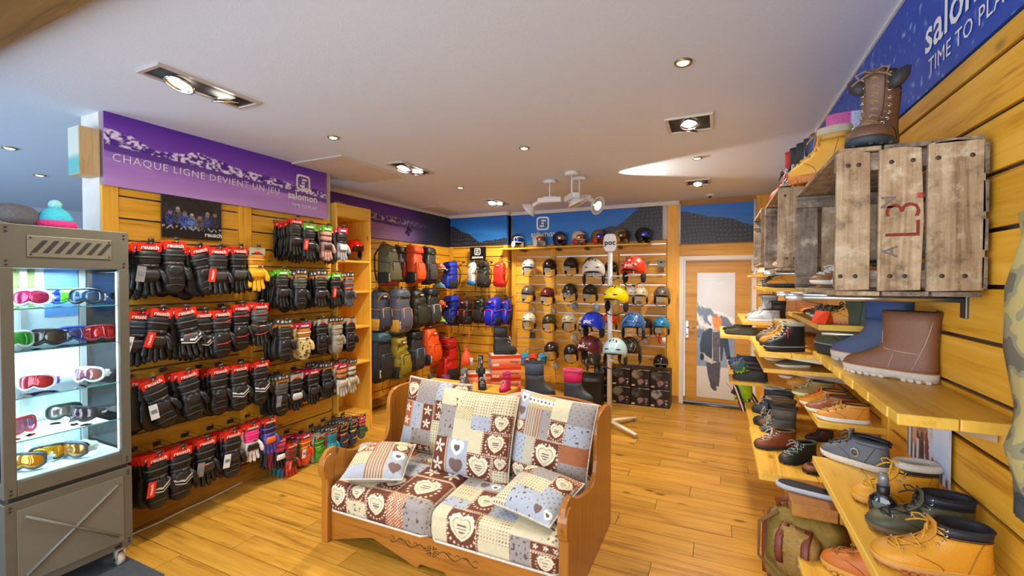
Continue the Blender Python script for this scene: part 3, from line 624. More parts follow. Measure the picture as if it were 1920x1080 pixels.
HD = [  # row, bay, card centre px, kind, description, options, gloves behind
 ('top', 'left', 277, 464, 'glove', 'black quilted glove with grey price tag', dict(tagk='grey', knuck='#2a2c30'), 3),
 ('top', 'left', 325, 461, 'mitt', 'black crinkled mitten', dict(main='#202124', strap='#3a3b3e'), 3),
 ('top', 'left', 369, 470, 'mitt', 'charcoal mitten turned palm out', dict(main='#26282c', roll=-.25), 3),
 ('top', 'left', 407, 472, 'glove', 'charcoal leather glove', dict(main='#2b2c2f', mat='leather', tagk='red', knuck='#3a3b3e'), 3),
 ('top', 'left', 446, 471, 'glove', 'black padded glove with grey knuckle bars', dict(main='#1b1c1f', knuck='#45474b'), 3),
 ('top', 'left', 479, 472, 'glove', 'yellow leather work glove', dict(main='#e0a81c', cuff='#b9761e', strap='#e3b23a', mat='leather', cardk='grey'), 2),
 ('second', 'left', 262, 594, 'glove', 'navy black glove with white tag', dict(main='#1c2838', cuff='#22324a', tagk='white', roll=.12), 2),
 ('second', 'left', 300, 588, 'glove', 'black glove with red hang tag', dict(main='#191b20', tagk='red', accent='#c4431c', roll=.18), 3),
 ('second', 'left', 344, 586, 'glove', 'grey and black glove with white stripes', dict(main='#26292e', cuff='#1a1b1e', chev='#d7d9db', knuck='#4a4e54', roll=-.16, accent='#c02818'), 2),
 ('second', 'left', 380, 591, 'glove', 'plain black glove', dict(main='#17181a', chev='#c2c4c6'), 3),
 ('second', 'left', 414, 589, 'mitt', 'black mitten with red piping', dict(main='#1a1b1d', pipe='#d8391f', accent='#e2e2e2'), 3),
 ('second', 'left', 450, 578, 'mitt', 'black mitten with red piping and white tab', dict(main='#1c1c1e', pipe='#d8391f', accent='#efefef'), 3),
 ('second', 'left', 486, 575, 'glove', 'grey cuffed glove with diamond tag', dict(main='#2a2c30', cuff='#4c4f54', tagk='diamond', accent='#e0522a', pipe='#c8482a'), 2),
 ('third', 'left', 281, 719, 'mitt', 'black mitten with white and diamond tags', dict(main='#17191c', tagk='white', accent='#d8391f', roll=-.3), 3),
 ('third', 'left', 348, 704, 'mitt', 'large black mitten with buckle strap', dict(main='#15171b', accent='#d8391f', roll=-.16), 3),
 ('third', 'left', 409, 696, 'mitt', 'black quilted mitten', dict(main='#1a1b1d', accent='#9a9ca0'), 3),
 ('third', 'left', 447, 691, 'mitt', 'olive black mitten with grey chevrons', dict(main='#24241f', chev='#c4c6c8'), 3),
 ('third', 'left', 487, 684, 'mitt', 'black mitten with silver chevrons', dict(main='#202020', chev='#d0d2d4'), 3),
 ('bottom', 'left', 293, 860, 'mitt', 'black mitten with pale chevron and red tags', dict(main='#15161a', chev='#b9bcb6', tagk='red'), 3),
 ('bottom', 'left', 337, 847, 'mitt', 'black mitten with pale chevron', dict(main='#141519', chev='#b4b7b0'), 3),
 ('bottom', 'left', 384, 829, 'glove', 'black glove with shield tag', dict(main='#17181a', tagk='grey', accent='#d8391f'), 3),
 ('bottom', 'left', 434, 815, 'mitt', 'black mitten with white card tag', dict(main='#1a1a1c', tagk='white'), 3),
 ('bottom', 'left', 471, 801, 'glove', 'pink and white child glove', dict(main='#d9d4d2', cuff='#e0307c', knuck='#18181a', strap='#e8408c', sc=.86), 3),
 ('bottom', 'left', 504, 790, 'glove', 'violet and orange child glove', dict(main='#4a46a8', cuff='#2c2c34', strap='#5a50c8', knuck='#dd6a2a', sc=.84), 2),
 ('top', 'right', 553, 416, 'glove', 'olive black glove on red card', dict(main='#2c2c20', cuff='#3b3a2a'), 4),
 ('top', 'right', 578, 426, 'glove', 'dark camouflage glove', dict(main='#33352a', cuff='#1e1f1c', tagk='red', cardk='green'), 2),
 ('top', 'right', 611, 430, 'glove', 'pink marbled glove with black fingers', dict(main='#b58a80', cuff='#c98a76', knuck='#2c2626', cardk='green'), 2),
 ('top', 'right', 640, 433, 'glove', 'grey marbled glove with black strap', dict(main='#8e9196', cuff='#17181a', strap='#17181a', knuck='#c4c6c8', cardk='magenta'), 2),
 ('second', 'right', 528, 512, 'glove', 'black long glove', dict(main='#1e1f1f', cuff='#33342f', cardk='green'), 3),
 ('second', 'right', 562, 516, 'mitt', 'grey and black mitten', dict(main='#23252a', cuff='#4a4c44', accent='#c8cacc', cardk='kraft'), 3),
 ('second', 'right', 600, 517, 'glove', 'brown black leather glove', dict(main='#2c241c', cuff='#17181a', cardk='kraft', mat='leather'), 3),
 ('second', 'right', 628, 517, 'glove', 'dark olive glove', dict(main='#33352c', cuff='#1d1e1c', cardk='green', tagk='red'), 2),
 ('second', 'right', 653, 520, 'glove', 'slate glove with orange band', dict(main='#4a505c', cuff='#454b58', strap='#d8581e', knuck='#2a2c30', cardk='kraft'), 2),
 ('third', 'right', 533, 609, 'mitt', 'charcoal mitten', dict(main='#202226', cuff='#33352f', accent='#d0d2d4', cardk='kraft'), 3),
 ('third', 'right', 569, 611, 'mitt', 'leopard fur mitten with tan cuff', dict(main='#cdb878', cuff='#b56a22', strap='#e8e0c8', mat='fur', cardk='magenta'), 2),
 ('third', 'right', 602, 604, 'mitt', 'black leather mitten', dict(main='#17181a', mat='leather', accent='#d0d0d0', cardk='grey'), 2),
 ('third', 'right', 632, 604, 'mitt', 'beige grey mitten', dict(main='#8f8b7a', cuff='#9a9684', strap='#857f6c', cardk='kraft'), 2),
 ('third', 'right', 656, 603, 'mitt', 'small black mitten', dict(main='#1b1b1d', cardk='grey'), 2),
 ('fourth', 'right', 527, 713, 'mitt', 'grey cuffed black mitten with orange tag', dict(main='#161618', cuff='#4c4c46', tagk='grey', cardk='kraft'), 3),
 ('fourth', 'right', 554, 707, 'glove', 'black glove with white finger marks', dict(main='#1b1b1d', knuck='#b9bbbd', cardk='grey'), 2),
 ('fourth', 'right', 586, 698, 'glove', 'wide black glove', dict(main='#17181b', cardk='magenta'), 2),
 ('fourth', 'right', 612, 689, 'glove', 'black glove on dark card', dict(main='#1a1b1e', cardk='kraft'), 2),
 ('fourth', 'right', 640, 687, 'glove', 'orange and cream glove', dict(main='#b9b4a6', cuff='#c8783a', strap='#2a2a2a', cardk='magenta'), 2),
 ('fourth', 'right', 658, 682, 'glove', 'white and grey glove', dict(main='#b4b09c', cuff='#c4c0ac', cardk='kraft'), 1),
 ('bottom', 'right', 524, 826, 'glove', 'pink and black child glove', dict(main='#17181a', cuff='#d83a6a', knuck='#e8e8e8', sc=.75), 2),
 ('bottom', 'right', 545, 836, 'glove', 'black and orange child glove', dict(main='#a8351c', cuff='#8a2414', knuck='#17181a', tagk='red', sc=.85), 3),
 ('bottom', 'right', 572, 818, 'mitt', 'orange child mitten', dict(main='#d9481c', cuff='#cc4a20', strap='#e0b020', tagk='white', sc=.78, cardk='magenta'), 2),
 ('bottom', 'right', 598, 818, 'mitt', 'green child mitten', dict(main='#3f8c22', cuff='#2f7020', strap='#7ab82c', sc=.76, cardk='grey'), 2),
 ('bottom', 'right', 622, 808, 'mitt', 'teal child mitten', dict(main='#1290a4', cuff='#147c90', strap='#0f6c80', sc=.8, cardk='kraft'), 2),
 ('bottom', 'right', 644, 796, 'mitt', 'navy child mitten with orange stripe', dict(main='#26304c', cuff='#22283c', strap='#e07a1c', pipe='#e8b81c', sc=.74, cardk='kraft'), 1),
 ('bottom', 'right', 662, 790, 'mitt', 'navy child mitten with yellow rim', dict(main='#28304a', cuff='#28304a', pipe='#e8c41c', strap='#e8c41c', sc=.72, cardk='kraft'), 1),
 ('bottom', 'right', 678, 784, 'mitt', 'green and rose child mitten', dict(main='#2f5a38', cuff='#c8505c', sc=.64, cardk='magenta'), 1),
]
cnt = {}
REARC = {'red': ['#17181b', '#1c2028', '#202020'], 'green': ['#26281f', '#1c1d1c', '#2f2f26'], 'magenta': ['#3a2a2a', '#1c1c20', '#55504a'], 'kraft': ['#1d1e20', '#2a2c30', '#33302a'], 'grey': ['#1a1b1d', '#2c2c28', '#26221c']}
for row, bay, u, v, kind, desc, opt, nb in HD:
    cnt[(row, bay)] = cnt.get((row, bay), 0)+1; o_ = ORD[cnt[(row, bay)]-1]
    p = onx(u, v, XF); opt['sc'] = s = opt.get('sc', 1.)*(1.2 if bay == 'left' else 1.22 if row == 'bottom' else 1.12)
    xf = XF+.02*math.sin(u*1.7)                       # not all hooks are pushed to the same depth
    p = onx(u, v, xf); top = Vector((xf, p.y, p.z+.024*s))
    pl = f'{row} row of the {bay} glove bay'
    glove(f'{desc}, front of {o_} hook, {row} {bay} row', top, LEFT+random.uniform(-.12, .12), kind, group=f'gloves and mittens in the {pl}', **opt)
    ck = opt.get('cardk', 'red')
    n_b = nb+(4 if row == 'bottom' else 2)
    for b in range(1, n_b+1):
        q = Vector((xf-b*(.23/(n_b+.3)), p.y+random.uniform(-.012, .012), top.z-.006*b+random.uniform(-.012, .01)))
        col = opt.get('main', '#17181b') if b == 1 else random.choice(REARC[ck])
        if row == 'bottom' and bay == 'right': col = random.choice(['#a82a22', '#2f7a2a', '#1f7f90', '#26304c', '#c0382c', '#7a2240', '#d8d4c8'])
        glove(f'{ORD[b]} {"mitten" if kind == "mitt" else "glove"} behind the front one, {o_} hook, {row} {bay} row', q, LEFT+random.uniform(-.15, .15), kind, main=col, cardk=ck, roll=random.uniform(-.1, .1), sc=s*random.uniform(.94, 1), rear=True, group=f'gloves and mittens behind others in the {pl}')
    hook((XL, p.y, top.z-.012), (xf+.035, p.y, top.z-.012), f'{o_} wire hook of the {pl}', 'wire display hooks on the glove wall')
# ================================================================== BACKPACKS  (local: front -y, hangs from z=0)
def rsq(z, a, b, cy=0, n=20, e=.55, cx=0): return oval(z, a, b, cx, cy, n, e)
def body_mb(w_, h, d, prof, seed=0, wr=.0, n=24):
    r = random.Random(seed); rings = []; T = [p[0] for p in prof]; m_ = 26 if wr > .004 else 16
    for k in range(m_):
        t = T[0]+(T[-1]-T[0])*(.5-.5*math.cos(PI*k/(m_-1))*.9-.05*0) if 0 < k < m_-1 else T[0 if k == 0 else -1]
        kx, ky = (float(np.interp(t, T, [p[i] for p in prof])) for i in (1, 2))
        ring = rsq(-h*t, w_/2*kx, d/2*ky, -d/2*ky, n, .5)
        if wr:
            ph = seed*1.7
            ring = [(x*(1+wr*3*math.sin(23*t+3*math.atan2(y+d/2, x)+ph)), y+(wr*2.2*math.sin(31*t+ph+5*x/w_)+wr*1.6*math.sin(47*t-9*x/w_)+wr*r.uniform(-.6, .6))*(y < -.3*d), z+wr*.5*r.uniform(-1, 1)) for x, y, z in ring]
        rings.append(ring)
    return MB().loft(rings)
PR = {'day': [(0, .3, .3), (.02, .5, .5), (.06, .68, .66), (.14, .82, .8), (.28, .93, .9), (.5, 1, 1), (.75, 1, 1.05), (.9, .97, 1), (.97, .88, .85), (1, .6, .5)],
      'alp': [(0, .42, .5), (.02, .62, .7), (.08, .78, .85), (.16, .84, .9), (.19, .76, .78), (.23, .84, .84), (.4, .9, .9), (.6, .97, 1), (.8, 1, 1), (.93, .93, .9), (.98, .8, .7), (1, .5, .4)],
      'slim': [(0, .3, .4), (.03, .6, .6), (.1, .8, .8), (.3, .86, .9), (.5, .84, 1), (.68, .78, .9), (.76, .9, .9), (.88, 1.05, .8), (.96, .95, .6), (1, .6, .4)]}
def pack(label, loc, rz, w_=.28, h=.5, d=.16, kind='day', main='#333333', lid=None, pocket=None, bottom=None, trim='#111214', zipc=None, wr=.003, seed=1, logo=True, tagk=None, dangle=True, cat='backpack', nyl='fabric', roll=0., name='backpack', group=None, pock=(.42, .88), peg=True):
    w_ *= .86
    t = thing(name, label, cat, loc, rz, group); t.rotation_euler = (0, roll, rz)
    nm = M(main, .5, kind=nyl); tm = M(trim, .6, kind='fabric')
    part('body', body_mb(w_, h, d, PR[kind], seed, wr), nm, t)
    part('haul_loop', MB().tube([(-.025, -d*.15, -.012), (-.02, -d*.15, .02), (.02, -d*.15, .02), (.025, -d*.15, -.012)], .006, 6), tm, t)
    if kind != 'slim':
        z0, z1 = pock; mb = MB().loft([rsq(-h*(z0+(z1-z0)*t_), w_*.5*kx*.8, d*.16*ky, -d*(.86+.06*(t_ > .2))-d*.08, 18, .45) for t_, kx, ky in [(0, .7, .3), (.03, .85, .7), (.1, .97, 1), (.5, 1, 1.25), (.9, .98, 1.15), (.97, .86, .8), (1, .7, .3)]])
        pk = part('front_pocket', mb, M(pocket or main, .5, kind=nyl), t)
        zz = -h*(z0+.06); part('zip', MB().tube([(-w_*.34, -d*1.02, zz-.1*h), (-w_*.33, -d*1.06, zz), (-w_*.2, -d*1.08, zz+.03), (w_*.2, -d*1.08, zz+.03), (w_*.33, -d*1.06, zz), (w_*.34, -d*1.02, zz-.1*h)], .005, 6), M(zipc or trim, .5), pk)
    if lid: part('lid', body_mb(w_*.98, h*.2, d*.95, [(0, .35, .5), (.08, .7, .8), (.3, .9, 1), (.7, .96, 1.06), (.92, .92, 1.02), (1, .8, .9)], seed+3, wr), M(lid, .5, kind=nyl), t, (0, .0, .004))
    if bottom: part('base_panel', body_mb(w_*1.01, h*.2, d*1.02, [(0, .97, 1.02), (.4, 1.0, 1.03), (.8, .93, .92), (1, .62, .52)], seed+4, 0), M(bottom, .5, kind=nyl), t, (0, .002, -h*.805))
    for s in (-1, 1):
        part('shoulder_strap', MB().tube([(s*w_*.2, 0, -.05), (s*w_*.36, .022, -.12), (s*w_*.46, .026, -.3*h), (s*w_*.47, .024, -.6*h), (s*w_*.4, .01, -.88*h)], .016, 8, flat=.5), tm, t)
        part('side_strap', MB().tube([(s*w_*.49, -d*.2, -.42*h), (s*w_*.505, -d*.5, -.45*h), (s*w_*.44, -d*.98, -.46*h)], .007, 4, flat=.4), M(zipc or trim, .6), t)
        if dangle: part('loose_strap', MB().tube([(s*w_*.36, -.01, -.93*h), (s*w_*.4, -.03, -1.04*h), (s*(w_*.34), -.02, -1.15*h), (s*w_*.38, -.03, -1.24*h)], .006, 4, flat=.4), M('#121214', .7), t)
    if kind != 'slim':
        for s in (-1, 1):
            part('side_pocket', MB().loft([[(s*w_*.40+x, -d*.5+y, z) for x, y, _ in rsq(z, a_, b_, 0, 12, .6)] for z, a_, b_ in [(-h*.96, w_*.05, d*.25), (-h*.93, w_*.1, d*.42), (-h*.8, w_*.115, d*.45), (-h*.68, w_*.11, d*.42), (-h*.67, w_*.09, d*.36)]]), M(trim if trim != '#111214' else '#1c1d1f', .8, kind='fabric'), t)
            part('compression_strap', MB().tube([(s*w_*.30, -d*1.12, -h*pock[0]-.02), (s*w_*.31, -d*1.17, -h*.62), (s*w_*.27, -d*1.12, -h*.9)], .008, 4, flat=.35), M(zipc or trim, .6), t)
        part('upper_zip', MB().tube([(w_*.44*math.cos(a_), -d*(.78+.14*math.sin(a_)), -h*(.30-.2*math.sin(a_))) for a_ in np.linspace(0, PI, 13)], .0045, 5), M(zipc or '#0e0f10', .5), t)
    if logo: part('logo_patch', MB().box((0, -d*.92, -h*.16), (w_*.22, .012, h*.035)), M('#d4d4d0', .5), t)
    if tagk:
        k_ = part('hang_tag', MB().b2((-.03, -.003, -.1), (.03, 0, 0)), M(tagk, .5, kind='paint'), t, (-w_*.36, -d*.98, -h*.72), (0, .1, 0)); part('tag_print', MB().b2((-.02, -.0045, -.05), (.02, -.0031, -.02)), M('#3c3d38', .5), k_)
    return t
def peg(a, b, label, group='pegs under the hanging goods'):
    t = thing('wall_peg', label, 'hook', a, 0, group); v = Vector(b)-Vector(a)
    part('rod', MB().tube([(0, 0, 0), v, v*1.04+Vector((0, 0, .025))], .005, 6), DSTEEL, t); part('plate', MB().box(v*.02, (.03, .03, .03)), DSTEEL, t)
def hang(label, u, v, plane, rz, out, **kw):
    """(u, v): the top of the pack; plane: coordinate of the wall; out: gap to the wall"""
    if rz == LEFT: p = onx(u, v, plane+out); a = (plane, p.y, p.z+.012)
    else: p = ony(u, v, plane-out); a = (p.x, plane, p.z+.012)
    pack(label, p, rz+kw.pop('yaw', 0), **kw)
    peg(a, (p.x, p.y, p.z+.012), 'peg for the '+' '.join(label.split()[:9]))
W = XREC
hang('olive green backpack with dark red base, top left of the backpack wall', 717, 457, W, LEFT, .22, w_=.34, h=.56, d=.2, main='#5c5a3c', pocket='#67654a', bottom='#8c2416', tagk='#b9b49a', yaw=.1, group='backpacks on the left recess wall', dangle=False)
hang('slim black and grey backpack hanging behind the bright orange one', 744, 463, W, LEFT, .12, w_=.26, h=.5, d=.16, main='#5a5c60', lid='#26282a', pocket='#7a1f1a', tagk='#a8b43c', group='backpacks on the left recess wall')
hang('bright orange backpack in the top row of the backpack wall', 767, 461, W, LEFT, .24, w_=.33, h=.56, d=.19, kind='alp', main='#dd4a14', lid='#d84712', pocket='#e05016', tagk='#8c8c7c', yaw=.08, group='backpacks on the left recess wall', zipc='#9a2e0c')
hang('black snow backpack right of the bright orange one', 795, 464, W, LEFT, .2, w_=.29, h=.57, d=.17, main='#2a2a28', lid='#1b1b1b', pocket='#3a3a36', group='backpacks on the left recess wall')
hang('navy backpack with mustard straps beside the tall pine shelf unit', 704, 543, W, LEFT, .16, w_=.32, h=.56, d=.18, kind='alp', main='#353c4e', trim='#c4952c', zipc='#c4952c', bottom='#2c3242', group='backpacks on the left recess wall')
hang('slate blue backpack with yellow strap and white tag, middle row', 738, 542, W, LEFT, .26, w_=.38, h=.6, d=.2, main='#4a4d60', lid='#4e5a6c', pocket='#55526a', trim='#c4952c', zipc='#c89a30', bottom='#5b7386', tagk='#c8cac8', yaw=.1, group='backpacks on the left recess wall')
hang('large dark olive backpack in the middle row', 772, 541, W, LEFT, .2, w_=.36, h=.58, d=.2, main='#25261c', pocket='#2e2f22', group='backpacks on the left recess wall', wr=.005)
hang('black backpack with pale curved zip, right end of middle row', 798, 540, W, LEFT, .22, w_=.34, h=.58, d=.19, main='#262728', pocket='#3a3b3c', zipc='#c8c8c0', lid='#1d2024', group='backpacks on the left recess wall')
hang('tall black pack with blue loop, lower left beside shelf unit', 704, 622, W, LEFT, .2, w_=.32, h=.66, d=.19, main='#1e2023', lid='#274a5c', tagk='#c4c8a8', group='backpacks on the left recess wall')
hang('mustard green backpack with red straps in the lower row', 737, 628, W, LEFT, .25, w_=.34, h=.6, d=.2, kind='alp', main='#8a7a1c', pocket='#85761a', trim='#1b1b1b', bottom='#7a6c18', yaw=.1, group='backpacks on the left recess wall', wr=.006)
hang('black backpack with blue zip between mustard and orange ones', 768, 619, W, LEFT, .2, w_=.32, h=.6, d=.18, main='#28292a', lid='#1b1c1d', pocket='#343536', zipc='#3a8cc8', group='backpacks on the left recess wall')
hang('flame orange backpack with black strap in the lower row', 797, 613, W, LEFT, .25, w_=.36, h=.58, d=.2, main='#e0520f', pocket='#dd4a0c', bottom='#d8430a', tagk='#b4b4a4', yaw=.05, group='backpacks on the left recess wall', zipc='#8c2c08')
hang('crumpled red mountaineering pack hanging low near the corner', 850, 634, YC, BACK, .38, w_=.34, h=.7, d=.24, kind='alp', main='#c41a0e', lid='#b8160c', pocket='#d0200f', wr=.012, seed=5, nyl='nylon', yaw=-.3)
G2 = 'backpacks in the corner bay'
hang('royal blue backpack with black harness, top left of corner bay', 853, 491, YC, BACK, .3, w_=.26, h=.45, d=.2, kind='alp', main='#10269c', lid='#1430b0', pocket='#1430b4', nyl='nylon', wr=.006, group=G2, yaw=-.35, pock=(.5, .95))
hang('white and sky blue running vest pack in the corner bay', 889, 492, YC, BACK, .24, w_=.17, h=.38, d=.12, kind='slim', main='#cfcac0', trim='#1a7ec0', bottom='#1a7ec0', group=G2, yaw=-.2)
hang('crinkled grey black backpack under the small square sign', 911, 491, YC, BACK, .22, w_=.21, h=.42, d=.16, main='#2e2d2b', lid='#3a3936', nyl='nylon', wr=.007, group=G2)
hang('bright red running backpack, top right of corner bay', 940, 491, YC, BACK, .3, w_=.25, h=.4, d=.14, kind='slim', main='#e02a12', trim='#d83018', nyl='nylon', group=G2)
hang('blue tall backpack, bottom left of corner bay', 855, 554, YC, BACK, .28, w_=.28, h=.5, d=.2, kind='alp', main='#142486', lid='#1a34ac', nyl='nylon', wr=.006, group=G2, yaw=-.3)
hang('black crinkled backpack with red curved zip in the corner bay', 878, 559, YC, BACK, .3, w_=.24, h=.43, d=.17, main='#1b1a19', pocket='#211f1d', zipc='#d8351c', nyl='nylon', wr=.006, group=G2, yaw=-.15)
hang('plain black crinkled backpack left of the pink zipped blue pack', 905, 557, YC, BACK, .24, w_=.22, h=.43, d=.17, main='#1c1b1b', pocket='#232221', nyl='nylon', wr=.006, group=G2)
hang('electric blue backpack with pink zip, bottom right of corner bay', 932, 557, YC, BACK, .32, w_=.27, h=.46, d=.2, main='#1428c0', pocket='#162ccc', zipc='#e04a6a', nyl='nylon', wr=.006, group=G2, yaw=-.2)
hang('second electric blue backpack partly behind the pink zipped one', 951, 559, YC, BACK, .16, w_=.2, h=.42, d=.15, main='#1426b0', pocket='#1428b8', zipc='#e04a6a', nyl='nylon', group=G2)
# ================================================================== TALL PINE SHELF UNIT
t = thing('shelf_unit', 'tall open pine shelf unit at the end of the glove wall', 'shelf unit', (-3.86, 3.74, 0))
x0, x1, y0, y1 = -.24, .19, -.26, .262
part('side_panel', MB().b2((x0, y0, 0), (x1, y0+.022, 2.57)), SHELFW['z'], t, bevel=.003); part('side_panel', MB().b2((x0, y1-.022, 0), (x1, y1, 2.57)), SHELFW['z'], t, bevel=.003)
part('back_panel', MB().b2((x0, y0+.022, .1), (x0+.01, y1-.022, 2.57)), SHELFW['z'], t, smooth=False)
for z in (.23, .82, 1.225, 1.626, 1.968): part('shelf', MB().b2((x0+.01, y0+.022, z-.022), (x1-.006, y1-.022, z)), SHELFW['y'], t, bevel=.002)
part('top_board', MB().b2((x0, y0+.022, 2.43), (x1, y1-.022, 2.57)), SHELFW['y'], t, bevel=.003); part('plinth', MB().b2((x1-.03, y0+.022, 0), (x1-.005, y1-.022, .208)), SHELFW['y'], t, bevel=.002)
# ================================================================== HELMETS  (local: face -y, centre at origin)
def hp(th, ph, k=1., a=.108, b=.132, c=.118): return (k*a*math.sin(th)*math.sin(ph), -k*b*math.sin(th)*math.cos(ph), k*c*math.cos(th))
def rim(ph, full=0):
    a = abs((ph+PI) % (2*PI)-PI); s = lambda x, lo, hi: max(0, min(1, (x-lo)/(hi-lo)))
    base = 1.60+.1*s(a, .3, .9)
    return base+(.32 if not full else .75)*s(a, .85, 1.25)-.12*s(a, 1.9, 2.3)*(not full)
def shell(full=0):
    mb = MB(); n, q = 32, 10; R = []
    for k in range(q+1): R.append([hp(max(.03, rim(2*PI*i/n, full)*k/q), 2*PI*i/n) for i in range(n)])
    for k in (10, 7, 4, 1): R.append([hp(max(.03, rim(2*PI*i/n, full)*k/10), 2*PI*i/n, .93) for i in range(n)])
    return mb.loft(R)
def slots(lst, k=1.0):
    mb = MB()
    for th, ph, l, ang in lst:
        p = Vector(hp(th, ph, k)); n_ = p.normalized(); u = n_.cross(Vector((0, 0, 1))).normalized(); v = n_.cross(u)
        d_ = u*math.cos(ang)+v*math.sin(ang); mb.tube([p-d_*l, p-d_*l*.4+n_*.002, p+d_*l*.4+n_*.002, p+d_*l], [.002, .0055, .0055, .002], 6)
    return mb
VENT = [(1.3, -.5, .02, 0), (1.3, .5, .02, 0), (.62, -.45, .016, 1.4), (.62, .45, .016, 1.4), (.5, 0, .014, PI/2), (.8, 2., .018, 1.2), (.8, -2., .018, 1.2)]
def visor_mb(t0=1.18, t1=1.95, w_=1.15, k=1.09):
    mb = MB(); nu, nv = 18, 8; R = []
    X = np.zeros((nv, nu)); Y = X.copy(); Z = X.copy()
    for j in range(nv):
        for i in range(nu):
            e = 1-.22*abs(2*j/(nv-1)-1)**3; X[j, i], Y[j, i], Z[j, i] = hp(t0+(t1-t0)*j/(nv-1), w_*e*(2*i/(nu-1)-1), k)
    return mb.grid(X, Y, Z)
def visor_frame(t0=1.18, t1=1.95, w_=1.15, k=1.085):
    P = []; N_ = 40
    for i in range(N_):
        a = 2*PI*i/N_; cx = math.copysign(abs(math.cos(a))**.5, math.cos(a)); cz = math.copysign(abs(math.sin(a))**.5, math.sin(a)); P.append(hp((t0+t1)/2+(t1-t0)/2*cz, w_*cx, k))
    return MB().tube(P, .009, 6, True)
def helmet(label, loc, rz, col, vents='#15161a', pads='#1b1b1e', price=True, strap='#1d1d20', visor=None, frame=None, side=None, line=None, logo=None, rough=.28, sc=1., group=None, full=0, tilt=0., spots=None, stripe=None, logoc=None, goggle=None):
    t = thing('ski_helmet', label, 'helmet', loc, rz, group, sc); t.rotation_euler = (tilt, 0, rz)
    part('shell', share(('shell', full), lambda: shell(full)), M(col, rough, coat=.3), t)
    part('liner', share('liner', lambda: MB().ell((0, .004, -.012), (.094, .114, .098), 20, 12)), M('#0f1012', .8, kind='fabric'), t, scale=(1, 1, 1)) if False else None
    part('lining', share('lining', lambda: MB().loft([[hp(1.62+.1*(j == 0), 2*PI*i/24, .92-.12*j) for i in range(24)] for j in range(2)]+[[hp(1.2, 2*PI*i/24, .72) for i in range(24)]])), M('#141518', .8, kind='fabric'), t)
    if vents: part('vent', share('vents', lambda: slots(VENT)), M(vents, .7), t)['kind'] = 'stuff'
    if not full:
        for s in (-1, 1): part('ear_pad', share(('ear', s), lambda s=s: MB().ell((s*.091, .012, -.078), (.016, .045, .052), 12, 8)), M(pads, .75, kind='fabric'), t)
    st = part('chin_strap', share('strapc', lambda: MB().tube([(-.095, .0, -.1), (-.082, -.03, -.13), (-.045, -.05, -.15), (0, -.055, -.155), (.045, -.05, -.15), (.082, -.03, -.13), (.095, 0, -.1)], .0065, 5, flat=.5)), M(strap, .7), t)
    part('strap_buckle', share('sb', lambda: MB().box((.03, -.054, -.152), (.026, .014, .016))), M('#2c2d30', .4), st)
    if visor: 
        part('visor', share('visor', visor_mb), M(visor, .06, .55, coat=1.), t); part('visor_frame', share('vframe', visor_frame), M(frame or '#1a1a1c', .4), t)
    if goggle:
        part('goggle_lens', share('glens', lambda: visor_mb(1.38, 1.86, .8, 1.08)), M(goggle, .08, .5, coat=1.), t); part('goggle_frame', share('gframe', lambda: visor_frame(1.38, 1.86, .82, 1.07)), M('#151517', .5), t)
    if side:
        for s in (-1, 1): part('cheek_guard', share(('cheek', s), lambda s=s: MB().ell((s*.098, -.02, -.085), (.02, .062, .06), 14, 8)), M(side, .35), t)
    if line: part('shell_line', share('sline', lambda: MB().tube([hp(1.5-.9*math.sin(PI*i/16), -1.0+1.6*i/16, 1.005) for i in range(17)], .002, 5).tube([hp(.4+1.2*i/12, .25+.25*math.sin(i*.3), 1.005) for i in range(13)], .002, 5)), M(line, .5), t)
    if stripe: part('rim_trim', share(('rimt', full), lambda: MB().tube([hp(rim(2*PI*i/36, full)+.01, 2*PI*i/36, 1.0) for i in range(36)], .006, 6, True)), M(stripe, .4), t)
    if logo: text(logo, .05, M(logoc or '#f4f4f4', .4), t, (hp(1.28, .25)[0], hp(1.28, .25)[1]-.006, hp(1.28, .25)[2]), (-.28, 0, .22), bold=.02)
    if spots:
        for k_, (th, ph, r) in enumerate(spots):
            p = Vector(hp(th, ph, .995)); part('paint_dot', share(('pdot', r), lambda: MB().ell((0, 0, 0), (r, r, .003), 10, 5)), M('#efe9e2', .4), t, p, p.to_track_quat('Z', 'Y').to_euler())
    if price: part('price_card', share('pcard', lambda: MB().b2((-.045, -.002, -.032), (.045, 0, .032)), False), M('#8e9089', .5, kind='paint'), t, (-.01, -.135, -.055), (.1, .05, 0))
    return t
G = 'helmets on the slat wall'
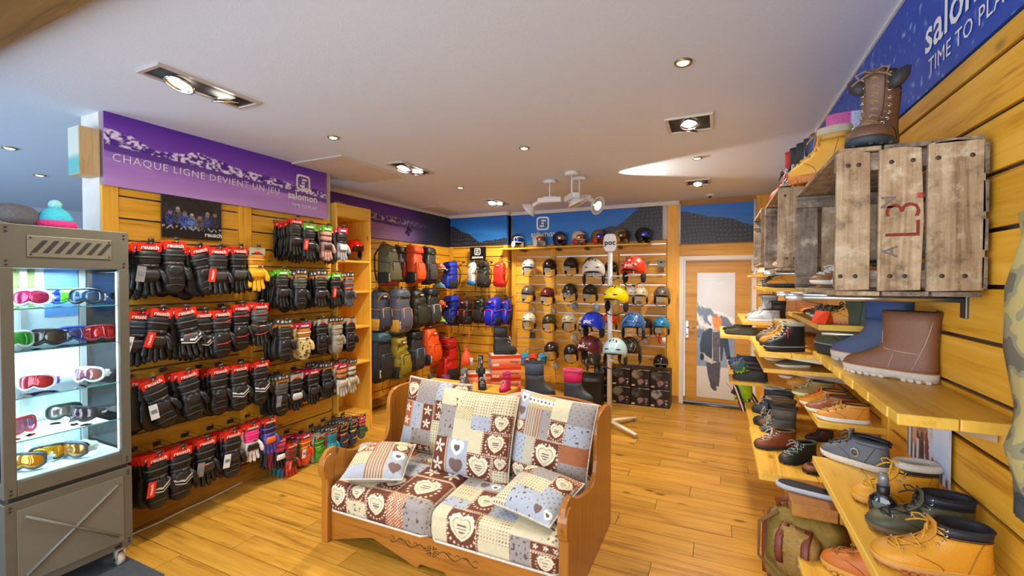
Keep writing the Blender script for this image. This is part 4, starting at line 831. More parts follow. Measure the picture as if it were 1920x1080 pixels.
HW = [(992, 500, '#c9cacb', 'white full cut helmet at the left of the top wall row', dict(pads='#c9cacb')), (1031, 500, '#1c1c1a', 'glossy black helmet, second in the top wall row', {}), (1071, 497, '#2a261a', 'dark bronze helmet, third in the top wall row', {}),
      (1108, 498, '#4a4030', 'brown helmet half hidden behind the big white rack helmet', {}), (1146, 505, '#1b1b1c', 'black dotted helmet behind the rack pole, top wall row', dict(spots=[(1., -.5, .008), (.9, .2, .01), (1.2, .6, .008)])),
      (991, 549, '#5c554c', 'taupe grey helmet at the left of the second wall row', {}), (1027, 553, '#6a2420', 'maroon helmet, second in the second wall row', {}), (1069, 546, '#2a2820', 'black helmet with mirrored goggles in the second wall row', dict(goggle='#4a4c50')),
      (1107, 548, '#1d1c1a', 'black helmet behind the white hanging rack arm', {}), (1180, 552, '#b9b8b2', 'pale grey helmet just right of the yellow rack helmet', dict(side='#b9b8b2', price=False)), (1200, 552, '#d8cfb0', 'cream helmet with black lining, second wall row', {}), (1241, 553, '#6a6058', 'taupe helmet at the right end of the second wall row', {}),
      (992, 600, '#d9d3c2', 'off white helmet at the left of the third wall row', {}), (1030, 603, '#3a3320', 'olive bronze helmet, second in the third wall row', {}), (1067, 602, '#bcb8a6', 'beige white helmet, third in the third wall row', {}),
      (1098, 605, '#c9c8be', 'white helmet hidden behind the bright blue rack helmet', {}), (1143, 602, '#c83018', 'red orange helmet behind the rack pole', {}), (1208, 611, '#1c1c1d', 'black helmet behind the metallic blue rack helmet', {}), (1240, 610, '#2a8cc4', 'sky blue helmet with red tag, right end of third wall row', {}),
      (1034, 655, '#2c2026', 'plum black helmet at the left of the lowest wall row', {}), (1071, 660, '#181828', 'midnight navy helmet, second in the lowest wall row', {}), (1108, 668, '#17181a', 'black helmet with goggles under the maroon rack helmet', dict(goggle='#2c3a44'))]
for u, v, c, l, kw in HW:
    p = ony(u, v, 6.48); p.z -= .0; helmet(l, p, random.uniform(-.1, .2), c, group=G, sc=1.04, **kw)
    peg((p.x, YB, p.z+.02), (p.x, p.y+.05, p.z+.02), 'peg behind the '+' '.join(l.split()[:11]), 'grey helmet pegs on the back wall')
t_ = None
for u, v, l in [(1240, 498, 'empty grey helmet holder at the right of the slat wall'), (1207, 500, 'grey helmet holder with yellow card beside the red helmet')]:
    p = ony(u, v, 6.62); t = thing('helmet_holder', l, 'holder', p, 0, 'empty helmet holders')
    part('plate', MB().box((0, 0, .02), (.10, .014, .085)), M('#8d8f8c', .5), t, bevel=.004); part('crossbar', MB().box((0, -.01, .07), (.16, .03, .022)), M('#8d8f8c', .5), t, bevel=.004); part('arm', MB().box((0, .035, .05), (.03, .09, .03)), DSTEEL, t)
    for i in range(4): part('prong', MB().box((-.03+.02*i, 0, -.06), (.009, .012, .08)), M('#55585a', .5), t)
    if 'yellow' in l: part('price_card', MB().box((0, -.012, .02), (.06, .004, .05)), M('#d2c83a', .5), t)
# hang tags below some wall helmets
for u, v, l, c in [(1077, 574, 'silver swing tag under the goggled black helmet', '#8a9aa4'), (1118, 577, 'pale blue swing tag beside the hanging rack arm', '#9ab8cc'), (998, 629, 'dark swing tag under the off white helmet', '#55585a'), (1076, 634, 'white swing tag under the beige white helmet', '#d0d2d2'), (1041, 686, 'white swing tag under the plum black helmet', '#c8cacc'), (1210, 641, 'cream swing tag under the metallic blue helmet', '#c9bfa0'),
                   (1000, 579, 'narrow white swing tag under the taupe grey helmet', '#c8ccd2'), (1038, 582, 'narrow white swing tag under the maroon helmet', '#c8ccd2')]:
    p = ony(u, v, 6.66); t = thing('swing_tag', l, 'tag', p, 0, 'paper swing tags on the slat wall'); w_ = .02 if 'narrow' in l else .042
    part('card', MB().box((0, 0, 0), (w_*2, .002, .1)), M(c, .5, kind='paint'), t, rot=(0, random.uniform(-.5, .1), 0)); part('string', MB().tube([(0, 0, .045), (-.01, -.02, .1), (-.012, .045, .12)], .0015, 4), BLACKM, t)
p = ony(1240, 632, 6.4); t = thing('ribbon_tag', 'red and white ribbon tag hanging from the sky blue helmet', 'tag', p)
part('ribbon', MB().tube([(0, 0, .1), (-.02, -.03, .03), (-.03, -.03, -.06), (-.01, -.02, -.085)], .016, 6, flat=.2), M('#d8281c', .5), t); part('disc', MB().box((.035, -.02, -.05), (.05, .003, .1)), M('#d8d4ce', .5), t)
# ---- display rack in front of the wall
RX, RY = -1.155, 5.25
t = thing('helmet_rack', 'white helmet display pole with rounded sign head and splayed feet', 'display rack', (RX, RY, 0))
RW = M('#dfe0e0', .35)
part('pole', MB().tube([(0, 0, .06), (0, 0, 2.08)], .029, 16), RW, t)
sgn = part('sign_head', MB().loft([[(.075*math.copysign(abs(math.cos(a))**.6, math.cos(a)), y, .105*math.copysign(abs(math.sin(a))**.6, math.sin(a))) for a in [2*PI*i/24 for i in range(24)]] for y in (-.02, .02)]), RW, t, (0, -.01, 2.19), (0, 0, .2), bevel=.006)
text('poc', .085, INK, sgn, (0, -.023, .0), bold=.03)
for a in (.64, -.97, 2.9):
    f_ = part('foot', MB().tube([(0, 0, .075), (.2*math.cos(-a), .2*math.sin(-a), .06), (.44*math.cos(-a), .44*math.sin(-a), .04)], [.03, .03, .024], 8, flat=.6), M('#e2dcc4', .35), t)
    part('glide', MB().tube([(.42*math.cos(-a), .42*math.sin(-a), 0), (.42*math.cos(-a), .42*math.sin(-a), .03)], .02, 10), M('#8c9088', .4), f_)
part('clamp', MB().tube([(0, 0, .78), (0, 0, .82)], .036, 12).tube([(-.1, -.03, .8), (.12, -.03, .8)], .012, 6), RW, t)
GR = 'helmets on the white display pole'
RK = [(1113, 508, '#d6d3ca', 'big white helmet with black straps on the display pole', dict(yaw=.35, price=False, strap='#2a2a2a'), -.2), (1188, 504, '#dd3a1c', 'red orange helmet with white dots on the display pole', dict(logo='poc', spots=[(.7, -.6, .014), (.9, .15, .012), (1.1, -.1, .005), (1.25, .75, .012), (.5, .3, .006), (1.15, -.5, .004)], price=False, yaw=-.1), .25),
      (1155, 558, '#e6d416', 'yellow helmet with white straps on the display pole', dict(yaw=-.05, price=False), .12), (1112, 607, '#163ad0', 'bright blue helmet on the display pole', dict(logo='poc', price=False, yaw=-.1), -.2),
      (1187, 609, '#1f5c9c', 'metallic blue helmet with silver lines on the display pole', dict(line='#a9c4dc', price=False, yaw=.3), .25), (1106, 652, '#5c2026', 'maroon helmet on the display pole, left side low', dict(logo='poc', price=False, yaw=-.3), -.22),
      (1153, 658, '#a9c8d2', 'pale ice blue helmet at the front of the display pole', dict(price=False, yaw=.25), .0), (1181, 655, '#241c18', 'dark brown helmet with fine lines, low on display pole', dict(line='#8a7a6a', price=False, yaw=.5), .25)]
for u, v, c, l, kw, dx in RK:
    yw = kw.pop('yaw'); yy = RY-(.30 if 'ice' in l else .22 if 'yellow' in l else .06 if dx else .1); p = ony(u, v, yy)
    helmet(l, p, yw-.25, c, group=GR, sc=1.26, **kw)
    part('arm', MB().tube([(0, 0, p.z-.08), ((p.x-RX)*.6, (p.y-RY)*.6, p.z-.085), (p.x-RX, p.y-RY, p.z-.06), (p.x-RX, p.y-RY, p.z+.05)], .009, 8), RW, t)
# ---- visor helmets on the top shelf
sh = thing('wall_shelf', 'pine shelf of visor helmets under the blue banner', 'shelf', ((-3.2-.885)/2, YB-.14, 2.25))
part('board', MB().b2((-1.16, -.16, -.012), (-.36, .13, .012)), SHELFW['x'], sh, bevel=.003); part('board', MB().b2((-.355, -.16, -.006), (1.16, .13, .018)), SHELFW['x'], sh, bevel=.003)
for x in (-.8, -.2, .25, .75): part('bracket', MB().box((x, 0, -.03), (.025, .2, .035)), DSTEEL, sh)
VH = [(969, 454, '#2a2624', 'black and white visor helmet with blue visor, left of shelf', dict(visor='#1a2f9a', frame='#e4e2e0', side='#d8d4cc', stripe='#e0dcd8')), (1010, 452, '#d4d0c4', 'white visor helmet with amber visor on the shelf', dict(visor='#9a5a24', frame='#d8d4ca', side='#c8c8c6')),
      (1048, 450, '#1c2238', 'navy visor helmet with pink trim and grey visor', dict(visor='#8a7c70', frame='#20242c', side='#1c2a4a', stripe='#c8366a')), (1084, 448, '#d6cebc', 'white visor helmet with red cheek guard', dict(visor='#a8622a', frame='#e4ded0', side='#c8402c')),
      (1121, 446, '#7a6a30', 'olive visor helmet with red trim and violet visor', dict(visor='#4a1a9a', frame='#7a6a30', side='#d83a20', stripe='#d8321e')), (1163, 444, '#8a7c3c', 'gold visor helmet with bronze visor and orange cheek', dict(visor='#6a4a30', frame='#26221c', side='#c8862c')), (1205, 442, '#211f18', 'black studded visor helmet with blue visor, right of shelf', dict(visor='#1c38b8', frame='#1a1a18', side='#2a2820', spots=[(1.2, .9, .007), (1.4, 1.2, .007), (1.0, 1.4, .007), (1.5, .8, .007)]))]
for u, v, c, l, kw in VH:
    p = ony(u, v, YB-.15); p.z = 2.262+.155*.86 if u < 1040 else 2.268+.155*.86
    helmet(l, p, 1.05, c, group='visor helmets on the top shelf', price=False, sc=.86, full=1, vents=None, **kw)
p = ony(1239, 679, 6.32); helmet('black open face helmet on the stacked dark helmet boxes', p, .1, '#161616', group=None, sc=.95, full=1, stripe='#8a8a84', price=False, vents=None, rough=.15)
p = onx(664, 463, -3.79); p.z = 1.97+.16*.9; helmet('glossy red helmet on the tall pine shelf unit', p, LEFT-.2, '#d81c10', sc=.9, price=False, rough=.12)
part('goggle_lens', share('glens2', lambda: visor_mb(1.4, 1.9, .85, 1.06)), M('#3a2014', .1, .3), bpy.data.objects['ski_helmet.%03d' % (len([o for o in bpy.data.objects if o.name.startswith('ski_helmet')])-1)])
# ---- boxed helmets at the foot of the wall
def box_art(seed):
    def f(u, v, W, Hh):
        c = np.repeat(srgb([26, 18, 16])[None], len(u), 0); win = (v > u*.95+.12) & (u > .03) & (v < .97)
        hc = [(.55, .54, .5), (.5, .5, .42), (.3, .3, .3), (.62, .62, .62), (.42, .4, .4), (.36, .36, .38), (.55, .5, .42), (.5, .48, .46)][seed % 8]
        hl = win & (((u-.32)/.3)**2+((v-.72)/.26)**2 < 1); c = np.where(win[:, None], srgb([12, 10, 10]), c); c = np.where(hl[:, None], mixc(srgb(np.array(hc)*.35), srgb(np.array(hc)), np.clip(fbm(u*6, v*6, seed)*2-.5, 0, 1)), c)
        e = ((u-.52)/.17)**2+((v-.34)/.14)**2 < 1; c = np.where(e[:, None], mixc(srgb([122, 86, 78]), srgb([168, 130, 120]), fbm(u*9, v*9, seed)), c); e = ((u-.47)/.09)**2+((v-.19)/.07)**2 < 1; c = np.where(e[:, None], srgb([116, 100, 150]), c)
        q = (np.abs(u-.83) < .08) & (np.abs(v-.42) < .04) & (np.sin(u*120) > -.4); c = np.where(q[:, None], srgb([170, 160, 154]), c); q = (np.abs(u-.85) < .055) & (np.abs(v-.27) < .08) & (fbm(u*22, v*22, seed+3) > .5); c = np.where(q[:, None], srgb([176, 170, 176]), c)
        q = (np.abs(u-.83) < .08) & (np.abs(v-.11) < .02) & (np.sin(u*140) > -.2); c = np.where(q[:, None], srgb([190, 186, 180]), c); q = (np.abs(u-.12) < .09) & (np.abs(v-.1) < .05); c = np.where(q[:, None], srgb([196, 184, 140]), c)
        q = (v > .965) & (np.sin(u*90) > 0) & (u > .4); return np.where(q[:, None], srgb([220, 214, 206]), c)
    return f
BXY = 6.30
i = 0
for r, z in enumerate((.0, .255)):
    for c in range(4):
        x = -.572-.262*(4-c)+.262-.256
        t = thing('helmet_box', f'black helmet box, {["lower", "upper"][r]} row, {ORD[c]} from the display pole', 'box', (x, BXY+.008*r+.004*c, z), 0, 'stacked boxed helmets')
        part('carton', MB().b2((0, 0, 0), (.254, .3, .25)), M('#1d1513', .5, kind='paint'), t, bevel=.003); part('front_print', panel_mesh(.25, .246, 46, 46, box_art(i), .002), print_mat(.3), t, (.002, 0, .002), smooth=False); i += 1
t = thing('helmet_box', 'open black helmet box beside the pink child boot', 'box', (-1.72, 5.93, .0), .1); part('carton', MB().b2((0, 0, 0), (.3, .3, .42)), M('#151414', .5, kind='paint'), t, bevel=.003); part('lid_flap', MB().box((.15, -.06, .41), (.3, .14, .004), Matrix.Rotation(.5, 3, 'X')), M('#1d1b1a', .5), t)
helmet('dark green helmet on the open black box', Vector((-1.57, 6.10, .42+.165)), .4, '#2c2c20', sc=.9, price=False)
# ================================================================== FOOTWEAR  (local: heel at origin, toe towards +x, unit length)
def outl(z, xb, xf, w_, full=1., n=28):
    """foot outline: narrow heel, wide ball"""
    R = []; xc = (xb+xf)/2; a = (xf-xb)/2
    for i in range(n):
        t = 2*PI*i/n; cx = math.copysign(abs(math.cos(t))**.85, math.cos(t)); sy = math.copysign(abs(math.sin(t))**.8, math.sin(t))
        k = 1+full*(.13*cx-.10*math.cos(PI*(cx+.2))*.5); R.append((xc+a*cx, w_/2*sy*k, z))
    return R
PROF = {   # (z, back x, front x, width, outline strength)
 'boot': [(.075, .02, .975, .33, 1), (.10, .005, .99, .35, 1), (.14, 0, .985, .352, 1), (.18, 0, .955, .342, 1), (.215, .005, .90, .33, 1), (.245, .008, .82, .315, .9), (.275, .01, .73, .30, .8), (.31, .012, .645, .285, .7), (.35, .015, .575, .27, .5), (.40, .02, .525, .265, .3), (.46, .018, .495, .265, .2), (.52, .012, .48, .27, .1), (.57, .005, .48, .28, 0)],
 'chuk': [(.07, .02, .975, .32, 1), (.10, .005, .99, .345, 1), (.135, 0, .98, .34, 1), (.165, 0, .94, .33, 1), (.195, .005, .87, .315, .9), (.225, .008, .78, .30, .8), (.26, .012, .69, .285, .7), (.30, .016, .61, .27, .5), (.34, .018, .555, .26, .3), (.385, .012, .525, .26, .2), (.41, .008, .52, .262, .1)],
 'low': [(.06, .02, .975, .32, 1), (.09, .005, .99, .345, 1), (.12, 0, .98, .34, 1), (.15, 0, .94, .33, 1), (.175, .005, .87, .315, .9), (.20, .01, .78, .30, .8), (.23, .014, .68, .28, .6), (.26, .016, .60, .265, .4), (.285, .01, .56, .26, .3)],
 'slip': [(.05, .02, .975, .31, 1), (.08, .005, .985, .33, 1), (.11, 0, .97, .325, 1), (.135, 0, .92, .31, 1), (.155, .005, .83, .30, .9), (.175, .01, .73, .29, .8), (.20, .012, .66, .27, .6), (.22, .01, .62, .26, .4)],
 'pull': [(.085, .03, .975, .33, 1), (.11, .01, .99, .345, 1), (.15, .005, .98, .345, 1), (.19, .005, .945, .335, 1), (.225, .008, .885, .325, 1), (.26, .01, .80, .31, .9), (.30, .012, .70, .295, .7), (.35, .014, .61, .28, .5), (.42, .012, .55, .275, .3), (.52, .004, .54, .29, .2), (.64, -.006, .545, .305, .1), (.78, -.012, .55, .315, 0)],
 'lace': [(.085, .02, .975, .33, 1), (.11, .005, .99, .345, 1), (.15, 0, .98, .345, 1), (.19, 0, .945, .335, 1), (.225, .005, .885, .32, 1), (.26, .01, .80, .305, .9), (.30, .014, .70, .29, .7), (.35, .018, .61, .275, .5), (.42, .02, .54, .27, .3), (.52, .016, .50, .275, .2), (.66, .004, .49, .285, .1), (.82, -.008, .495, .30, 0), (.93, -.012, .50, .31, 0)],
 'snow': [(.08, .0, .985, .36, 1), (.12, -.01, 1.0, .38, 1), (.17, -.012, .99, .38, 1), (.22, -.012, .95, .37, 1), (.26, -.01, .89, .355, .9), (.31, -.005, .80, .34, .8), (.37, 0, .71, .325, .6), (.44, .004, .645, .315, .4), (.5, .004, .61, .315, .3), (.62, -.005, .60, .325, .2), (.78, -.012, .605, .34, .1), (.95, -.016, .61, .35, 0)]}
SPLIT = {'snow': 9, 'boot': 10, 'chuk': 9, 'low': 7, 'slip': 6, 'pull': 9, 'lace': 11}
def upper_mb(kind, a, b, close):
    P = PROF[kind][a:b]; R = [outl(*p) for p in P]
    if close:
        z, xb, xf, w_, f = P[-1]; R.append(outl(z+.006, xb+.012, xf-.012, w_-.024, f)); R.append(outl(z-.005, xb+.022, xf-.022, w_-.045, f)); R.append(outl(z-.10, xb+.03, xf-.02, w_-.06, f))
    return MB().loft(R, True, True)
def sole_mb(kind, chunky):
    z1 = PROF[kind][0][0]+.02; h = .03 if chunky else .0
    R = [outl(.0, .012, .955, .315, 1), outl(.012, .0, .985, .335, 1), outl(z1*.6, -.008, 1.0, .352, 1), outl(z1, -.006, .998, .35, 1), outl(z1+.004, .01, .98, .33, 1)]
    mb = MB().loft(R)
    v = []
    for x, y, z in mb.v:                       # toe spring and arch
        if z < z1*.9: z += .03*max(0, (x-.8)/.2)**2*(1-z/z1)
        if chunky and z < .03 and .28 < x < .45: z += .028
        v.append((x, y, z))
    mb.v = v; return mb
def lug_mb():
    mb = MB()
    for s in (-1, 1):
        for x in [.04+.075*i for i in range(13)]:
            if .27 < x < .42: continue
            y = s*.166*(1+.13*(2*x-1)-.1*math.cos(PI*((2*x-1)+.2))*.5)*max(.35, min(1, (1-x)*5, .55+x*4)); mb.box((x, y*.98, .018), (.045, .03, .036))
    return mb
def front_at(kind, z):
    P = PROF[kind]
    for p, q in zip(P[:-1], P[1:]):
        if p[0] <= z <= q[0]:
            k = (z-p[0])/(q[0]-p[0]); return [p[i]+(q[i]-p[i])*k for i in range(5)]
    return list(P[-1])
def surf(kind, z, y, off=.01):
    z_, xb, xf, w_, f = front_at(kind, z); xc, a = (xb+xf)/2, (xf-xb)/2
    k = min(.98, abs(y)/(w_/2)); c = math.sqrt(max(0, 1-k**2.4))
    return Vector((xc+a*c**.9+off*.6, y, z+off*.8))
LZ = {'boot': (.235, .54, 6), 'chuk': (.2, .40, 5), 'low': (.17, .275, 5), 'lace': (.25, .88, 8), 'slip': None, 'pull': None, 'snow': (.3, .55, 3)}
def laces_mb(kind, bow=True):
    z0, z1, n = LZ[kind]; mb = MB(); prev = None
    for i in range(n):
        z = z0+(z1-z0)*i/(n-1); yl = .098; l, r = surf(kind, z, -yl), surf(kind, z, yl); c_ = surf(kind, z, 0, .03)
        if i == 0: mb.tube([l, c_, r], .0105, 5)
        else:
            zc = surf(kind, z-(z1-z0)/(n-1)*.5, 0, .034)
            mb.tube([prev[0], zc, r], .0105, 5); mb.tube([prev[1], zc+Vector((.008, 0, .008)), l], .0105, 5)
        prev = (l, r)
    if bow:
        c_ = surf(kind, z1, 0, .04)
        for s in (-1, 1):
            mb.tube([c_, c_+Vector((.05, s*.07, .035)), c_+Vector((.09, s*.13, .0)), c_+Vector((.07, s*.11, -.05)), c_+Vector((.01, s*.02, -.01))], .009, 5)
            mb.tube([c_, c_+Vector((.06, s*.05, -.02)), c_+Vector((.1, s*.12, -.08)), c_+Vector((.13, s*.15, -.12))], .009, 5)
    return mb
def tongue_mb(kind):
    z0, z1, n = LZ[kind]; top = PROF[kind][-1][0]+.07; R = []
    for i in range(7):
        z = z0+(min(top, z1)-z0)*i/6; p = surf(kind, min(z, PROF[kind][-1][0]), 0, .006)
        if i == 6: p = p+Vector((.015, 0, .075))
        hw = .062+.02*i/6; R.append([(p.x-.012, -hw, p.z-.006), (p.x+.002, -hw*.9, p.z+.004), (p.x+.012, 0, p.z+.01), (p.x+.002, hw*.9, p.z+.004), (p.x-.012, hw, p.z-.006), (p.x-.022, 0, p.z-.006)])
    return MB().loft(R)
def collar_mb(kind, r): 
    z, xb, xf, w_, f = PROF[kind][-1]; return MB().tube(outl(z+.004, xb+.008, xf-.008, w_-.016, f), r, 7, True)
def welt_mb(kind):
    z = PROF[kind][0][0]+.026; return MB().tube(outl(z, -.004, .996, .35, 1), .007, 5, True)
def rings_mb(kind):
    z0, z1, n = LZ[kind]; mb = None; out = []
    for i in range(n):
        for s in (-1, 1):
            p = surf(kind, z0+(z1-z0)*i/(n-1), s*.104, .012); out.append(p)
    return out
EYE = lambda: MB().tube([(.017*math.cos(2*PI*i/10), .017*math.sin(2*PI*i/10), 0) for i in range(10)], .0075, 5, True)
def shoe(label, toe, heel, z, kind='boot', up='#b8741e', top=None, sole='#c9a26a', lace=None, lining='#3a2c1e', fur=None, chunky=True, tongue=None, mat='leather', eye=None, tagk=None, group=None, cat=None, name=None, welt=None, strap=None, bow=True, sc=1., hs=1., soleh=None, pull=None, ws=1.08):
    d_ = Vector((toe[0]-heel[0], toe[1]-heel[1], 0)); L0 = d_.length; ang = math.atan2(d_.y, d_.x)
    t = thing(name or {'boot': 'lace_up_boot', 'chuk': 'ankle_shoe', 'low': 'sneaker', 'slip': 'slip_on_shoe', 'pull': 'pull_on_boot', 'lace': 'tall_laced_boot', 'snow': 'snow_boot'}[kind], label, cat or ('shoe' if kind in ('low', 'slip', 'chuk') else 'boot'), (heel[0], heel[1], z), ang, group)
    t.scale = (L0, L0*ws, L0*hs); k = SPLIT[kind]; n = len(PROF[kind])
    um = M(up, .5, kind=mat); tm = M(top, .55, kind=mat if kind != 'snow' else 'nylon') if top else None
    if top:
        part('vamp', share(('vamp', kind), lambda: upper_mb(kind, 0, k+1, False)), um, t); part('shaft' if kind in ('snow', 'pull', 'lace') else 'ankle_collar', share(('shaft', kind), lambda: MB().loft([outl(z_, xb-.004, xf+.004, w_+.008, f) for z_, xb, xf, w_, f in PROF[kind][k:k+1]]).add(*(lambda m: (m.v, m.f))(upper_mb(kind, k, n, True)))), tm, t)
    else: part('upper', share(('upper', kind), lambda: upper_mb(kind, 0, n, True)), um, t)
    so = part('sole', share(('sole', kind, chunky), lambda: sole_mb(kind, chunky)), M(sole, .6, kind='rubber'), t)
    if chunky: part('lugs', share('lugs', lug_mb, False), M(soleh or sole, .7, kind='rubber'), so)['kind'] = 'stuff'
    if welt: part('welt', share(('welt', kind), lambda: welt_mb(kind)), M(welt, .6), t)
    if kind in ('boot', 'chuk', 'low', 'lace'):
        q_ = [min(255, int(v*255)) for v in [int(up[i:i+2], 16)/255*.72 for i in (1, 3, 5)]]
        part('stitching', share(('seams', kind), lambda: seams_mb(kind)), M('#%02x%02x%02x' % tuple(q_), .7), t)['kind'] = 'stuff'
    if LZ[kind] and lace:
        part('tongue', share(('tongue', kind), lambda: tongue_mb(kind)), M(tongue or up, .6, kind=mat), t)
        part('laces', share(('laces', kind, bow), lambda: laces_mb(kind, bow)), M(lace, .7, kind='fabric'), t)
        if eye:
            for p in rings_mb(kind): part('eyelet', share('eyelet', EYE), M(eye, .25, .9), t, p, (p-Vector((.2, 0, p.z-.15))).to_track_quat('Z', 'Y').to_euler())
    part('lining', share(('collar', kind, bool(fur)), lambda: collar_mb(kind, .052 if fur else .017)), M(fur or lining, .9, kind='fur' if fur else 'fabric'), t)
    if pull: part('pull_tab', share(('ptab', kind), lambda: MB().tube([(.0, 0, PROF[kind][-1][0]-.05), (-.02, 0, PROF[kind][-1][0]+.02), (.02, 0, PROF[kind][-1][0]+.035), (.045, 0, PROF[kind][-1][0]-.02)], .016, 6, flat=.5)), M(pull, .6), t)
    if strap: part('strap', share(('bstrap', kind), lambda: MB().tube([surf(kind, .36, y, .012) for y in (-.12, -.08, -.03, .03, .08, .12)], .02, 6, flat=.6)), M(strap, .5), t)
    if tagk: part('hang_tag', share('stag', lambda: MB().b2((-.001, -.055, -.2), (.004, .055, 0)), False), M(tagk, .5, kind='paint'), t, (surf(kind, PROF[kind][-1][0]*.75, .1, .05)))
    return t
def side_pt(kind, z, x, s, off=.004):
    z_, xb, xf, w_, f = front_at(kind, z); xc, a = (xb+xf)/2, (xf-xb)/2; cx = max(-.97, min(.97, (x-xc)/a))
    ct = abs(cx)**(1/.85); st_ = math.sqrt(max(0, 1-ct*ct)); return (x, s*(w_/2*st_**.8*(1+f*(.13*cx-.10*math.cos(PI*(cx+.2))*.5))+off), z)
def seams_mb(kind):
    mb = MB(); top = PROF[kind][-1][0]; b = PROF[kind][0][0]+.03
    for s in (-1, 1):
        mb.tube([side_pt(kind, b+(.235-b)*t, .47+.21*t*t, s) for t in np.linspace(0, 1, 7)], .0045, 4)
        mb.tube([side_pt(kind, b+(top*.8-b)*t, .27-.13*t, s) for t in np.linspace(0, 1, 8)], .0045, 4)
        if top > .35: mb.tube([side_pt(kind, top*.83, x, s) for x in np.linspace(.06, .40, 8)], .0045, 4)
    return mb
def sp(u, v, z): p = onz(u, v, z); return (p.x, p.y)
# ------------------------------------------------------------------ shelves of the right wall
def shelf(label, xf, y0, y1, z, th=.028, brk=True, rail=False, name='wall_shelf', mat=None, nb=1):
    t = thing(name, label, 'shelf', (XR, (y0+y1)/2, z-th), 0, 'shoe shelves on the right wall'); h = (y1-y0)/2; d_ = XR-xf
    for i in range(nb):
        a, b = -d_+d_*i/nb, -d_+d_*(i+1)/nb
        part('board', MB().b2((a+.001, -h, 0), (b-.001, h, th)), mat or SHELFW['y'], t, bevel=.003)
    if brk:
        for s in (-1, 1):
            b = part('bracket', MB().prism([(-.005, -.05), (-.005, -.002), (-d_*.7, -.002), (-d_*.7, -.012)], 1, s*h*.78-.003, s*h*.78+.003), STEEL, t, smooth=False)
    if rail: part('edge_rail', MB().tube([(-d_+.01, -h-.006, -.012), (-.01, -h-.006, -.012)], .008, 8), STEEL, t)
    return t
S1 = 1.408
t = shelf('near pine boot shelf holding the brown pull on boot', .42, 1.44, 2.55, S1, .03, nb=2)
for k_ in range(6): part('edge_cleat', MB().box((-.245+.006, -.44+.17*k_, .016), (.018, .1, .03)), SHELFW['y'], t, bevel=.003)
shelf('pine shelf with the orange triangular price tent', .40, 2.3, 3.25, 1.557, .026, rail=True)
shelf('pine shelf under the black fleece cuffed boot', .205, 2.72, 3.5, 1.36, .026, nb=3)
shelf('pine shelf under the khaki slip on shoes', .235, 2.8, 3.55, 1.262, .024)
shelf('pine shelf under the row of six tan sneakers', .415, 2.38, 3.15, 1.113, .028)
shelf('lowest near pine shelf with wheat yellow work boots', .365, 1.05, 2.2, 1.015, .03, nb=2)
shelf('wide low pine shelf with brown and black hiking boots', .185, 2.38, 3.1, .84, .035, nb=2)
shelf('low far pine shelf of fur trimmed boots', .20, 3.0, 3.9, .80, .035)
shelf('far pine shelf of hiking trainers near the floor', .09, 3.75, 4.75, .98, .025)
shelf('far upper pine shelf of orange hiking boots', .28, 3.3, 4.3, 1.70, .026)
shelf('far pine shelf with grey tall laced boots', .17, 3.7, 4.6, 1.44, .024)
shelf('far narrow pine shelf with camouflage shoes', .02, 3.6, 4.3, 1.345, .024)
shelf('far high pine shelf of white sneakers', .30, 4.3, 5.6, 1.80, .024)
t = thing('wood_block', 'weathered wooden block shelf with one dark flat sole', 'shelf', (.44, 2.13, .83))
part('plank', MB().b2((-.17, -.12, 0), (-.02, .13, .05)), wood('old_plank', '#b0762e', '#9c6424', '#5c3a16', 'y', relief=.5), t, bevel=.004); part('plank', MB().b2((-.016, -.12, 0), (.225, .13, .05)), wood('old_plank', '', '', '', 'y'), t, bevel=.004)
# support arms under the crates
for y, x0, z, l in [(1.743, .245, 1.692, 'nearest chrome support arm under the big crate'), (2.22, .27, 1.688, 'second chrome support arm under the big crate'), (2.6, .25, 1.783, 'chrome support arm under the farther crate')]:
    t = thing('support_arm', l, 'bracket', (XR, y, z), 0, 'chrome support arms'); part('tube', MB().tube([(0, 0, 0), (x0-XR, 0, 0)], .0095, 12), STEEL, t); part('sleeve', MB().tube([(x0-XR-.03, 0, 0), (x0-XR+.012, 0, 0)], .0115, 12), ALU, t)
    part('wall_plate', MB().box((-.004, 0, -.02), (.008, .035, .07)), DSTEEL, t, bevel=.002); part('end_knob', MB().ell((x0-XR-.03, 0, 0), (.011, .011, .011), 10, 8), STEEL, t)
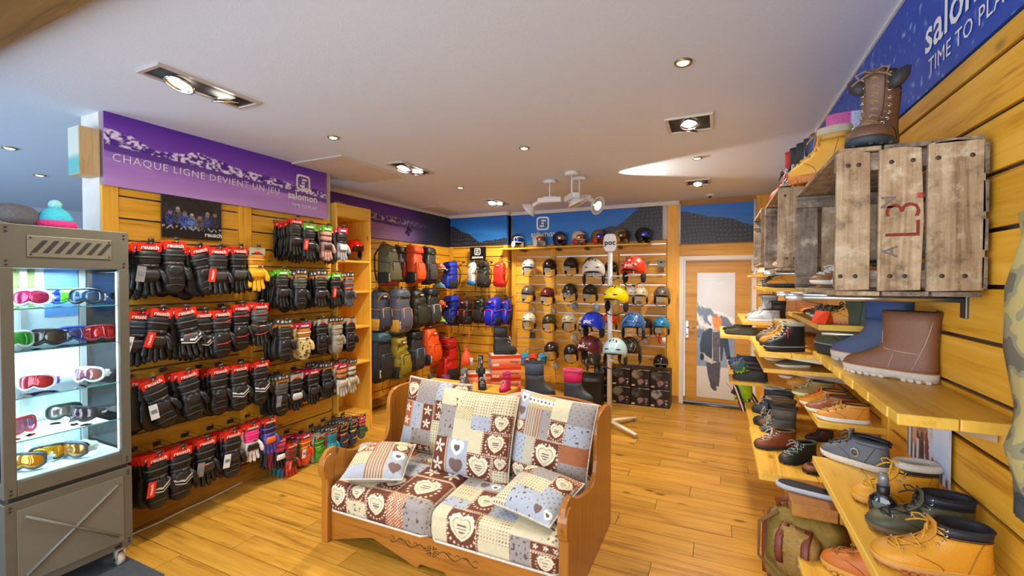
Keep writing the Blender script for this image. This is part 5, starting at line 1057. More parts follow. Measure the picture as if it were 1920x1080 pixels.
# ------------------------------------------------------------------ crates
OLDW = {a: wood('weathered_'+a, '#b09a7c', '#94795a', '#5a4430', a, scale=1.3, rough=.85, knots=False, relief=.8) for a in 'xyz'}
OLDG = {a: wood('weathered_grey_'+a, '#8c7c6c', '#6f6052', '#3f342b', a, scale=1.3, rough=.85, knots=False, relief=.8) for a in 'xyz'}
NAIL = M('#4a3f3a', .6, .6)
def crate(label, x0, x1, y0, y1, z0, z1, seed, ends, mark=False):
    r = random.Random(seed); t = thing('wooden_crate', label, 'crate', ((x0+x1)/2, (y0+y1)/2, z0), 0); cx, cy = (x1-x0)/2, (y1-y0)/2; h = z1-z0; th = .014
    for ei, (ya, yb_) in enumerate([(-cy, -cy+th), (cy-th, cy)]):
        for i, (a, b) in enumerate(ends):
            xa, xb = -cx+2*cx*a, -cx+2*cx*b; dz = r.uniform(-.006, .012)
            q = part('end_board', MB().loft([[(xa, y, .002), (xb, y, .006), (xb+r.uniform(-.006, .006), y, h*.5), (xb-.002, y, h+dz-.004), ((xa+xb)/2, y, h+dz+.004), (xa, y, h+dz), (xa-r.uniform(-.004, .004), y, h*.6)] for y in (ya, yb_)]), (OLDW if i else OLDG if ei else OLDW)['z'], t, bevel=.002)
            for zz in (.045, h-.04):
                for fx in (.25, .7): part('nail', share('nail', lambda: MB().lathe([(0, -.001), (.006, -.0015), (.005, -.003), (0, -.0035)], 8)), NAIL, q, (xa+(xb-xa)*fx+r.uniform(-.01, .01), ya-.0005, zz), (-PI/2*1, 0, 0))
            if mark and ei == 0 and i == 1:
                rm = M('#b8483a', .9, kind='fur'); m_ = (xa+xb)/2
                text('L3', .115, rm, q, (m_+.01, ya-.002, .205), (0, -PI/2, 0), bold=-.012, name='painted_mark'); text('N', .05, M('#6a625c', .9), q, (m_-.025, ya-.002, .255), (0, -PI/2, 0), name='painted_mark'); text('A', .05, M('#6a625c', .9), q, (m_-.02, ya-.002, .115), (0, -PI/2, 0), name='painted_mark')
                part('painted_mark', MB().box((m_+.045, ya-.001, .27), (.014, .002, .014)), rm, q)
        for zz in (.012, h-.055): part('end_rail', MB().b2((-cx, (ya+th if ei == 0 else ya-.02), zz), (cx, (ya+th+.02 if ei == 0 else ya), zz+.05)), OLDG['x'], t, bevel=.002)
    for zz in (-.012, h-.002):
        for i in range(3): part('side_board', MB().b2((-cx+i*2*cx/3+.003, -cy, zz), (-cx+(i+1)*2*cx/3-.003, cy, zz+.013)), (OLDW if i == 0 else OLDG)['y'], t, bevel=.002)
    for i in range(4): part('back_board', MB().b2((cx-.006, -cy, .01+i*h/4), (cx+.008, cy, (i+1)*h/4-.006)), OLDG['y'], t, bevel=.002)
    return t
crate('largest weathered crate with red stencil on its front boards', .318, .645, 1.60, 2.36, 1.716, 2.125, 3, [(0, .25), (.31, .60), (.64, 1.0)], True)
crate('second weathered crate behind the stencilled one', .262, .60, 2.46, 3.13, 1.808, 2.19, 5, [(0, .32), (.38, .7), (.74, 1.)])
crate('far small crate behind the second crate', .25, .6, 3.25, 3.9, 1.86, 2.2, 9, [(0, .3), (.36, .66), (.7, 1.)])
# ------------------------------------------------------------------ shoes by shelf
zc = 2.141
shoe('big brown laced boot with open flap on top of the largest crate', (.375, 1.60), (.49, 1.815), zc, 'lace', up='#6a4a34', top='#57453a', sole='#2c343c', lace='#8c6c4c', lining='#26211e', tongue='#6e5646', eye='#c8c4b8', soleh='#1f2730', ws=1.3, hs=1.08)
fl = MB().loft([[(.10, -.10, .0), (.13, 0, .01), (.10, .10, 0)], [(.2, -.2, .05), (.235, -.02, .07), (.2, .18, .05)], [(.2, -.19, .065), (.235, -.02, .085), (.2, .17, .065)]])
bt = bpy.data.objects['tall_laced_boot']
for s in (-1, 1): part('open_flap', MB().loft([[(.30, s*.12, .74), (.46, s*.1, .70), (.47, s*.1, .88), (.30, s*.14, .95)], [(.34, s*.19, .76), (.45, s*.17, .73), (.44, s*.19, .90), (.33, s*.21, .97)], [(.36, s*.235, .82), (.42, s*.225, .80), (.41, s*.24, .90), (.35, s*.25, .94)]]), M('#2f2c2c', .6, kind='leather'), bt)
shoe('wheat yellow lined boot with folded cuff on the largest crate', sp(1478, 350, 2.145), (sp(1478, 350, 2.145)[0]+.19, sp(1478, 350, 2.145)[1]-.10), 2.145, 'boot', up='#cf9426', top='#b98a34', sole='#b8702c', lace='#c98a20', fur='#d8ccb0', eye='#8a7a3a', hs=1.55)
G = 'child snow boots on the far crates'
SB = [(1447, '#c8281c', '#b81c16', 'red rubber boot at the far end of the crate tops', 3.1), (1455, '#1c2026', '#23262c', 'black laced snow boot beside the red rubber boot', 3.02), (1466, '#26304c', '#2a2d34', 'navy snow boot with black cuff on the far crates', 2.93), (1478, '#2c3036', '#34383e', 'charcoal snow boot with white logo on the far crates', 2.85), (1487, '#3a4a86', '#40508c', 'blue and pink snow boot on the far crates', 2.77),
      (1500, '#b8202c', '#c8283a', 'crimson snow boot on the second crate', 2.69), (1513, '#b04a86', '#c05a94', 'rose pink snow boot on the second crate', 2.5), (1524, '#c2c8d4', '#aebad0', 'pale blue white snow boot on the second crate', 2.5)]
for i, (u, c1, c2, l, y) in enumerate(SB):
    z = 2.204; x = ony(u-4, 330, y).x
    shoe(l, (x, y), (x+.2, y-.02), z, 'snow', up=c1, top=c2, sole='#2c2c30', lace='#d8d8dc' if i % 3 else '#17181a', lining=c2, group=G, hs=1.55, tagk='#c8ccd0' if i in (3, 5) else None)
shoe('magenta rubber boot lying behind the wheat boot on the crate', (.42, 2.32), (.60, 2.22), 2.145, 'pull', up='#c81478', sole='#a01060', lining='#8c0c54', chunky=False)
# inside the big crate, and near eye level
G = 'shoes standing inside the crates'
shoe('tan deck shoe with white sole inside the largest crate', (.345, 1.76), (.545, 1.85), 1.732, 'low', up='#c88a3a', sole='#e4dfd0', lace='#d89a20', chunky=False, group=G)
shoe('brown deck shoe with thick white sole behind the tan one', (.325, 2.02), (.53, 2.10), 1.732, 'low', up='#8a5a3a', sole='#dcd8c8', lace='#c8ccc8', chunky=False, group=G)
shoe('dark brown sandal seen through the gap between crate boards', (.47, 1.70), (.60, 1.86), 1.732, 'slip', up='#8a4a24', sole='#3a241a', chunky=False, group=G)
shoe('camel shoe at the back of the largest crate', (.40, 2.2), (.60, 2.25), 1.732, 'low', up='#c8862a', sole='#5a5a3a', lace='#b87820', chunky=False, group=G)
shoe('pale beige sneaker inside the second crate', (.275, 2.72), (.48, 2.75), 1.824, 'low', up='#a8743a', sole='#d8d0b4', lace='#c8b890', chunky=False, group=G)
shoe('orange tan sneaker inside the second crate', (.28, 2.86), (.48, 2.9), 1.824, 'low', up='#c87a24', sole='#e0d8c0', lace='#c89a50', chunky=False, group=G)
G = 'hiking boots on the far upper shelf'
shoe('orange hiking boot with black toe on the far upper shelf', (.30, 3.42), (.53, 3.38), 1.701, 'chuk', up='#d08a1c', sole='#2c2c30', lace='#e0b860', lining='#c88a2a', group=G, hs=1.2)
shoe('charcoal hiking boot beside the orange one', (.285, 3.62), (.52, 3.58), 1.701, 'chuk', up='#3e4246', sole='#55585a', lace='#17181a', group=G, hs=1.2)
shoe('grey trail shoe with lime sole on the far upper shelf', (.28, 3.9), (.50, 3.86), 1.701, 'low', up='#6c7276', sole='#a8a83a', lace='#2a2c30', group=G)
G = 'sneakers on the far high shelf'
for i, (c, s_, l) in enumerate([('#d8d4cc', '#c8b060', 'white sneaker with yellow sole on the far high shelf'), ('#26282c', '#d0ccc0', 'black sneaker with white sole on the far high shelf'), ('#b8bcc0', '#d8d8d8', 'silver sneaker on the far high shelf'), ('#3a4458', '#c8c4b8', 'navy sneaker at the end of the far high shelf'), ('#4a4038', '#8a8478', 'taupe boot at the very end of the high shelf')]):
    shoe(l, (.31, 4.38+.2*i), (.53, 4.36+.2*i), 1.801, 'low' if i < 4 else 'boot', up=c, sole=s_, lace='#c8c8c8', chunky=False, group=G)
# shelf with the price tent
G = 'casual shoes on the shelf with the orange price tent'
S0 = 1.558
for i, (y, c, s_, l, k_) in enumerate([(2.40, '#c8862a', '#c87a50', 'wheat shoe with gum sole beside the orange price tent', 'chuk'), (2.56, '#5c5a30', '#d8d4b8', 'olive sneaker behind the orange price tent', 'low'), (2.71, '#46483a', '#dcd8c4', 'dark olive sneaker with cream sole, second from tent', 'low'), (2.86, '#6a3020', '#d0ccb4', 'maroon sneaker with cream sole, third from tent', 'low'), (2.99, '#2a2c30', '#3a3a3c', 'black loafer, fourth shoe from the price tent', 'slip'), (3.12, '#c8621c', '#b8742a', 'orange loafer at the far end of the tent shelf', 'slip')]):
    shoe(l, (.42+.006*i, y+.01), (.62, y-.03), S0, k_, up=c, sole=s_, lace='#3a3226' if i == 0 else '#8c8468', chunky=i == 0, group=G)
t = thing('price_tent', 'bright orange triangular price tent on the shelf edge', 'sign', (.425, 2.36, S0), .9)
part('tent', MB().loft([[(-.035, -.03, 0), (.035, -.03, 0), (.0, -.03, .055)], [(-.035, .03, 0), (.035, .03, 0), (0, .03, .055)]]), M('#ea4410', .5, kind='paint'), t, smooth=False); part('base_flap', MB().box((0, 0, .001), (.068, .058, .002)), M('#d83c0c', .5), t)
# boots on the near shelf
G = 'tall boots on the near shelf'
def boot_s1(label, toe, heel, kind, **kw): shoe(label, sp(*toe, S1), sp(*heel, S1), S1+.001, kind, **kw)
boot_s1('brown leather pull on boot nearest on the boot shelf', (1583, 692), (1760, 722), 'pull', up='#7a5038', sole='#c8bcae', soleh='#d4cabc', lining='#5a3a28', welt='#a8683c', pull='#6a3e22', group=G, hs=1.04, ws=1.0)
b_ = bpy.data.objects['pull_on_boot.001'] if 'pull_on_boot.001' in bpy.data.objects else bpy.data.objects['pull_on_boot']
sm = M('#c8b49a', .7)
part('stitching', MB().tube([surf('pull', .12+.02*i, .155-.006*i, .004) for i in range(3)], .003, 4).tube([side_pt('pull', z, x, 1, .003) for x, z in ((.42, .13), (.40, .22), (.37, .32))], .0035, 4).tube([side_pt('pull', z, x, 1, .003) for x, z in ((.2, .13), (.14, .28), (.09, .42), (.05, .56), (.02, .7))], .0035, 4).tube([side_pt('pull', z, x, 1, .003) for x, z in ((.52, .56), (.52, .42), (.47, .35), (.3, .33), (.13, .32))], .0035, 4), sm, b_)
boot_s1('blue grey rubber boot between the brown and olive boots', (1562, 670), (1715, 697), 'pull', up='#4a5878', top='#2f4c7c', sole='#cfc6b8', lining='#244a78', welt='#b8764a', group=G, hs=1.12, ws=1.0)
boot_s1('olive green tall laced boot with buckle on the boot shelf', (1534, 658), (1660, 682), 'lace', up='#3c4632', top='#36402f', sole='#26292a', lace='#2a2c26', lining='#1c221c', group=G, hs=1.35, welt='#8a8a80', eye='#b8bcb0', strap='#8c8a50', chunky=False)
# fleece boot shelf
G = 'boots on the fleece boot shelf'
shoe('black boot with cream fleece cuff and red white tag', (.235, 2.80), (.435, 2.86), 1.361, 'boot', up='#17171a', sole='#1f1f22', lace='#d8d4b8', fur='#d8d0ac', welt='#c8c4b4', tagk='#d8382a', group=G, hs=1.25, chunky=False)
shoe('mustard boot with cream fleece cuff behind the black one', (.23, 3.02), (.43, 3.07), 1.361, 'boot', up='#c8861a', sole='#3a3428', lace='#d89a20', fur='#d4cca4', group=G, hs=1.2)
shoe('brown grey boot with pale fleece at the far end', (.225, 3.22), (.42, 3.26), 1.361, 'boot', up='#5c4a40', sole='#3a3028', lace='#b8b49a', fur='#c8c09a', group=G, hs=1.15)
G = 'slip on shoes below the fleece boots'
shoe('dark khaki slip on shoe with thick white sole', (.30, 2.88), (.475, 2.93), 1.263, 'slip', up='#4a4a34', sole='#d8d0bc', chunky=False, group=G, hs=1.15)
shoe('beige slip on shoe with thick white sole', (.265, 3.08), (.44, 3.12), 1.263, 'slip', up='#a8905a', sole='#dcd4c0', chunky=False, group=G, hs=1.1)
# row of six sneakers
G = 'row of tan sneakers'
for i, (u, v, c, s_, lc, l) in enumerate([(1529, 783, '#d08a2a', '#dcd8cc', '#b89a5a', 'wheat ankle sneaker with white sole nearest in the row'), (1509, 768, '#8a4a22', '#dcd8c0', '#a8824a', 'brown ankle sneaker, second from the near end of row'), (1498, 756, '#d88a1c', '#e0dab0', '#d8641c', 'orange ankle sneaker with orange laces, third in row'), (1484, 738, '#8c7a40', '#dcd49a', '#c8bc9a', 'olive khaki ankle sneaker, fourth in row'), (1474, 721, '#c88a2a', '#b8844a', '#8a6a30', 'mustard ankle boot with dark laces, fifth in row'), (1459, 707, '#a8502a', '#cfc8b8', '#b04a30', 'rust ankle shoe at the far end of the row')]):
    p = sp(u, v, 1.114); shoe(l, p, (p[0]+.2, p[1]-.012), 1.114, 'chuk', up=c, sole=s_, lace=lc, chunky=False, group=G, tongue=c, eye='#6a5a3a' if i == 0 else None)
# low shelf with hiking shoes
G = 'shoes on the wide low shelf'
shoe('cognac brown hiking shoe with speckled laces on low shelf', sp(1414, 838, .842), (sp(1414, 838, .842)[0]+.2, sp(1414, 838, .842)[1]+.07), .842, 'chuk', up='#7c3c1a', top='#6a4a2a', sole='#3c2c24', lace='#d0c8b4', lining='#7a5a34', eye='#c8c8c0', group=G, hs=1.1)
shoe('black green hiking shoe with grey laces on low shelf', sp(1463, 868, .842), (sp(1463, 868, .842)[0]+.165, sp(1463, 868, .842)[1]+.12), .842, 'chuk', up='#23271f', top='#30352c', sole='#191a19', lace='#a8aca4', lining='#6a6a58', eye='#c8c8c0', group=G, hs=1.1)
shoe('brown loafer half hidden behind the near shelf edge', (.375, 2.46), (.56, 2.56), .842, 'low', up='#8a4a24', sole='#1e1c1a', lace='#3a2418', group=G)
shoe('dark brown leather shoe standing at the back of low shelf', (.46, 2.98), (.60, 3.0), .842, 'chuk', up='#3a1c12', sole='#1e1612', lace='#2a1810', chunky=False, group=G)
# near lowest shelf
G = 'boots on the lowest near shelf'
S2 = 1.017
shoe('wheat yellow work boot with navy collar nearest the camera', sp(1632, 1045, S2), (sp(1632, 1045, S2)[0]+.245, sp(1632, 1045, S2)[1]+.02), S2, 'boot', up='#c98a1e', top='#1a1b26', sole='#c08a4a', soleh='#a8623a', lace='#c8921c', lining='#22222c', eye='#d8d2b8', group=G, welt='#d8a83c', mat='leather', tongue='#b87a1c', ws=1.15, hs=.86)
shoe('olive black work boot behind the nearest wheat boot', sp(1622, 985, S2), (sp(1622, 985, S2)[0]+.245, sp(1622, 985, S2)[1]+.0), S2, 'boot', up='#4a4a34', top='#17202e', sole='#6a5238', soleh='#8a6238', lace='#17181a', lining='#141820', eye='#d0d2d4', group=G, welt='#5a5a4a', ws=1.15, hs=.9)
shoe('wheat yellow boot with white fleece collar by the spray bottle', sp(1595, 935, S2), (sp(1595, 935, S2)[0]+.235, sp(1595, 935, S2)[1]+.03), S2, 'boot', up='#d0911e', top='#3a241a', sole='#c8923c', soleh='#8a4a24', lace='#d8a81c', fur='#f0eadc', eye='#b8b4a0', group=G, welt='#dcb04a')
shoe('grey denim high top sneaker with round badge', sp(1540, 848, S2), sp(1668, 890, S2), S2, 'chuk', up='#5c6068', top='#454b5c', sole='#d4cdbd', lace='#2a2c28', lining='#1a1c22', chunky=False, pull='#14161a', group=G, hs=1.15)
b_ = [o for o in bpy.data.objects if o.name.startswith('ankle_shoe')][-1]
part('badge', MB().lathe([(.0, 0), (.06, 0), (.06, .008), (0, .01)], 20), M('#c8c4a8', .5), b_, (.40, .158, .21), (-PI/2, 0, -.05)); part('badge_core', MB().lathe([(0, .009), (.048, .009), (.048, .0125), (0, .013)], 20), M('#4a4c48', .5), b_, (.40, .16, .21), (-PI/2, 0, -.05))
t = thing('flat_sole', 'dark flat sandal sole with pale rim lying on the wood block', 'shoe', (.34, 2.14, .881), math.radians(100)); part('rim', MB().loft([outl(.0, -.5, .5, .34), outl(.05, -.52, .52, .37), outl(.09, -.5, .5, .35)]), M('#a9acb4', .6, kind='rubber'), t, scale=.22, rot=(.0, 0, 1.1)); part('footbed', MB().loft([outl(.085, -.48, .48, .32), outl(.10, -.46, .46, .30)]), M('#22242a', .8, kind='fabric'), t, scale=.22, rot=(0, 0, 1.1))
# fur trimmed winter boots, low far shelf
G = 'winter boots on the low far shelf'
for (tx, ty, c1, c2, fu, l, tg) in [(.23, 3.10, '#4a4a44', '#5c5850', '#5a5448', 'grey boot with brown grey fur standing nearest on the far shelf', None), (.25, 3.28, '#6a5238', '#5a4632', '#8c7440', 'tan boot with thick brown fur on the far shelf', None), (.22, 3.32, '#17181a', '#1c1d20', '#b8a888', 'black pile lined snow boot with blue tag', '#7aa8d8'), (.27, 3.5, '#34363a', '#3c3e42', '#55585a', 'charcoal quilted snow boot behind the fur boots', None), (.23, 3.62, '#202634', '#222a3c', '#b0aca0', 'navy padded boot at the far end of low shelf', None)]:
    shoe(l, (tx, ty), (tx+.2, ty-.02), .802, 'snow', up=c1, top=c2, sole='#26262a', fur=fu, lace='#b8b0a0', group=G, hs=.95, tagk=tg)
shoe('black rubber clog at the edge of the low far shelf', (.22, 3.18-.14), (.41, 3.03), .802, 'low', up='#1a1a1c', sole='#101012', lace='#2a2a2c', group=G)
G = 'hiking trainers near the door'
for i, (tx, ty, c, s_, lc, l) in enumerate([(.11, 3.85, '#23261f', '#2a2c2c', '#a8d820', 'black trainer with lime laces near the door'), (.12, 4.05, '#55605f', '#4a5054', '#2aa8a0', 'grey green trainer near the door'), (.10, 4.28, '#5c666c', '#55595c', '#8a9aa0', 'grey mesh trainer near the door'), (.09, 4.5, '#1e4a8c', '#2a4a7a', '#17181a', 'blue trainer at the end of the row near the door')]):
    shoe(l, (tx, ty), (tx+.24, ty-.02), .981, 'low', up=c, sole=s_, lace=lc, group=G, mat='fabric', hs=1.15)
G = 'tall boots on the far shelf'
shoe('silver grey tall laced boot on the far shelf', (.20, 3.95), (.42, 3.93), 1.441, 'lace', up='#a8a8aa', top='#b8b8ba', sole='#8a6a4a', lace='#5a5a5c', group=G, chunky=False, hs=.95)
shoe('dark brown tall laced boot on the far shelf', (.28, 3.82), (.46, 3.8), 1.441, 'lace', up='#3a342f', top='#342e2a', sole='#26221e', lace='#5a524a', group=G, chunky=False, hs=.9)
shoe('white and grey high trainer on the far shelf', (.20, 3.76), (.42, 3.74), 1.441, 'chuk', up='#b4b6ba', sole='#d4d4d4', lace='#dcdcdc', group=G, chunky=False)
shoe('camouflage flat shoe on the far narrow shelf', (.05, 3.72), (.27, 3.66), 1.346, 'slip', up='#4a4c3a', sole='#2a2a26', chunky=False, group=G, mat='fur')
shoe('black mottled flat shoe on the far narrow shelf', (.04, 3.95), (.25, 3.9), 1.346, 'slip', up='#2c2c2a', sole='#1c1c1a', chunky=False, group=G, mat='fur')
# striped slippers and lime bag hanging at the shelf end
G = 'striped slippers hanging at the shelf end'
for i, (u, v) in enumerate([(1383, 748), (1397, 750), (1410, 748), (1390, 756)]):
    p = ony(u, v, 3.9+.06*i); t = thing('striped_slipper', f'{["leftmost", "second", "right hand", "lowest"][i]} burgundy and white striped slipper hanging at the shelf end', 'slipper', (p.x, p.y, p.z), .5+.2*i, G); t.rotation_euler = (.15, 1.25-.1*i, .3)
    part('sole', MB().loft([outl(-.012, -.5, .5, .36), outl(.0, -.52, .52, .38), outl(.06, -.5, .5, .36)]), M('#7c1230', .8, kind='fabric'), t, scale=.20); part('stripe', MB().tube([(x*.2, y*.2, z*.2+.004) for x, y, z in outl(.03, -.525, .525, .385)], .006, 5, True), M('#e0dcd8', .6), t); part('stripe', MB().tube([(x*.2, y*.2, z*.2+.016) for x, y, z in outl(.03, -.5, .5, .36)], .006, 5, True), M('#17181c', .6), t)
    part('hanger_wire', MB().tube([(-.1, 0, 0), (-.16, .06, .0), (-.2, .02, .0)], .002, 4), STEEL, t)
t = thing('hanging_rod', 'thin steel rod the striped slippers hang from', 'rod', (.14, 4.0, .955)); part('rod', MB().tube([(0, 0, 0), (0, 0, -.12), (0, -.12, -.14), (0, .12, -.14)], .004, 6), STEEL, t)
p = ony(1393, 724, 3.95); t = thing('lime_bag', 'lime yellow mesh bag hanging at the shelf end', 'bag', p, .3)
part('pouch', MB().loft([oval(z, a, b) for z, a, b in [(-.13, .03, .02), (-.12, .06, .035), (-.05, .07, .045), (.04, .062, .04), (.075, .05, .03), (.085, .03, .015)]]), M('#a8cc1c', .5, kind='nylon'), t); part('cord', MB().tube([(0, 0, .08), (.01, 0, .13), (.04, .02, .16)], .004, 5), M('#d8e8a0', .6), t); part('toggle', MB().box((.005, -.03, .06), (.03, .02, .04)), M('#d4d8dc', .4), t); part('tag', MB().box((-.06, -.02, -.02), (.04, .003, .09), Matrix.Rotation(.5, 3, 'Y')), M('#2c2a2a', .6), t)
# trail shoes on little shelves of the backpack wall
G = 'trail shoes on the little display ledges'
for u, v, c, s_, lc, l, k_ in [(826, 505, '#e0501c', '#dcd4cc', '#e8e0d8', 'orange white running shoe, top display ledge', 'low'), (826, 540, '#3a8cb4', '#a8743c', '#a8c8d8', 'blue running shoe, second display ledge', 'low'), (826, 573, '#e84a1c', '#c83c14', '#e8a080', 'bright orange running shoe, third display ledge', 'low'), (826, 604, '#a8cc1c', '#2a8cc0', '#c8e050', 'lime running shoe, fourth display ledge', 'low'), (833, 637, '#8a5a34', '#4a4238', '#c8502c', 'brown hiking boot, fifth display ledge', 'chuk'), (824, 671, '#5c6468', '#c8b030', '#8a9498', 'grey walking shoe, lowest display ledge', 'low')]:
    p = onx(u, v, XREC+.16)
    t = thing('display_ledge', 'small dark ledge under the '+' '.join(l.split(',')[0].split()), 'shelf', (XREC, p.y, p.z-.012), 0, 'little display ledges'); part('plate', MB().b2((0, -.06, 0), (.28, .06, .008)), DSTEEL, t, bevel=.002); part('lip', MB().b2((.272, -.06, 0), (.28, .06, .02)), DSTEEL, t); part('label_dot', MB().box((.284, 0, .002), (.006, .025, .02)), LETW, t)
    shoe(l, (XREC+.27, p.y-.03), (XREC+.03, p.y+.03), p.z-.002, k_, up=c, sole=s_, lace=lc, chunky=k_ == 'chuk', group=G, mat='fabric', hs=1.1)
# ================================================================== BENCH SOFA
sofa = thing('bench_sofa', 'carved pine bench sofa with patchwork cushions in the middle of the room', 'sofa', (-1.535, 2.64, 0))
def sx(mb, dx=1.535, dy=-2.64): mb.v = [(x+dx, y+dy, z) for x, y, z in mb.v]; return mb
def bez(P, n=10):
    out = []
    for a, b, c, d in P:
        for i in range(n):
            t = i/n; out.append(tuple((1-t)**3*a[k]+3*(1-t)**2*t*b[k]+3*(1-t)*t*t*c[k]+t**3*d[k] for k in (0, 1)))
    out.append(P[-1][3]); return out
side = bez([((2.175, .0), (2.175, .2), (2.175, .3), (2.165, .42)), ((2.165, .42), (2.12, .45), (2.105, .50), (2.11, .545)), ((2.11, .545), (2.12, .62), (2.19, .64), (2.25, .60)), ((2.25, .60), (2.35, .53), (2.5, .50), (2.62, .485)),
            ((2.62, .485), (2.74, .47), (2.77, .56), (2.765, .68)), ((2.765, .68), (2.75, .80), (2.77, .885), (2.9, .885)), ((2.9, .885), (3.05, .89), (3.15, .89), (3.165, .80)), ((3.165, .80), (3.165, .5), (3.165, .2), (3.165, 0))], 8)
for s, x in (('left', -2.385), ('right', -.715)):
    q = part('side_panel', sx(MB().prism(side, 0, x, x+.032)), SOFAW['z'], sofa, bevel=.006)
    part('front_post', sx(MB().prism(bez([((2.125, 0), (2.125, .2), (2.13, .3), (2.13, .42)), ((2.13, .42), (2.09, .45), (2.09, .54), (2.13, .575)), ((2.13, .575), (2.17, .60), (2.2, .58), (2.195, .53)), ((2.195, .55), (2.185, .4), (2.18, .2), (2.18, 0))], 6), 0, x-.012, x+.044)), SOFAW['z'], sofa, bevel=.006)
nx_ = 60; rail = [(x, .215) for x in (-.69, -2.37)]
bot = []
for i in range(nx_+1):
    f = i/nx_; x = -2.37+1.68*f; a = abs(f-.5)*2
    bot.append((x, max(0, .0+.10*(1-abs(a-.55)/.42)**1*(abs(a-.55) < .42)+(.03 if a < .13 else 0))))
fr_ = part('front_rail', sx(MB().prism(bot+[(-.69, .207), (-2.37, .207)], 1, 2.165, 2.19)), SOFAW['x'], sofa, bevel=.004)
ink = M('#2a1a10', .8); mb = MB()
for s in (-1, 1):
    mb.tube([(s*(.05+.02*i), -.0005, .0+.018*math.sin(i*.9)-.0004*i*i*0) for i in range(14)], .0035, 5, flat=.4)
    for k in range(4): mb.tube([(s*(.1+.06*k), 0, .005), (s*(.115+.06*k), 0, .022), (s*(.135+.06*k), 0, .012)], .0028, 5, flat=.4)
for k in range(6):
    a = k*PI/3; mb.tube([(.012*math.cos(a), 0, .012*math.sin(a)), (.045*math.cos(a+.3), 0, .03*math.sin(a+.3)), (.05*math.cos(a-.3), 0, .034*math.sin(a-.3)), (.012*math.cos(a), 0, .012*math.sin(a))], .003, 5, flat=.4)
mb.v = [(x-1.53+1.535, y+2.1645-2.64, z+.135) for x, y, z in mb.v]; part('burned_flower', mb, ink, fr_)
back = bez([((-2.36, .87), (-2.1, .93), (-1.95, .93), (-1.8, .865)), ((-1.8, .865), (-1.65, .82), (-1.45, .84), (-1.3, .88)), ((-1.3, .88), (-1.1, .92), (-.9, .92), (-.7, .86))], 12)
part('back_panel', sx(MB().prism(back+[(-.7, .2), (-2.36, .2)], 1, 3.04, 3.07)), SOFAW['x'], sofa, bevel=.006)
part('seat_board', sx(MB().b2((-2.36, 2.19, .19), (-.7, 3.04, .206))), SOFAW['x'], sofa)
part('back_rail', sx(MB().b2((-2.36, 3.04, .0), (-.7, 3.065, .2))), SOFAW['x'], sofa)
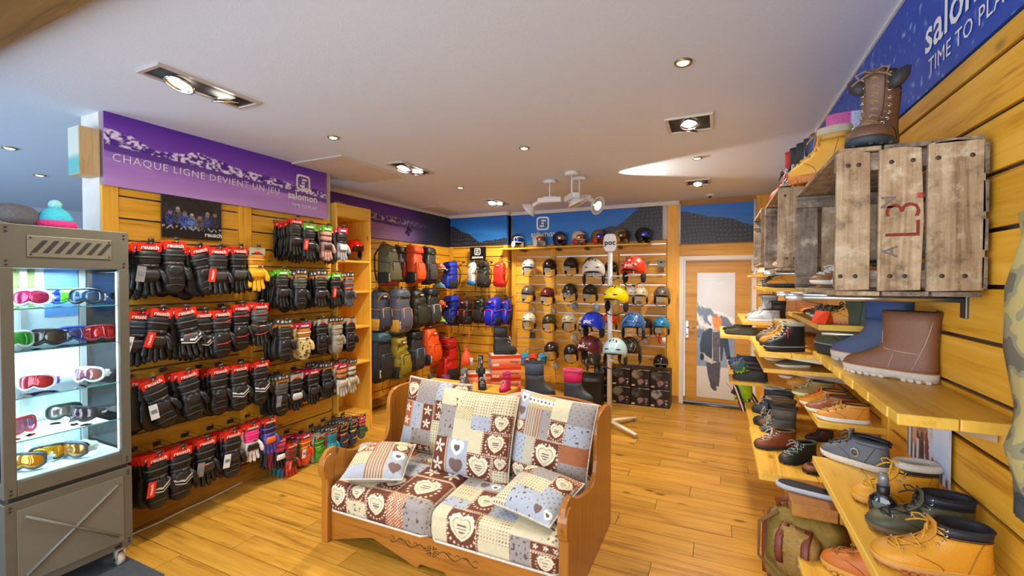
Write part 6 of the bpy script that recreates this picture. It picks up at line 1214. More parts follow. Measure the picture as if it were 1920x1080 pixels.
# ---- patchwork cloth
PAL = dict(brown=(104, 54, 34), rust=(160, 92, 58), cream=(204, 196, 164), beige=(182, 174, 154), blue=(164, 172, 186), grey=(150, 144, 142), sand=(184, 166, 118))
def heart(x, y): return (x*x+y*y-1)**3-x*x*y**3 < 0
def patch_fn(seed, W, Hh, lay=None):
    r = random.Random(seed); rects = []
    def split(x0, y0, x1, y1, d):
        w_, h_ = x1-x0, y1-y0
        if d == 0 or (max(w_, h_) < .25 and r.random() < .55) or max(w_, h_) < .17: rects.append((x0, y0, x1, y1)); return
        f = r.uniform(.32, .68)
        if w_ > h_*r.uniform(.8, 1.25): split(x0, y0, x0+w_*f, y1, d-1); split(x0+w_*f, y0, x1, y1, d-1)
        else: split(x0, y0, x1, y0+h_*f, d-1); split(x0, y0+h_*f, x1, y1, d-1)
    split(0, 0, W, Hh, 5)
    def f(U, V):
        c = np.repeat(srgb(PAL['beige'])[None], len(U), 0); last = None
        for k, (x0, y0, x1, y1) in enumerate(rects):
            q = (U >= x0-1e-6) & (U <= x1+1e-6) & (V >= y0-1e-6) & (V <= y1+1e-6)
            if not q.any(): continue
            u, v = U[q]-x0, V[q]-y0; w_, h_ = x1-x0, y1-y0; asp = max(w_, h_)/min(w_, h_)
            opts = ['heart', 'heart', 'heart', 'plainb', 'cream', 'grid', 'specks'] if asp < 1.55 else ['flowers', 'flowers', 'flowers', 'lace', 'stripes', 'cream', 'hearts3', 'specks', 'dots']
            o = r.choice([p for p in opts if p != last]); last = o; n = fbm(u*60, v*60, seed+k)[:, None]*.16+.92
            S = lambda nm: np.repeat(srgb(PAL[nm])[None], len(u), 0)
            if o == 'heart':
                b = S('brown'); s_ = min(w_, h_)*.30; hx, hy = (u-w_/2)/s_, (v-h_*.47)/s_
                rr = np.abs(np.maximum(np.abs(hx)*.8, np.abs(hy)*.85)); dt = (np.abs(np.sqrt(hx**2+hy**2*1.05)-1.55) < .12) & (np.sin(np.arctan2(hy, hx)*20) > .2)
                b[heart(hx/1.12, hy/1.12)] = srgb((232, 222, 196)); b[heart(hx/.86, hy/.86)] = srgb((170, 150, 96)); b[heart(hx/.76, hy/.76)] = srgb((214, 204, 176)); b[heart(hx/.45, hy/.45) & (np.sin(hy*22) > .1)] = srgb((104, 98, 92)); b[dt] = srgb((214, 198, 174))
                ed = (np.minimum(np.minimum(u, w_-u), np.minimum(v, h_-v)) < .012) & (np.sin(u*420)+np.sin(v*420) > .3); b[ed] = srgb((206, 186, 160))
            elif o == 'plainb': b = S(r.choice(['blue', 'grey'])); b[(np.sin(u*150)*np.sin(v*150) > .72)] = srgb((120, 116, 118))
            elif o == 'cream': b = S(r.choice(['cream', 'cream', 'beige', 'blue']))
            elif o == 'dots': b = S(r.choice(['rust', 'cream', 'sand'])); b[(np.sin(u*300)*np.sin(v*300) > .35)] = srgb(r.choice([(232, 222, 196), (150, 112, 70)]))
            elif o == 'grid': b = S('cream'); b[(np.sin(u*330) > .35) & (np.sin(v*330) > .35)] = srgb((120, 92, 74))
            elif o == 'specks': b = S(r.choice(['cream', 'grey', 'blue'])); b[(fbm(u*75, v*75, seed+k+5, 1) > .8)] = srgb((90, 76, 70))
            elif o == 'stripes':
                b = S('beige'); b[(np.sin((v if w_ > h_ else u)*340) > 0)] = srgb((150, 104, 84))
            elif o == 'lace': 
                b = S('sand'); a = u if w_ > h_ else v; e = (v-h_/2) if w_ > h_ else (u-w_/2); b[np.abs(e) < .012+.012*np.abs(np.sin(a*110))] = srgb((238, 232, 214)); b[(np.abs(e) < .008) & (np.sin(a*220) > .2)] = srgb((96, 82, 78))
            else:
                a, e = (u, v-h_/2) if w_ > h_ else (v, u-w_/2); L_ = max(w_, h_); m_ = min(w_, h_); n_ = max(2, round(L_/(m_*.95))); aa = ((a/L_*n_) % 1-.5)*L_/n_
                if o == 'flowers':
                    b = S(r.choice(['brown', 'brown', 'rust'])); th = np.arctan2(e, aa); rad = np.sqrt(e*e+aa*aa); b[(rad < m_*.34*(.62+.38*np.cos(5*th))) & (rad > m_*.05)] = srgb((222, 210, 196)); b[(np.abs(np.abs(e)-m_*.45) < m_*.04)] = srgb((190, 160, 134))
                else:
                    b = S('blue'); hx, hy = (aa, e) if w_ > h_ else (e, aa); s_ = m_*.3; i_ = np.floor(a/L_*n_).astype(int) % 3; hh = heart(hx/s_, hy/s_)
                    b[hh & (i_ == 0)] = srgb((112, 88, 84)); b[hh & (i_ == 1)] = srgb((236, 232, 222)); b[hh & (i_ == 2) & (np.sin(hx*500)*np.sin(hy*500) > -.2)] = srgb((150, 96, 66)); b[heart(hx/(s_*.45), hy/(s_*.45)) & (i_ == 1)] = srgb((96, 84, 84))
            c[q] = b*n
        return c
    return f
CLOTH = print_mat(.85)
def pillow_me(w_, h_, d_, seed, n=150, lay=None):
    a = np.linspace(-1, 1, n); X, Z = np.meshgrid(a, a)
    th = (1-np.abs(X)**3.2)**.55*(1-np.abs(Z)**3.2)**.55; pinch = 1-.05*(1-np.abs(Z)**2)*np.abs(X)**6
    wr = .02*(fbm(X.ravel()*2+5, Z.ravel()*2+5, seed, 3).reshape(X.shape)-.5)
    px_ = X*w_/2*(1-.045*(1-Z**2)*np.abs(X)**3); pz = Z*h_/2*(1-.045*(1-X**2)*np.abs(Z)**3)
    mb = MB(); mb.grid(px_, -th*d_/2-wr*th, pz); n0 = len(mb.v)
    b = np.linspace(-1, 1, 16); XB, ZB = np.meshgrid(b, b); tb = (1-np.abs(XB)**3.2)**.55*(1-np.abs(ZB)**3.2)**.55
    g = MB().grid(XB*w_/2*(1-.045*(1-ZB**2)*np.abs(XB)**3), tb*d_/2, ZB*h_/2*(1-.045*(1-XB**2)*np.abs(ZB)**3)); mb.add(g.v, [f[::-1] for f in g.f])
    me = mb.mesh('cushion'); f = patch_fn(seed, w_, h_, lay)
    c1 = f((X.ravel()+1)*w_/2, (Z.ravel()+1)*h_/2); setcol(me, np.concatenate([c1, np.repeat(srgb(PAL['beige'])[None], len(mb.v)-n0, 0)])); return me
def cushion(label, loc, rot, w_, h_, d_, seed, group):
    t = thing('cushion', label, 'cushion', loc, 0, group); t.rotation_euler = rot
    part('cover', pillow_me(w_, h_, d_, seed), CLOTH, t)
    P = []
    for i in range(80):
        a = 2*PI*i/80; cx, cz = math.cos(a), math.sin(a); m_ = max(abs(cx), abs(cz)); x, z = cx/m_, cz/m_
        P.append((x*w_/2*(1-.045*(1-z*z)*abs(x)**3), 0, z*h_/2*(1-.045*(1-x*x)*abs(z)**3)))
    part('piping', MB().tube(P, .006, 6, True), M('#c9c4ba', .8, kind='fabric'), t); return t
G = 'patchwork cushions on the bench sofa'
cushion('big upright patchwork cushion at the left, half hidden behind the middle one', (-1.98, 2.86, .685), (-.22, .05, .08), .56, .56, .15, 101, G)
cushion('big upright patchwork cushion in the middle of the bench sofa', (-1.53, 2.67, .675), (-.30, .02, .03), .60, .58, .17, 214, G)
cushion('big upright patchwork cushion at the right end of the bench sofa', (-.985, 2.74, .685), (-.26, .07, -.06), .55, .58, .17, 333, G)
cushion('small patchwork cushion leaning on the left arm of the bench sofa', (-2.10, 2.37, .50), (-1.36, .0, .42), .40, .40, .15, 419, G)
cushion('small patchwork cushion lying against the right arm of the bench sofa', (-.945, 2.40, .50), (-1.36, .04, -.2), .40, .40, .15, 520, G)
def seat(label, x0, x1, seed):
    t = thing('seat_cushion', label, 'cushion', ((x0+x1)/2, 2.60, .209), 0, 'patchwork seat cushions'); W = x1-x0; y0, y1 = 2.145-2.60, 3.03-2.60; h = .19; r_ = .045
    prof = [(y0+.012, 0), (y0, .03), (y0-.004, h*.5), (y0+.002, h-r_)]+[(y0+r_*(1-math.cos(a)), h-r_+r_*math.sin(a)) for a in np.linspace(.15, PI/2, 6)]+[(y0+r_+(y1-y0-r_)*f, h+.02*math.sin(PI*f)) for f in np.linspace(.02, 1, 30)]
    P = np.array(prof); s_ = np.concatenate([[0], np.cumsum(np.hypot(*np.diff(P, axis=0).T))]); nv = 200; S = np.linspace(0, s_[-1], nv); Y = np.interp(S, s_, P[:, 0]); Z = np.interp(S, s_, P[:, 1])
    nu = 170; U = np.linspace(0, 1, nu); UU, SS = np.meshgrid(U, S); YY = np.repeat(Y[:, None], nu, 1); ZZ = np.repeat(Z[:, None], nu, 1); e = np.minimum(UU, 1-UU)*W
    dip = np.clip(1-e/.05, 0, 1)**2; ZZ = ZZ-dip*.035*(ZZ > .1); YY = YY+dip*.03*(SS < .25); mb = MB().grid(-W/2+UU*W, YY, ZZ); n0 = len(mb.v)
    for s in (0, 1): 
        ring = [(-W/2+s*W, float(YY[j, 0]), float(ZZ[j, 0])) for j in range(0, nv, 4)]+[(-W/2+s*W, y1, 0)]
        mb.add(ring, [tuple(range(len(ring)))])
    me = mb.mesh('cushion'); f = patch_fn(seed, W, float(s_[-1])); c = f((UU*W).ravel(), SS.ravel()); setcol(me, np.concatenate([c, np.repeat(srgb(PAL['grey'])[None], len(mb.v)-n0, 0)]))
    part('cover', me, CLOTH, t); pm_ = M('#d2cdc4', .8, kind='fabric')
    part('piping', MB().tube([(-W/2+.02, y0+.3, .01), (-W/2+.02, y0+.02, .012), (-W/2+.05, y0-.004, .012), (W/2-.05, y0-.004, .012), (W/2-.02, y0+.02, .012), (W/2-.02, y0+.3, .01)], .007, 6), pm_, t)
    part('piping', MB().tube([(-W/2+.02, y0+.05, h*.4), (-W/2+.03, y0+.01, h-.065), (-W/2+.05, y0+.012, h-.028), (W/2-.05, y0+.012, h-.028), (W/2-.03, y0+.01, h-.065), (W/2-.02, y0+.05, h*.4)], .006, 6), pm_, t)
seat('left patchwork seat cushion of the bench sofa', -2.352, -1.545, 77); seat('right patchwork seat cushion of the bench sofa', -1.54, -.717, 88)
# ================================================================== GLASS GOGGLE CABINET
CX0, CX1, CY0, CY1 = -3.80, -3.28, .935, 1.478
GM = M('#5e5b50', .42, .15, kind='paint'); GMD = M('#6c6a60', .45, .2); GML = M('#6e6b5e', .4, .1)
cab = thing('display_cabinet', 'grey metal glass display cabinet full of ski goggles', 'display cabinet', ((CX0+CX1)/2, (CY0+CY1)/2, 0)); ox, oy = (CX0+CX1)/2, (CY0+CY1)/2
hx, hy = (CX1-CX0)/2, (CY1-CY0)/2
def cb_(n, a, b, m_, p=cab, bv=.003): return part(n, MB().b2(a, b), m_, p, bevel=bv)
# lower cupboard
cb_('base_box', (-hx, -hy, .115), (hx-.012, hy, .60), GM)
dr = cb_('door', (hx-.012, -hy, .115), (hx, hy, .60), GM)
cb_('door_panel', (hx, -hy+.045, .16), (hx+.004, hy-.045, .555), M('#6a6960', .45, .1), dr, .002)
for s in (-1, 1): part('cross_rib', MB().tube([(hx+.004, -s*(hy-.075), .20), (hx+.004, s*(hy-.075), .515)], [.016]*2, 8, flat=.45), M('#6a6960', .42, .1), dr)
part('lock', MB().box((hx+.002, hy-.075, .14), (.004, .03, .022)), BLACKM, dr)
for y in (-hy+.02, hy-.02):
    for z in (.14, .158, .56, .578): part('screw', MB().lathe([(0, 0), (.006, 0), (.005, .004), (0, .005)], 8), BLACKM, cab, (hx, y, z), (0, PI/2, 0))
cb_('gap_rail', (-hx+.02, -hy+.02, .60), (hx-.02, hy-.02, .625), M('#2a2926', .6))
# glazed upper part
z0, z1 = .625, 2.04
for x in (-hx, hx-.03):
    for y in (-hy, hy-.05): cb_('corner_post', (x, y, z0), (x+.03, y+.05, 1.8148), GM)
cb_('bottom_rail', (hx-.03, -hy+.05, z0), (hx, hy-.05, .70), GM); cb_('top_box', (-hx, -hy, 1.815), (hx, hy, z1), GM)
for y in (-hy, hy-.03): cb_('side_rail', (-hx+.03, y, z0), (hx-.03, y+.03, .70), GM)
cb_('rear_rail', (-hx, -hy+.05, z0), (-hx+.03, hy-.05, .70), GM)
cb_('floor_plate', (-hx+.03, -hy+.03, .69), (hx-.03, hy-.03, .705), M('#dfe4ea', .4))
vp = cb_('vent_panel', (hx, -.17, 1.872), (hx+.006, .185, 1.985), GML, cab, .002)
for i in range(7): 
    y = -.13+.046*i
    part('vent_slot', MB().loft([[(hx+.0055, y-.03, 1.895), (hx+.0055, y-.008, 1.895), (hx+.0055, y+.04, 1.962), (hx+.0055, y+.018, 1.962)], [(hx+.008, y-.03, 1.895), (hx+.008, y-.008, 1.895), (hx+.008, y+.04, 1.962), (hx+.008, y+.018, 1.962)]]), M('#24231f', .8), vp, smooth=False)
for y in (-.158, .173):
    for z in (1.885, 1.972): part('screw', MB().lathe([(0, 0), (.005, 0), (.004, .003), (0, .004)], 8), BLACKM, vp, (hx+.006, y, z), (0, PI/2, 0))
for y in (-hy+.025, hy-.025):
    for z in (1.83, 1.85, 2.0, 2.02, .645, .665): part('screw', MB().lathe([(0, 0), (.006, 0), (.005, .004), (0, .005)], 8), BLACKM, cab, (hx, y, z), (0, PI/2, 0))
GL = glass('#fafefe')
part('front_pane', MB().b2((hx-.018, -hy+.05, .70), (hx-.013, hy-.05, 1.815)), GL, cab, smooth=False)
part('side_pane', MB().b2((-hx+.03, hy-.018, .70), (hx-.03, hy-.013, 1.815)), GL, cab, smooth=False); part('side_pane', MB().b2((-hx+.03, -hy+.013, .70), (hx-.03, -hy+.018, 1.815)), GL, cab, smooth=False)
part('rear_panel', MB().b2((-hx+.01, -hy+.05, .70), (-hx+.016, hy-.05, 1.815)), M('#c9d4de', .3), cab, smooth=False)
part('poster_strip', MB().b2((-hx+.018, hy-.21, 1.52), (-hx+.02, hy-.055, 1.815)), M('#5f8fd0', .4, kind='leather'), cab, smooth=False)
part('poster_strip', MB().b2((-hx+.018, -.12, 1.60), (-hx+.02, .02, 1.815)), M('#8a9a5a', .4, kind='fur'), cab, smooth=False)
SZ = [.705, .905, 1.13, 1.375, 1.60]
for z in SZ[1:]:
    sh = part('glass_shelf', MB().b2((-hx+.03, -hy+.025, z-.006), (hx-.03, hy-.025, z)), glass('#eefbf9'), cab, smooth=False)
    part('shelf_edge', MB().b2((hx-.031, -hy+.025, z-.006), (hx-.028, hy-.025, z)), M('#62c4b4', .15), sh, smooth=False)
for y in (-.05, hy-.05):
    part('rear_upright', MB().b2((-hx+.02, y, .70), (-hx+.04, y+.03, 1.815)), ALU, cab, smooth=False)
for y in (-hy+.04, hy-.055): part('led_strip', MB().b2((hx-.034, y, .72), (hx-.03, y+.012, 1.8)), M('#eaf4ff', .4, emis=5.), cab, smooth=False)
for i, z in enumerate((1.80, 1.36, .92)): 
    l = area('cabinet_light', (ox, oy, z), (0, 0, 0), .4, .4, 8 if i == 0 else 5, (.68, .86, 1)); l.name = 'cabinet_light'
def caster(x, y):
    c = part('caster', MB().box((x, y, .105), (.07, .06, .012)).prism([(x-.03, .10), (x+.03, .10), (x+.012, .03), (x-.008, .03)], 1, y-.022, y-.018).prism([(x-.03, .10), (x+.03, .10), (x+.012, .03), (x-.008, .03)], 1, y+.018, y+.022), M('#b4b0a4', .4), cab)
    part('wheel', MB().tube([(x, y-.014, .038), (x, y+.014, .038)], .037, 18), M('#bdb6a8', .5), c); part('hub', MB().tube([(x, y-.024, .038), (x, y+.024, .038)], .011, 10), BLACKM, c)
for x in (-hx+.06, hx-.05):
    for y in (-hy+.06, hy-.05): caster(x, y)
# ---- goggles
def goutline(n=40):
    P = []
    for i in range(n):
        a = 2*PI*i/n; x = math.copysign(abs(math.cos(a))**.6, math.cos(a)); z = math.copysign(abs(math.sin(a))**.7, math.sin(a))
        if z < 0: z *= 1-.45*math.exp(-(x/.28)**2)
        P.append((x, z))
    return P
def gfy(x): return .038*x*x
def gframe(r):
    return MB().tube([(x*.088, gfy(x)-.0, z*.05) for x, z in goutline()], r, 7, True, flat=1.2)
def glens():
    P = goutline(); mb = MB(); vs = [(0, -.012, .0)]+[(x*.06, gfy(x*.7)-.010, z*.034) for x, z in P]+[(x*.084, gfy(x)-.003, z*.047) for x, z in P]; n = len(P)
    return mb.add(vs, [(0, 1+(i+1) % n, 1+i) for i in range(n)]+[(1+i, 1+(i+1) % n, 1+n+(i+1) % n, 1+n+i) for i in range(n)])
def gstrap():
    mb = MB(); R = []
    for i in range(25):
        a = PI*i/24; x, y = .092*math.cos(a), .045+.11*math.sin(a)**.8; h = .02+.004*math.sin(a); R.append([(x, y, -h), (x*1.03, y*1.02, -h), (x*1.03, y*1.02, h), (x, y, h)])
    return mb.loft(R)
def gogg(label, loc, rz, frame, lens, strap, inner='#17181a', sc=1., tilt=-.1):
    t = thing('ski_goggles', label, 'goggles', loc, rz, 'ski goggles in the glass cabinet', sc); t.rotation_euler = (tilt, 0, rz)
    part('frame', share('gfr', lambda: gframe(.008)), M(frame, .35), t); part('lens', share('gln', glens), M(lens, .08, .6, coat=1.), t)
    part('face_foam', share('gfo', lambda: MB().tube([(x*.08, gfy(x)+.02, z*.045) for x, z in goutline(28)], .010, 6, True)), M(inner, .9, kind='fabric'), t)
    st = part('strap', share('gst', gstrap), M(strap, .7, kind='fabric'), t); part('strap_print', share('gsp', lambda: MB().tube([(.098*math.cos(a)*1.0, .047+.116*math.sin(a)**.8, 0) for a in np.linspace(.25, .8, 6)], .007, 6, flat=1)), M('#c8c8c8', .6), st)
GG = [(55, 556, 4, -.1, '#e8e6e2', '#d0306a', '#c8c8cc', 'white framed goggles with pink lens and oval strap, top shelf left'), (92, 545, 4, .25, '#2a4aa8', '#3048c8', '#2c2c34', 'blue lensed goggles at the back of the top shelf'), (128, 550, 4, .2, '#2a7a3a', '#58c830', '#26282a', 'green lensed goggles on the top shelf'), (158, 556, 4, -.15, '#1c1e22', '#3a5a7c', '#d0d0d0', 'black framed goggles with smoky lens, top shelf right'),
      (32, 645, 3, .3, '#d8d8d4', '#4ac84a', '#d4d4d0', 'white goggles with green edge, second shelf left'), (84, 634, 3, -.1, '#26282c', '#4a4c50', '#c8c8cc', 'black goggles with chrome lens, second shelf'), (138, 628, 3, .1, '#3a5ab8', '#4a58a0', '#8a98b8', 'blue chrome goggles in the middle of the second shelf'), (190, 632, 3, .15, '#a8343c', '#d8283a', '#b8b8b8', 'red lensed goggles, second shelf right'),
      (64, 716, 2, -.15, '#d8dce0', '#c83044', '#5a1ca8', 'white goggles with red lens and purple strap, third shelf'), (160, 710, 2, -.3, '#e4e4e4', '#b07880', '#d8d8d8', 'white goggles with rose lens, third shelf right'),
      (46, 805, 1, .5, '#d82c30', '#d890b8', '#c8141c', 'red goggles with pink lens, fourth shelf left'), (122, 783, 1, .1, '#1c3a34', '#7a7c78', '#26a078', 'black goggles with green edge strap, fourth shelf back'), (145, 797, 1, -.5, '#2c3038', '#5a4a58', '#3a2c34', 'dark goggles with violet lens, fourth shelf front'),
      (90, 856, 0, .1, '#3a3a38', '#d8a01c', '#c8c8c4', 'large goggles with yellow orange mirrored lens, cabinet floor'), (130, 870, 0, -.5, '#4a5a68', '#c8924a', '#c8c8c4', 'grey goggles with amber lens, cabinet floor right'), (45, 886, 0, -.3, '#3c4a54', '#d8901c', '#c8ccd0', 'grey goggles with yellow lens, cabinet floor front left')]
for u, v, s, yw, fr_, ln, st, l in GG:
    back = 'back' in l or 'green lensed' in l; x = -3.56 if back else -3.47 if 'middle' in l or 'large' in l else -3.42
    p = onx(u, v, x); sc = .93; p.z = SZ[s]+.055*sc+.003; gogg(l, p, LEFT+yw*1.6-.45, fr_, ln, st, sc=sc*.92)
# things on top of the cabinet
p = onx(22, 398, -3.50); t = thing('cap', 'grey felt cap lying on top of the display cabinet', 'cap', (p.x, p.y, 2.04), .4)
part('crown', MB().loft([oval(z, a, b) for z, a, b in [(0, .10, .105), (.05, .102, .106), (.09, .092, .096), (.115, .07, .072), (.125, .03, .03)]]), M('#55565c', .9, kind='fabric'), t); part('peak', MB().loft([[(x, -.07-.1*math.cos(x*9)*k, .008+.01*k) for x in np.linspace(-.09, .09, 9)]+[(x, -.07-.1*math.cos(x*9)*k, .002+.01*k) for x in np.linspace(.09, -.09, 9)] for k in (.2, 1)]), M('#8a8478', .8, kind='fabric'), t)
p = onx(104, 425, -3.45); t = thing('bobble_hat', 'turquoise bobble hat with pink brim on top of the cabinet', 'hat', (p.x, p.y, 2.04), 0)
part('crown', MB().loft([oval(z, a, b) for z, a, b in [(.03, .075, .075), (.06, .075, .075), (.10, .055, .055), (.125, .025, .025)]]), M('#3aa8c0', .9, kind='fabric'), t); part('brim', MB().loft([oval(z, a, b) for z, a, b in [(0, .082, .082), (.0, .088, .088), (.04, .086, .086), (.045, .078, .078)]]), M('#d0307c', .9, kind='fur'), t); part('bobble', MB().ell((0, 0, .14), (.03, .03, .03)), M('#8ad0d8', .9, kind='fur'), t)
# picture block on the end of the partition
t = thing('picture_block', 'thick plywood picture block on the end of the partition', 'sign', (-3.79, 1.475, 2.59), 0); part('plywood', MB().b2((-.075, -.053, -.155), (.07, .053, .155)), wood('ply', '#d8bc8c', '#c8a670', '#8a6a3c', 'z', knots=False), t, bevel=.002); part('picture', panel_mesh(.14, .305, 20, 40, lambda u, v, W, Hh: mixc(srgb([90, 168, 170]), srgb([190, 200, 190]), np.clip((v-.35)*8+.6*fbm(u*4, v*4, 3), 0, 1)), .002), print_mat(), t, (-.072, -.053, -.152), smooth=False)
# ================================================================== BEHIND THE SOFA
VT = M('#d9d0c8', .5, kind='paint')
def boxart(seed):
    def f(u, v, W, Hh):
        c = mixc(srgb([222, 84, 40]), srgb([236, 178, 140]), np.clip((v-.12)*1.6, 0, 1)); c = np.where((v > .72)[:, None], srgb([206, 60, 24]), c)
        q = (u < .26) & (u > .04) & (v < .30) & (v > .1) & (fbm(u*30, v*18, seed) > .3); return np.where(q[:, None], srgb([230, 214, 200]), c)
    return f
def sidephoto(u, v, W, Hh):
    c = mixc(srgb([70, 74, 100]), srgb([190, 194, 206]), np.clip(fbm(u*9, v*9, 4)*1.8-.4, 0, 1)); return np.where((v > .76)[:, None], srgb([206, 60, 24]), c)
def shoebox(label, loc, rz, w_=.34, d_=.22, h=.125, art=True, group='orange boot boxes behind the sofa', seed=1):
    t = thing('shoe_box', label, 'box', loc, rz, group)
    part('carton', MB().b2((0, 0, 0), (w_, d_, h*.75)), M('#d8d2ca', .6, kind='paint'), t, bevel=.002); part('lid', MB().b2((-.003, -.003, h*.72), (w_+.003, d_+.003, h)), M('#cc4a22', .5, kind='paint'), t, bevel=.003); part('lid_top', MB().b2((.01, .01, h), (w_-.01, d_-.01, h+.0012)), M('#d8cfc4', .5, kind='leather'), t)
    if art:
        f_ = part('front_print', panel_mesh(w_, h*.99, 34, 20, boxart(seed), .004), print_mat(), t, (0, -.001, 0), smooth=False); text('Vertigo', .045, INK, f_, (w_*.78, -.006, h*.42), sx=.8)
        part('side_print', panel_mesh(d_, h*.99, 24, 16, sidephoto, .004), print_mat(), t, (-.001, d_, 0), (0, 0, -PI/2), smooth=False)
    return t
A = math.radians(57-22)
c0 = CO+(FW+RT*((921-CX)/F)-UP*((667-CY)/F))*5.0
for i in range(7):
    h = .128; z = c0.z-h*(i+1)
    if z < -.001: break
    shoebox(f'orange boot box, {ORD[i]} from the top of the tall right stack', (c0.x+.004*math.sin(i*2), c0.y+.004*math.cos(i*3), z), A+.02*math.sin(i*5), seed=i)
zb_ = c0.z-.128*(i)
t = thing('box_plinth', 'low wooden plinth under the tall orange box stack', 'plinth', (c0.x, c0.y, 0), A); part('block', MB().b2((0, 0, 0), (.34, .22, max(.02, c0.z-.128*i-.002))), PINED['x'], t, bevel=.003)
c1 = CO+(FW+RT*((876-CX)/F)-UP*((702-CY)/F))*4.95
for i in range(6):
    h = .128; z = c1.z-h*(i+1)
    if z < -.001: break
    shoebox(f'orange boot box, {ORD[i]} from the top of the lower left stack', (c1.x, c1.y+.02, z), A+.015*math.sin(i*4), seed=i+9)
t = thing('box_plinth', 'low wooden plinth under the lower orange box stack', 'plinth', (c1.x, c1.y+.02, 0), A); part('block', MB().b2((0, 0, 0), (.34, .22, max(.02, c1.z-.128*i-.002))), PINED['x'], t, bevel=.003)
zt = c0.z+.0015
G = 'boots on the orange boxes'
def along(c, a, b): return (c.x+a*math.cos(A)-b*math.sin(A), c.y+a*math.sin(A)+b*math.cos(A))
shoe('tall black winter boot with white loops on the highest orange box', along(c0, .31, .07), along(c0, .04, .10), zt, 'snow', up='#23241f', top='#26272b', sole='#1a1b1a', lace='#c8ccd0', lining='#17181a', group=G, hs=1.2, tagk='#4a5aa8')
shoe('black hiking boot with orange bag standing on the lower orange box', along(c1, .12, .02), along(c1, .18, .18), c1.z+.0015, 'lace', up='#2a2a22', sole='#1c1c1a', lace='#c8c4b8', lining='#1a1a1a', group=G, chunky=False, hs=1.1, tagk='#b8c0d8')
p = CO+(FW+RT*((875-CX)/F)-UP*((672-CY)/F))*5.05; t = thing('orange_pouch', 'orange drawstring pouch hanging beside the black hiking boot', 'bag', p, .3)
part('pouch', MB().loft([oval(z, a, b) for z, a, b in [(-.08, .04, .03), (-.07, .07, .045), (0, .06, .045), (.07, .035, .03), (.10, .015, .012), (.115, .03, .02)]]), M('#e0481a', .5, kind='nylon'), t); part('cord', MB().tube([(0, 0, .1), (.02, 0, .18), (.03, .02, .3)], .004, 5), M('#c83c14', .6), t); part('swing_card', MB().box((.06, -.03, -.03), (.04, .003, .09)), M('#b8bcc8', .5), t)
# small bench behind the sofa with quilted child boots
t = thing('low_bench', 'low pine bench behind the sofa under the small boots', 'bench', (-2.50, 4.2, 0)); part('top', MB().b2((-.55, -.16, .56), (.55, .16, .59)), SHELFW['x'], t, bevel=.004)
for sx_ in (-.5, .48): part('leg', MB().b2((sx_, -.14, 0), (sx_+.03, .14, .56)), SHELFW['z'], t, bevel=.003)
G = 'small boots on the bench behind the sofa'
def bp(u): return CO+(FW+RT*((u-CX)/F)-UP*((742-CY)/F))*((4.2)/(FW+RT*((u-CX)/F)).y)
for u, c1_, c2, l, dx, hs in [(868, '#5c6064', '#74787c', 'small grey patterned snow boot with white label on the bench', .05, 1.0), (897, '#141416', '#17181a', 'small glossy black quilted snow boot on the bench', .12, .95), (951, '#c8145c', '#e02a7c', 'small hot pink snow boot on the bench', -.02, 1.05)]:
    p = bp(u); shoe(l, (p.x+dx, p.y-.12), (p.x, p.y+.06), .591, 'snow', up=c1_, top=c2, sole='#1c1c1e' if 'pink' not in l else '#a01048', lace='#c8c8c8', lining=c2, fur='#d84a8a' if 'pink' in l else None, group=G, hs=hs, tagk='#c8ccd0' if 'pink' not in l else None)
for u, c1_, c2, l in [(803, '#3a3c3c', '#4a4c4a', 'grey padded winter boot on the floor by the backpacks'), (829, '#4a4a4c', '#7c3a6c', 'violet and grey winter boot on the floor by the backpacks')]:
    p = onz(u, 735, 0); p = CO+(p-CO)*.93; shoe(l, (p.x+.2, p.y-.14), (p.x, p.y+.06), max(0.004, .02), 'snow', up=c1_, top=c2, sole='#2a2a2a', lace='#c8c8c8', lining=c2, group='winter boots on the floor by the backpacks', hs=1.35)
for o in list(bpy.data.objects):
    if o.name.startswith('snow_boot') and o.get('group') == 'winter boots on the floor by the backpacks': o.location.z = .001
# snow boots on boxes directly behind the sofa
for k_, (x, y, a, l) in enumerate([(-1.47, 3.47, -.5, 'white and orange boot box under the dark snow boot'), (-1.10, 3.44, -.45, 'white and orange boot box under the pink cuffed snow boot')]):
    for i in range(6):
        n_ = '' if i == 0 else f', {ORD[i]} from top'; z = .775-.128*(i+1)
        if z < 0: break
        t = shoebox(l+n_, (x-.17, y-.1, z), a, .38, .26, .127, art=False, group='boot boxes directly behind the sofa')
        if i == 0: part('lid_print', MB().b2((.1, .03, .1285), (.2, .2, .1295)), REDC, t, smooth=False); part('lid_print', MB().b2((.24, .03, .1285), (.28, .1, .1295)), M('#4a5a9a', .5), t, smooth=False)
    t = thing('box_plinth', f'plinth under the boot boxes behind the sofa, {["left", "right"][k_]} one', 'plinth', (x-.17, y-.1, 0), a); part('block', MB().b2((.02, .02, 0), (.36, .24, z if z > .02 else .02+.775-.128*6)), PINED['x'], t)
G = 'child snow boots behind the sofa'
p = onz(990, 746, .777); shoe('dark blue ribbed snow boot with red white tag behind the sofa', sp(1042, 747, .777), sp(985, 744, .777), .777, 'snow', up='#2e3134', top='#3c4654', sole='#24272a', lining='#1e2024', group=G, hs=1.22, tagk='#d8402c', soleh='#1a1c1e')
shoe('black snow boot with hot pink cuff and flower lining', sp(1112, 757, .777), sp(1058, 752, .777), .777, 'snow', up='#34373a', top='#d8145c', sole='#26282a', lining='#c84a6c', fur='#d84a70', group=G, hs=1.15, soleh='#1a1c1e')
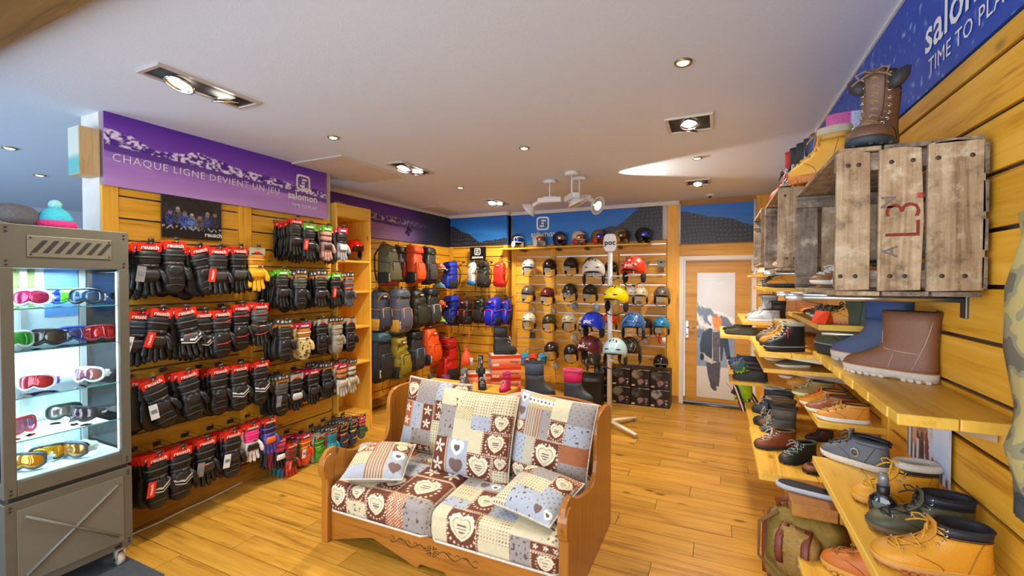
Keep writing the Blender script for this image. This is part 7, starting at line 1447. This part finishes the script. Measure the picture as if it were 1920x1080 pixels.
# neck tubes / beanies on the wall right of the boxes
G = 'patterned hats hanging on the slat wall'
for u, v, c, l, sc in [(985, 672, '#1e8cb4', 'turquoise striped hat on the slat wall', 1.), (1000, 674, '#c83a1c', 'orange and black tiger striped hat on the slat wall', 1.1), (1016, 672, '#2a9cc0', 'turquoise hat right of the tiger striped one', .8)]:
    p = ony(u, v, 6.5); t = thing('knit_hat', l, 'hat', p, random.uniform(-.3, .3), G, sc)
    part('crown', MB().loft([oval(z, a, b) for z, a, b in [(-.11, .07, .06), (-.09, .085, .07), (-.02, .09, .075), (.05, .075, .06), (.09, .04, .035), (.10, .01, .01)]]), M(c, .8, kind='fabric'), t)
    for k in range(3): part('stripe', MB().tube([(.088*math.cos(a), .073*math.sin(a), -.06+.04*k+.012*math.sin(a*4)) for a in np.linspace(PI, 2*PI, 14)], .006, 5), M('#17181a' if 'tiger' in l else '#b02a5a', .7), t)
    part('hanger', MB().tube([(0, 0, .09), (0, .03, .13), (0, .2, .13)], .004, 5), DSTEEL, t)
    if 'tiger' in l:
        for k in range(5): a = k*2*PI/5; part('flower_petal', MB().ell((-.05+.022*math.cos(a), -.072, -.01+.022*math.sin(a)), (.012, .004, .012)), M('#e8d8b0', .7), t)
# ================================================================== NEAR RIGHT: spray bottle, jacket, canvas bag, lined boot
p = sp(1655, 978, 1.017); t = thing('spray_bottle', 'black glossy spray bottle standing by the wheat boot', 'bottle', (p[0], p[1], 1.0155), -.6, None, 1.3)
part('body', MB().loft([oval(z, a, b) for z, a, b in [(0, .02, .013), (.003, .027, .016), (.035, .029, .017), (.055, .026, .016), (.066, .016, .012), (.07, .010, .010)]]), M('#101113', .08, coat=1.), t); part('label', MB().loft([oval(z, .0235, .0176) for z in (.008, .05)], False, False), M('#5a5f58', .5), t)
part('collar', MB().lathe([(.0115, .068), (.0125, .07), (.0125, .086), (.009, .088)], 14), M('#1a1b1d', .4), t); part('cap', MB().lathe([(.010, .088), (.0105, .105), (.008, .115), (0, .116)], 14), M('#7c8288', .3, .3), t); text('care', .009, M('#c8ccc4', .5), t, (0, -.019, .03))
t = thing('camouflage_jacket', 'camouflage jacket sleeve hanging at the right edge of the wall', 'jacket', (.60, 1.24, 1.285), 0)
mm, nt, b, L = nodes('camouflage'); tc = N(nt, 'ShaderNodeTexCoord'); no = N(nt, 'ShaderNodeTexNoise'); no.inputs['Scale'].default_value = 9; no.inputs['Detail'].default_value = 2; L(tc.outputs['Object'], no.inputs['Vector'])
rp = N(nt, 'ShaderNodeValToRGB'); rp.color_ramp.interpolation = 'CONSTANT'; e = rp.color_ramp.elements; e[0].color = (*lin('#6e6a58'), 1); e[1].position = .5; e[1].color = (*lin('#b8aa6c'), 1); x_ = e.new(.44); x_.color = (*lin('#94906e'), 1); x_ = e.new(.62); x_.color = (*lin('#85806a'), 1); L(no.outputs['Fac'], rp.inputs[0]); L(rp.outputs[0], b.inputs['Base Color']); b.inputs['Roughness'].default_value = .8
part('sleeve', MB().loft([[(x+.01*math.sin(z*40+i), y+.006*math.sin(z*55+2*i), z) for i, (x, y, _) in enumerate(oval(z, a, b_, cx, cy))] for z, a, b_, cx, cy in [(.02, .045, .05, 0, 0), (.05, .05, .06, 0, 0), (.12, .052, .066, 0, -.01), (.2, .055, .07, 0, -.02), (.32, .06, .078, 0, -.02), (.45, .062, .085, 0, -.03), (.55, .058, .09, 0, -.05), (.60, .05, .09, 0, -.06)]]), mm, t)
cuff_ = part('knit_cuff', MB().loft([[(x*(1+.05*(i % 2)), y*(1+.05*(i % 2)), z) for i, (x, y, _) in enumerate(oval(z, .04, .046, n=36))] for z in (-.02, .0, .03)]), M('#3c4046', .9, kind='fabric'), t); part('seam_band', MB().loft([oval(z, .052, .061) for z in (.10, .112)], False, False), M('#4a4636', .8), t)
part('hanger_hook', MB().tube([(.0, -.05, .58), (.03, -.05, .64), (.08, -.05, .64)], .005, 6), STEEL, t)
p = ony(1487, 985, 2.02)
CV = M('#7c6422', .8, kind='fabric'); CV2 = M('#86632c', .8, kind='fabric'); LE = M('#6a2f1c', .5, kind='leather')
t = thing('canvas_bag', 'olive brown canvas backpack with leather straps under the wood block', 'backpack', (.335, 2.08, .50), -.5)
part('body', MB().loft([[(x+.006*math.sin(7*i+z*30), y+.006*math.cos(5*i+z*25), z) for i, (x, y, _) in enumerate(rsq(z, a, b_, 0, 24, .6))] for z, a, b_ in [(0, .10, .06), (.015, .13, .085), (.08, .145, .10), (.16, .145, .10), (.24, .135, .09), (.30, .12, .075), (.325, .08, .05)]]), CV, t)
pk = part('front_pocket', MB().loft([[(x, y-.10, z) for x, y, _ in rsq(z, a, b_, 0, 20, .6)] for z, a, b_ in [(.11, .05, .02), (.12, .07, .04), (.18, .078, .048), (.25, .075, .044), (.285, .05, .025)]]), CV2, t)
part('pocket_flap', MB().loft([[(x, y-.104, z) for x, y, _ in rsq(z, a, b_, 0, 20, .6)] for z, a, b_ in [(.205, .07, .045), (.21, .08, .052), (.26, .078, .046), (.292, .05, .02)]]), M('#8f6f34', .8, kind='fabric'), pk)
for s in (-1, 1): part('leather_strap', MB().tube([(s*.045, -.145, .16), (s*.045, -.158, .2), (s*.045, -.152, .26), (s*.04, -.10, .3)], .014, 6, flat=.3), LE, pk)
part('buckle', MB().tube([(.045+.02*math.cos(a), -.165, .195+.014*math.sin(a)) for a in np.linspace(0, 2*PI, 12)[:-1]], .003, 5, True), M('#b8a888', .3, .9), pk)
part('shoulder_strap', MB().tube([(-.09, -.05, .31), (-.15, -.08, .25), (-.13, -.13, .14), (-.03, -.16, .10), (.08, -.15, .11), (.11, -.11, .2)], .02, 6, flat=.25), M('#6c4c24', .8, kind='fabric'), t)
part('top_handle', MB().tube([(-.10, .0, .29), (-.11, -.01, .335), (-.06, -.015, .36), (-.01, -.01, .345), (.0, 0, .31)], .012, 6, flat=.5), LE, t); part('side_band', MB().tube([(-.146, -.03, .0+.02), (-.15, -.03, .12), (-.148, -.03, .22), (-.12, -.02, .3)], .012, 6, flat=.3), LE, t)
part('zip_line', MB().tube([(0, -.104, .10), (0, -.102, .02)], .004, 5), M('#3a2c14', .7), t); part('leather_tab', MB().box((0, -.108, .03), (.035, .008, .045)), M('#5a1f2c', .5, kind='leather'), t, bevel=.004); part('stud', MB().lathe([(0, 0), (.016, 0), (.014, .006), (0, .008)], 12), M('#a85a1c', .5), t, (-.11, -.088, .035), (PI/2, 0, -.5)); part('hang_cord', MB().tube([(.0, 0, .32), (.05, .05, .345), (.09, .08, .36)], .006, 6), LE, t)
shoe('tan open boot with cream fleece lining below the nearest shelf', sp(1538, 1052, .72), (sp(1538, 1052, .72)[0]+.24, sp(1538, 1052, .72)[1]-.10), .72, 'boot', up='#b8641c', sole='#c8923c', lace='#8a5a2a', fur='#d8c88a', group=None, hs=1.0)
shelf('low pine ledge under the tan fleece lined boot', .28, 1.35, 2.05, .718, .026)
# extension cable along the kerb
t = part('cable', MB().tube([tuple(onz(u, v, 0)+Vector((0, 0, .008))) for u, v in [(205, 1022), (255, 1001), (300, 981), (345, 958), (390, 938), (430, 918), (470, 898), (505, 884), (525, 872), (545, 862), (575, 858), (585, 868), (597, 866), (600, 856), (590, 852), (605, 840), (625, 825)]], .006, 8), M('#c8c4b4', .5)); tag(t, 'white extension cable along the foot of the glove wall', 'cable')
p = onz(555, 868, 0); t = thing('power_strip', 'white power strip on the floor under the child gloves', 'power strip', p, PI/2-.1); part('housing', MB().b2((-.14, -.025, 0), (.14, .025, .04)), M('#d8d4c4', .4), t, bevel=.006)
for i in range(4): part('socket', MB().lathe([(.018, .0401), (.018, .042), (.014, .042), (.013, .041), (0, .041)], 12), M('#b4b0a0', .5), t, (-.1+.065*i, 0, 0))
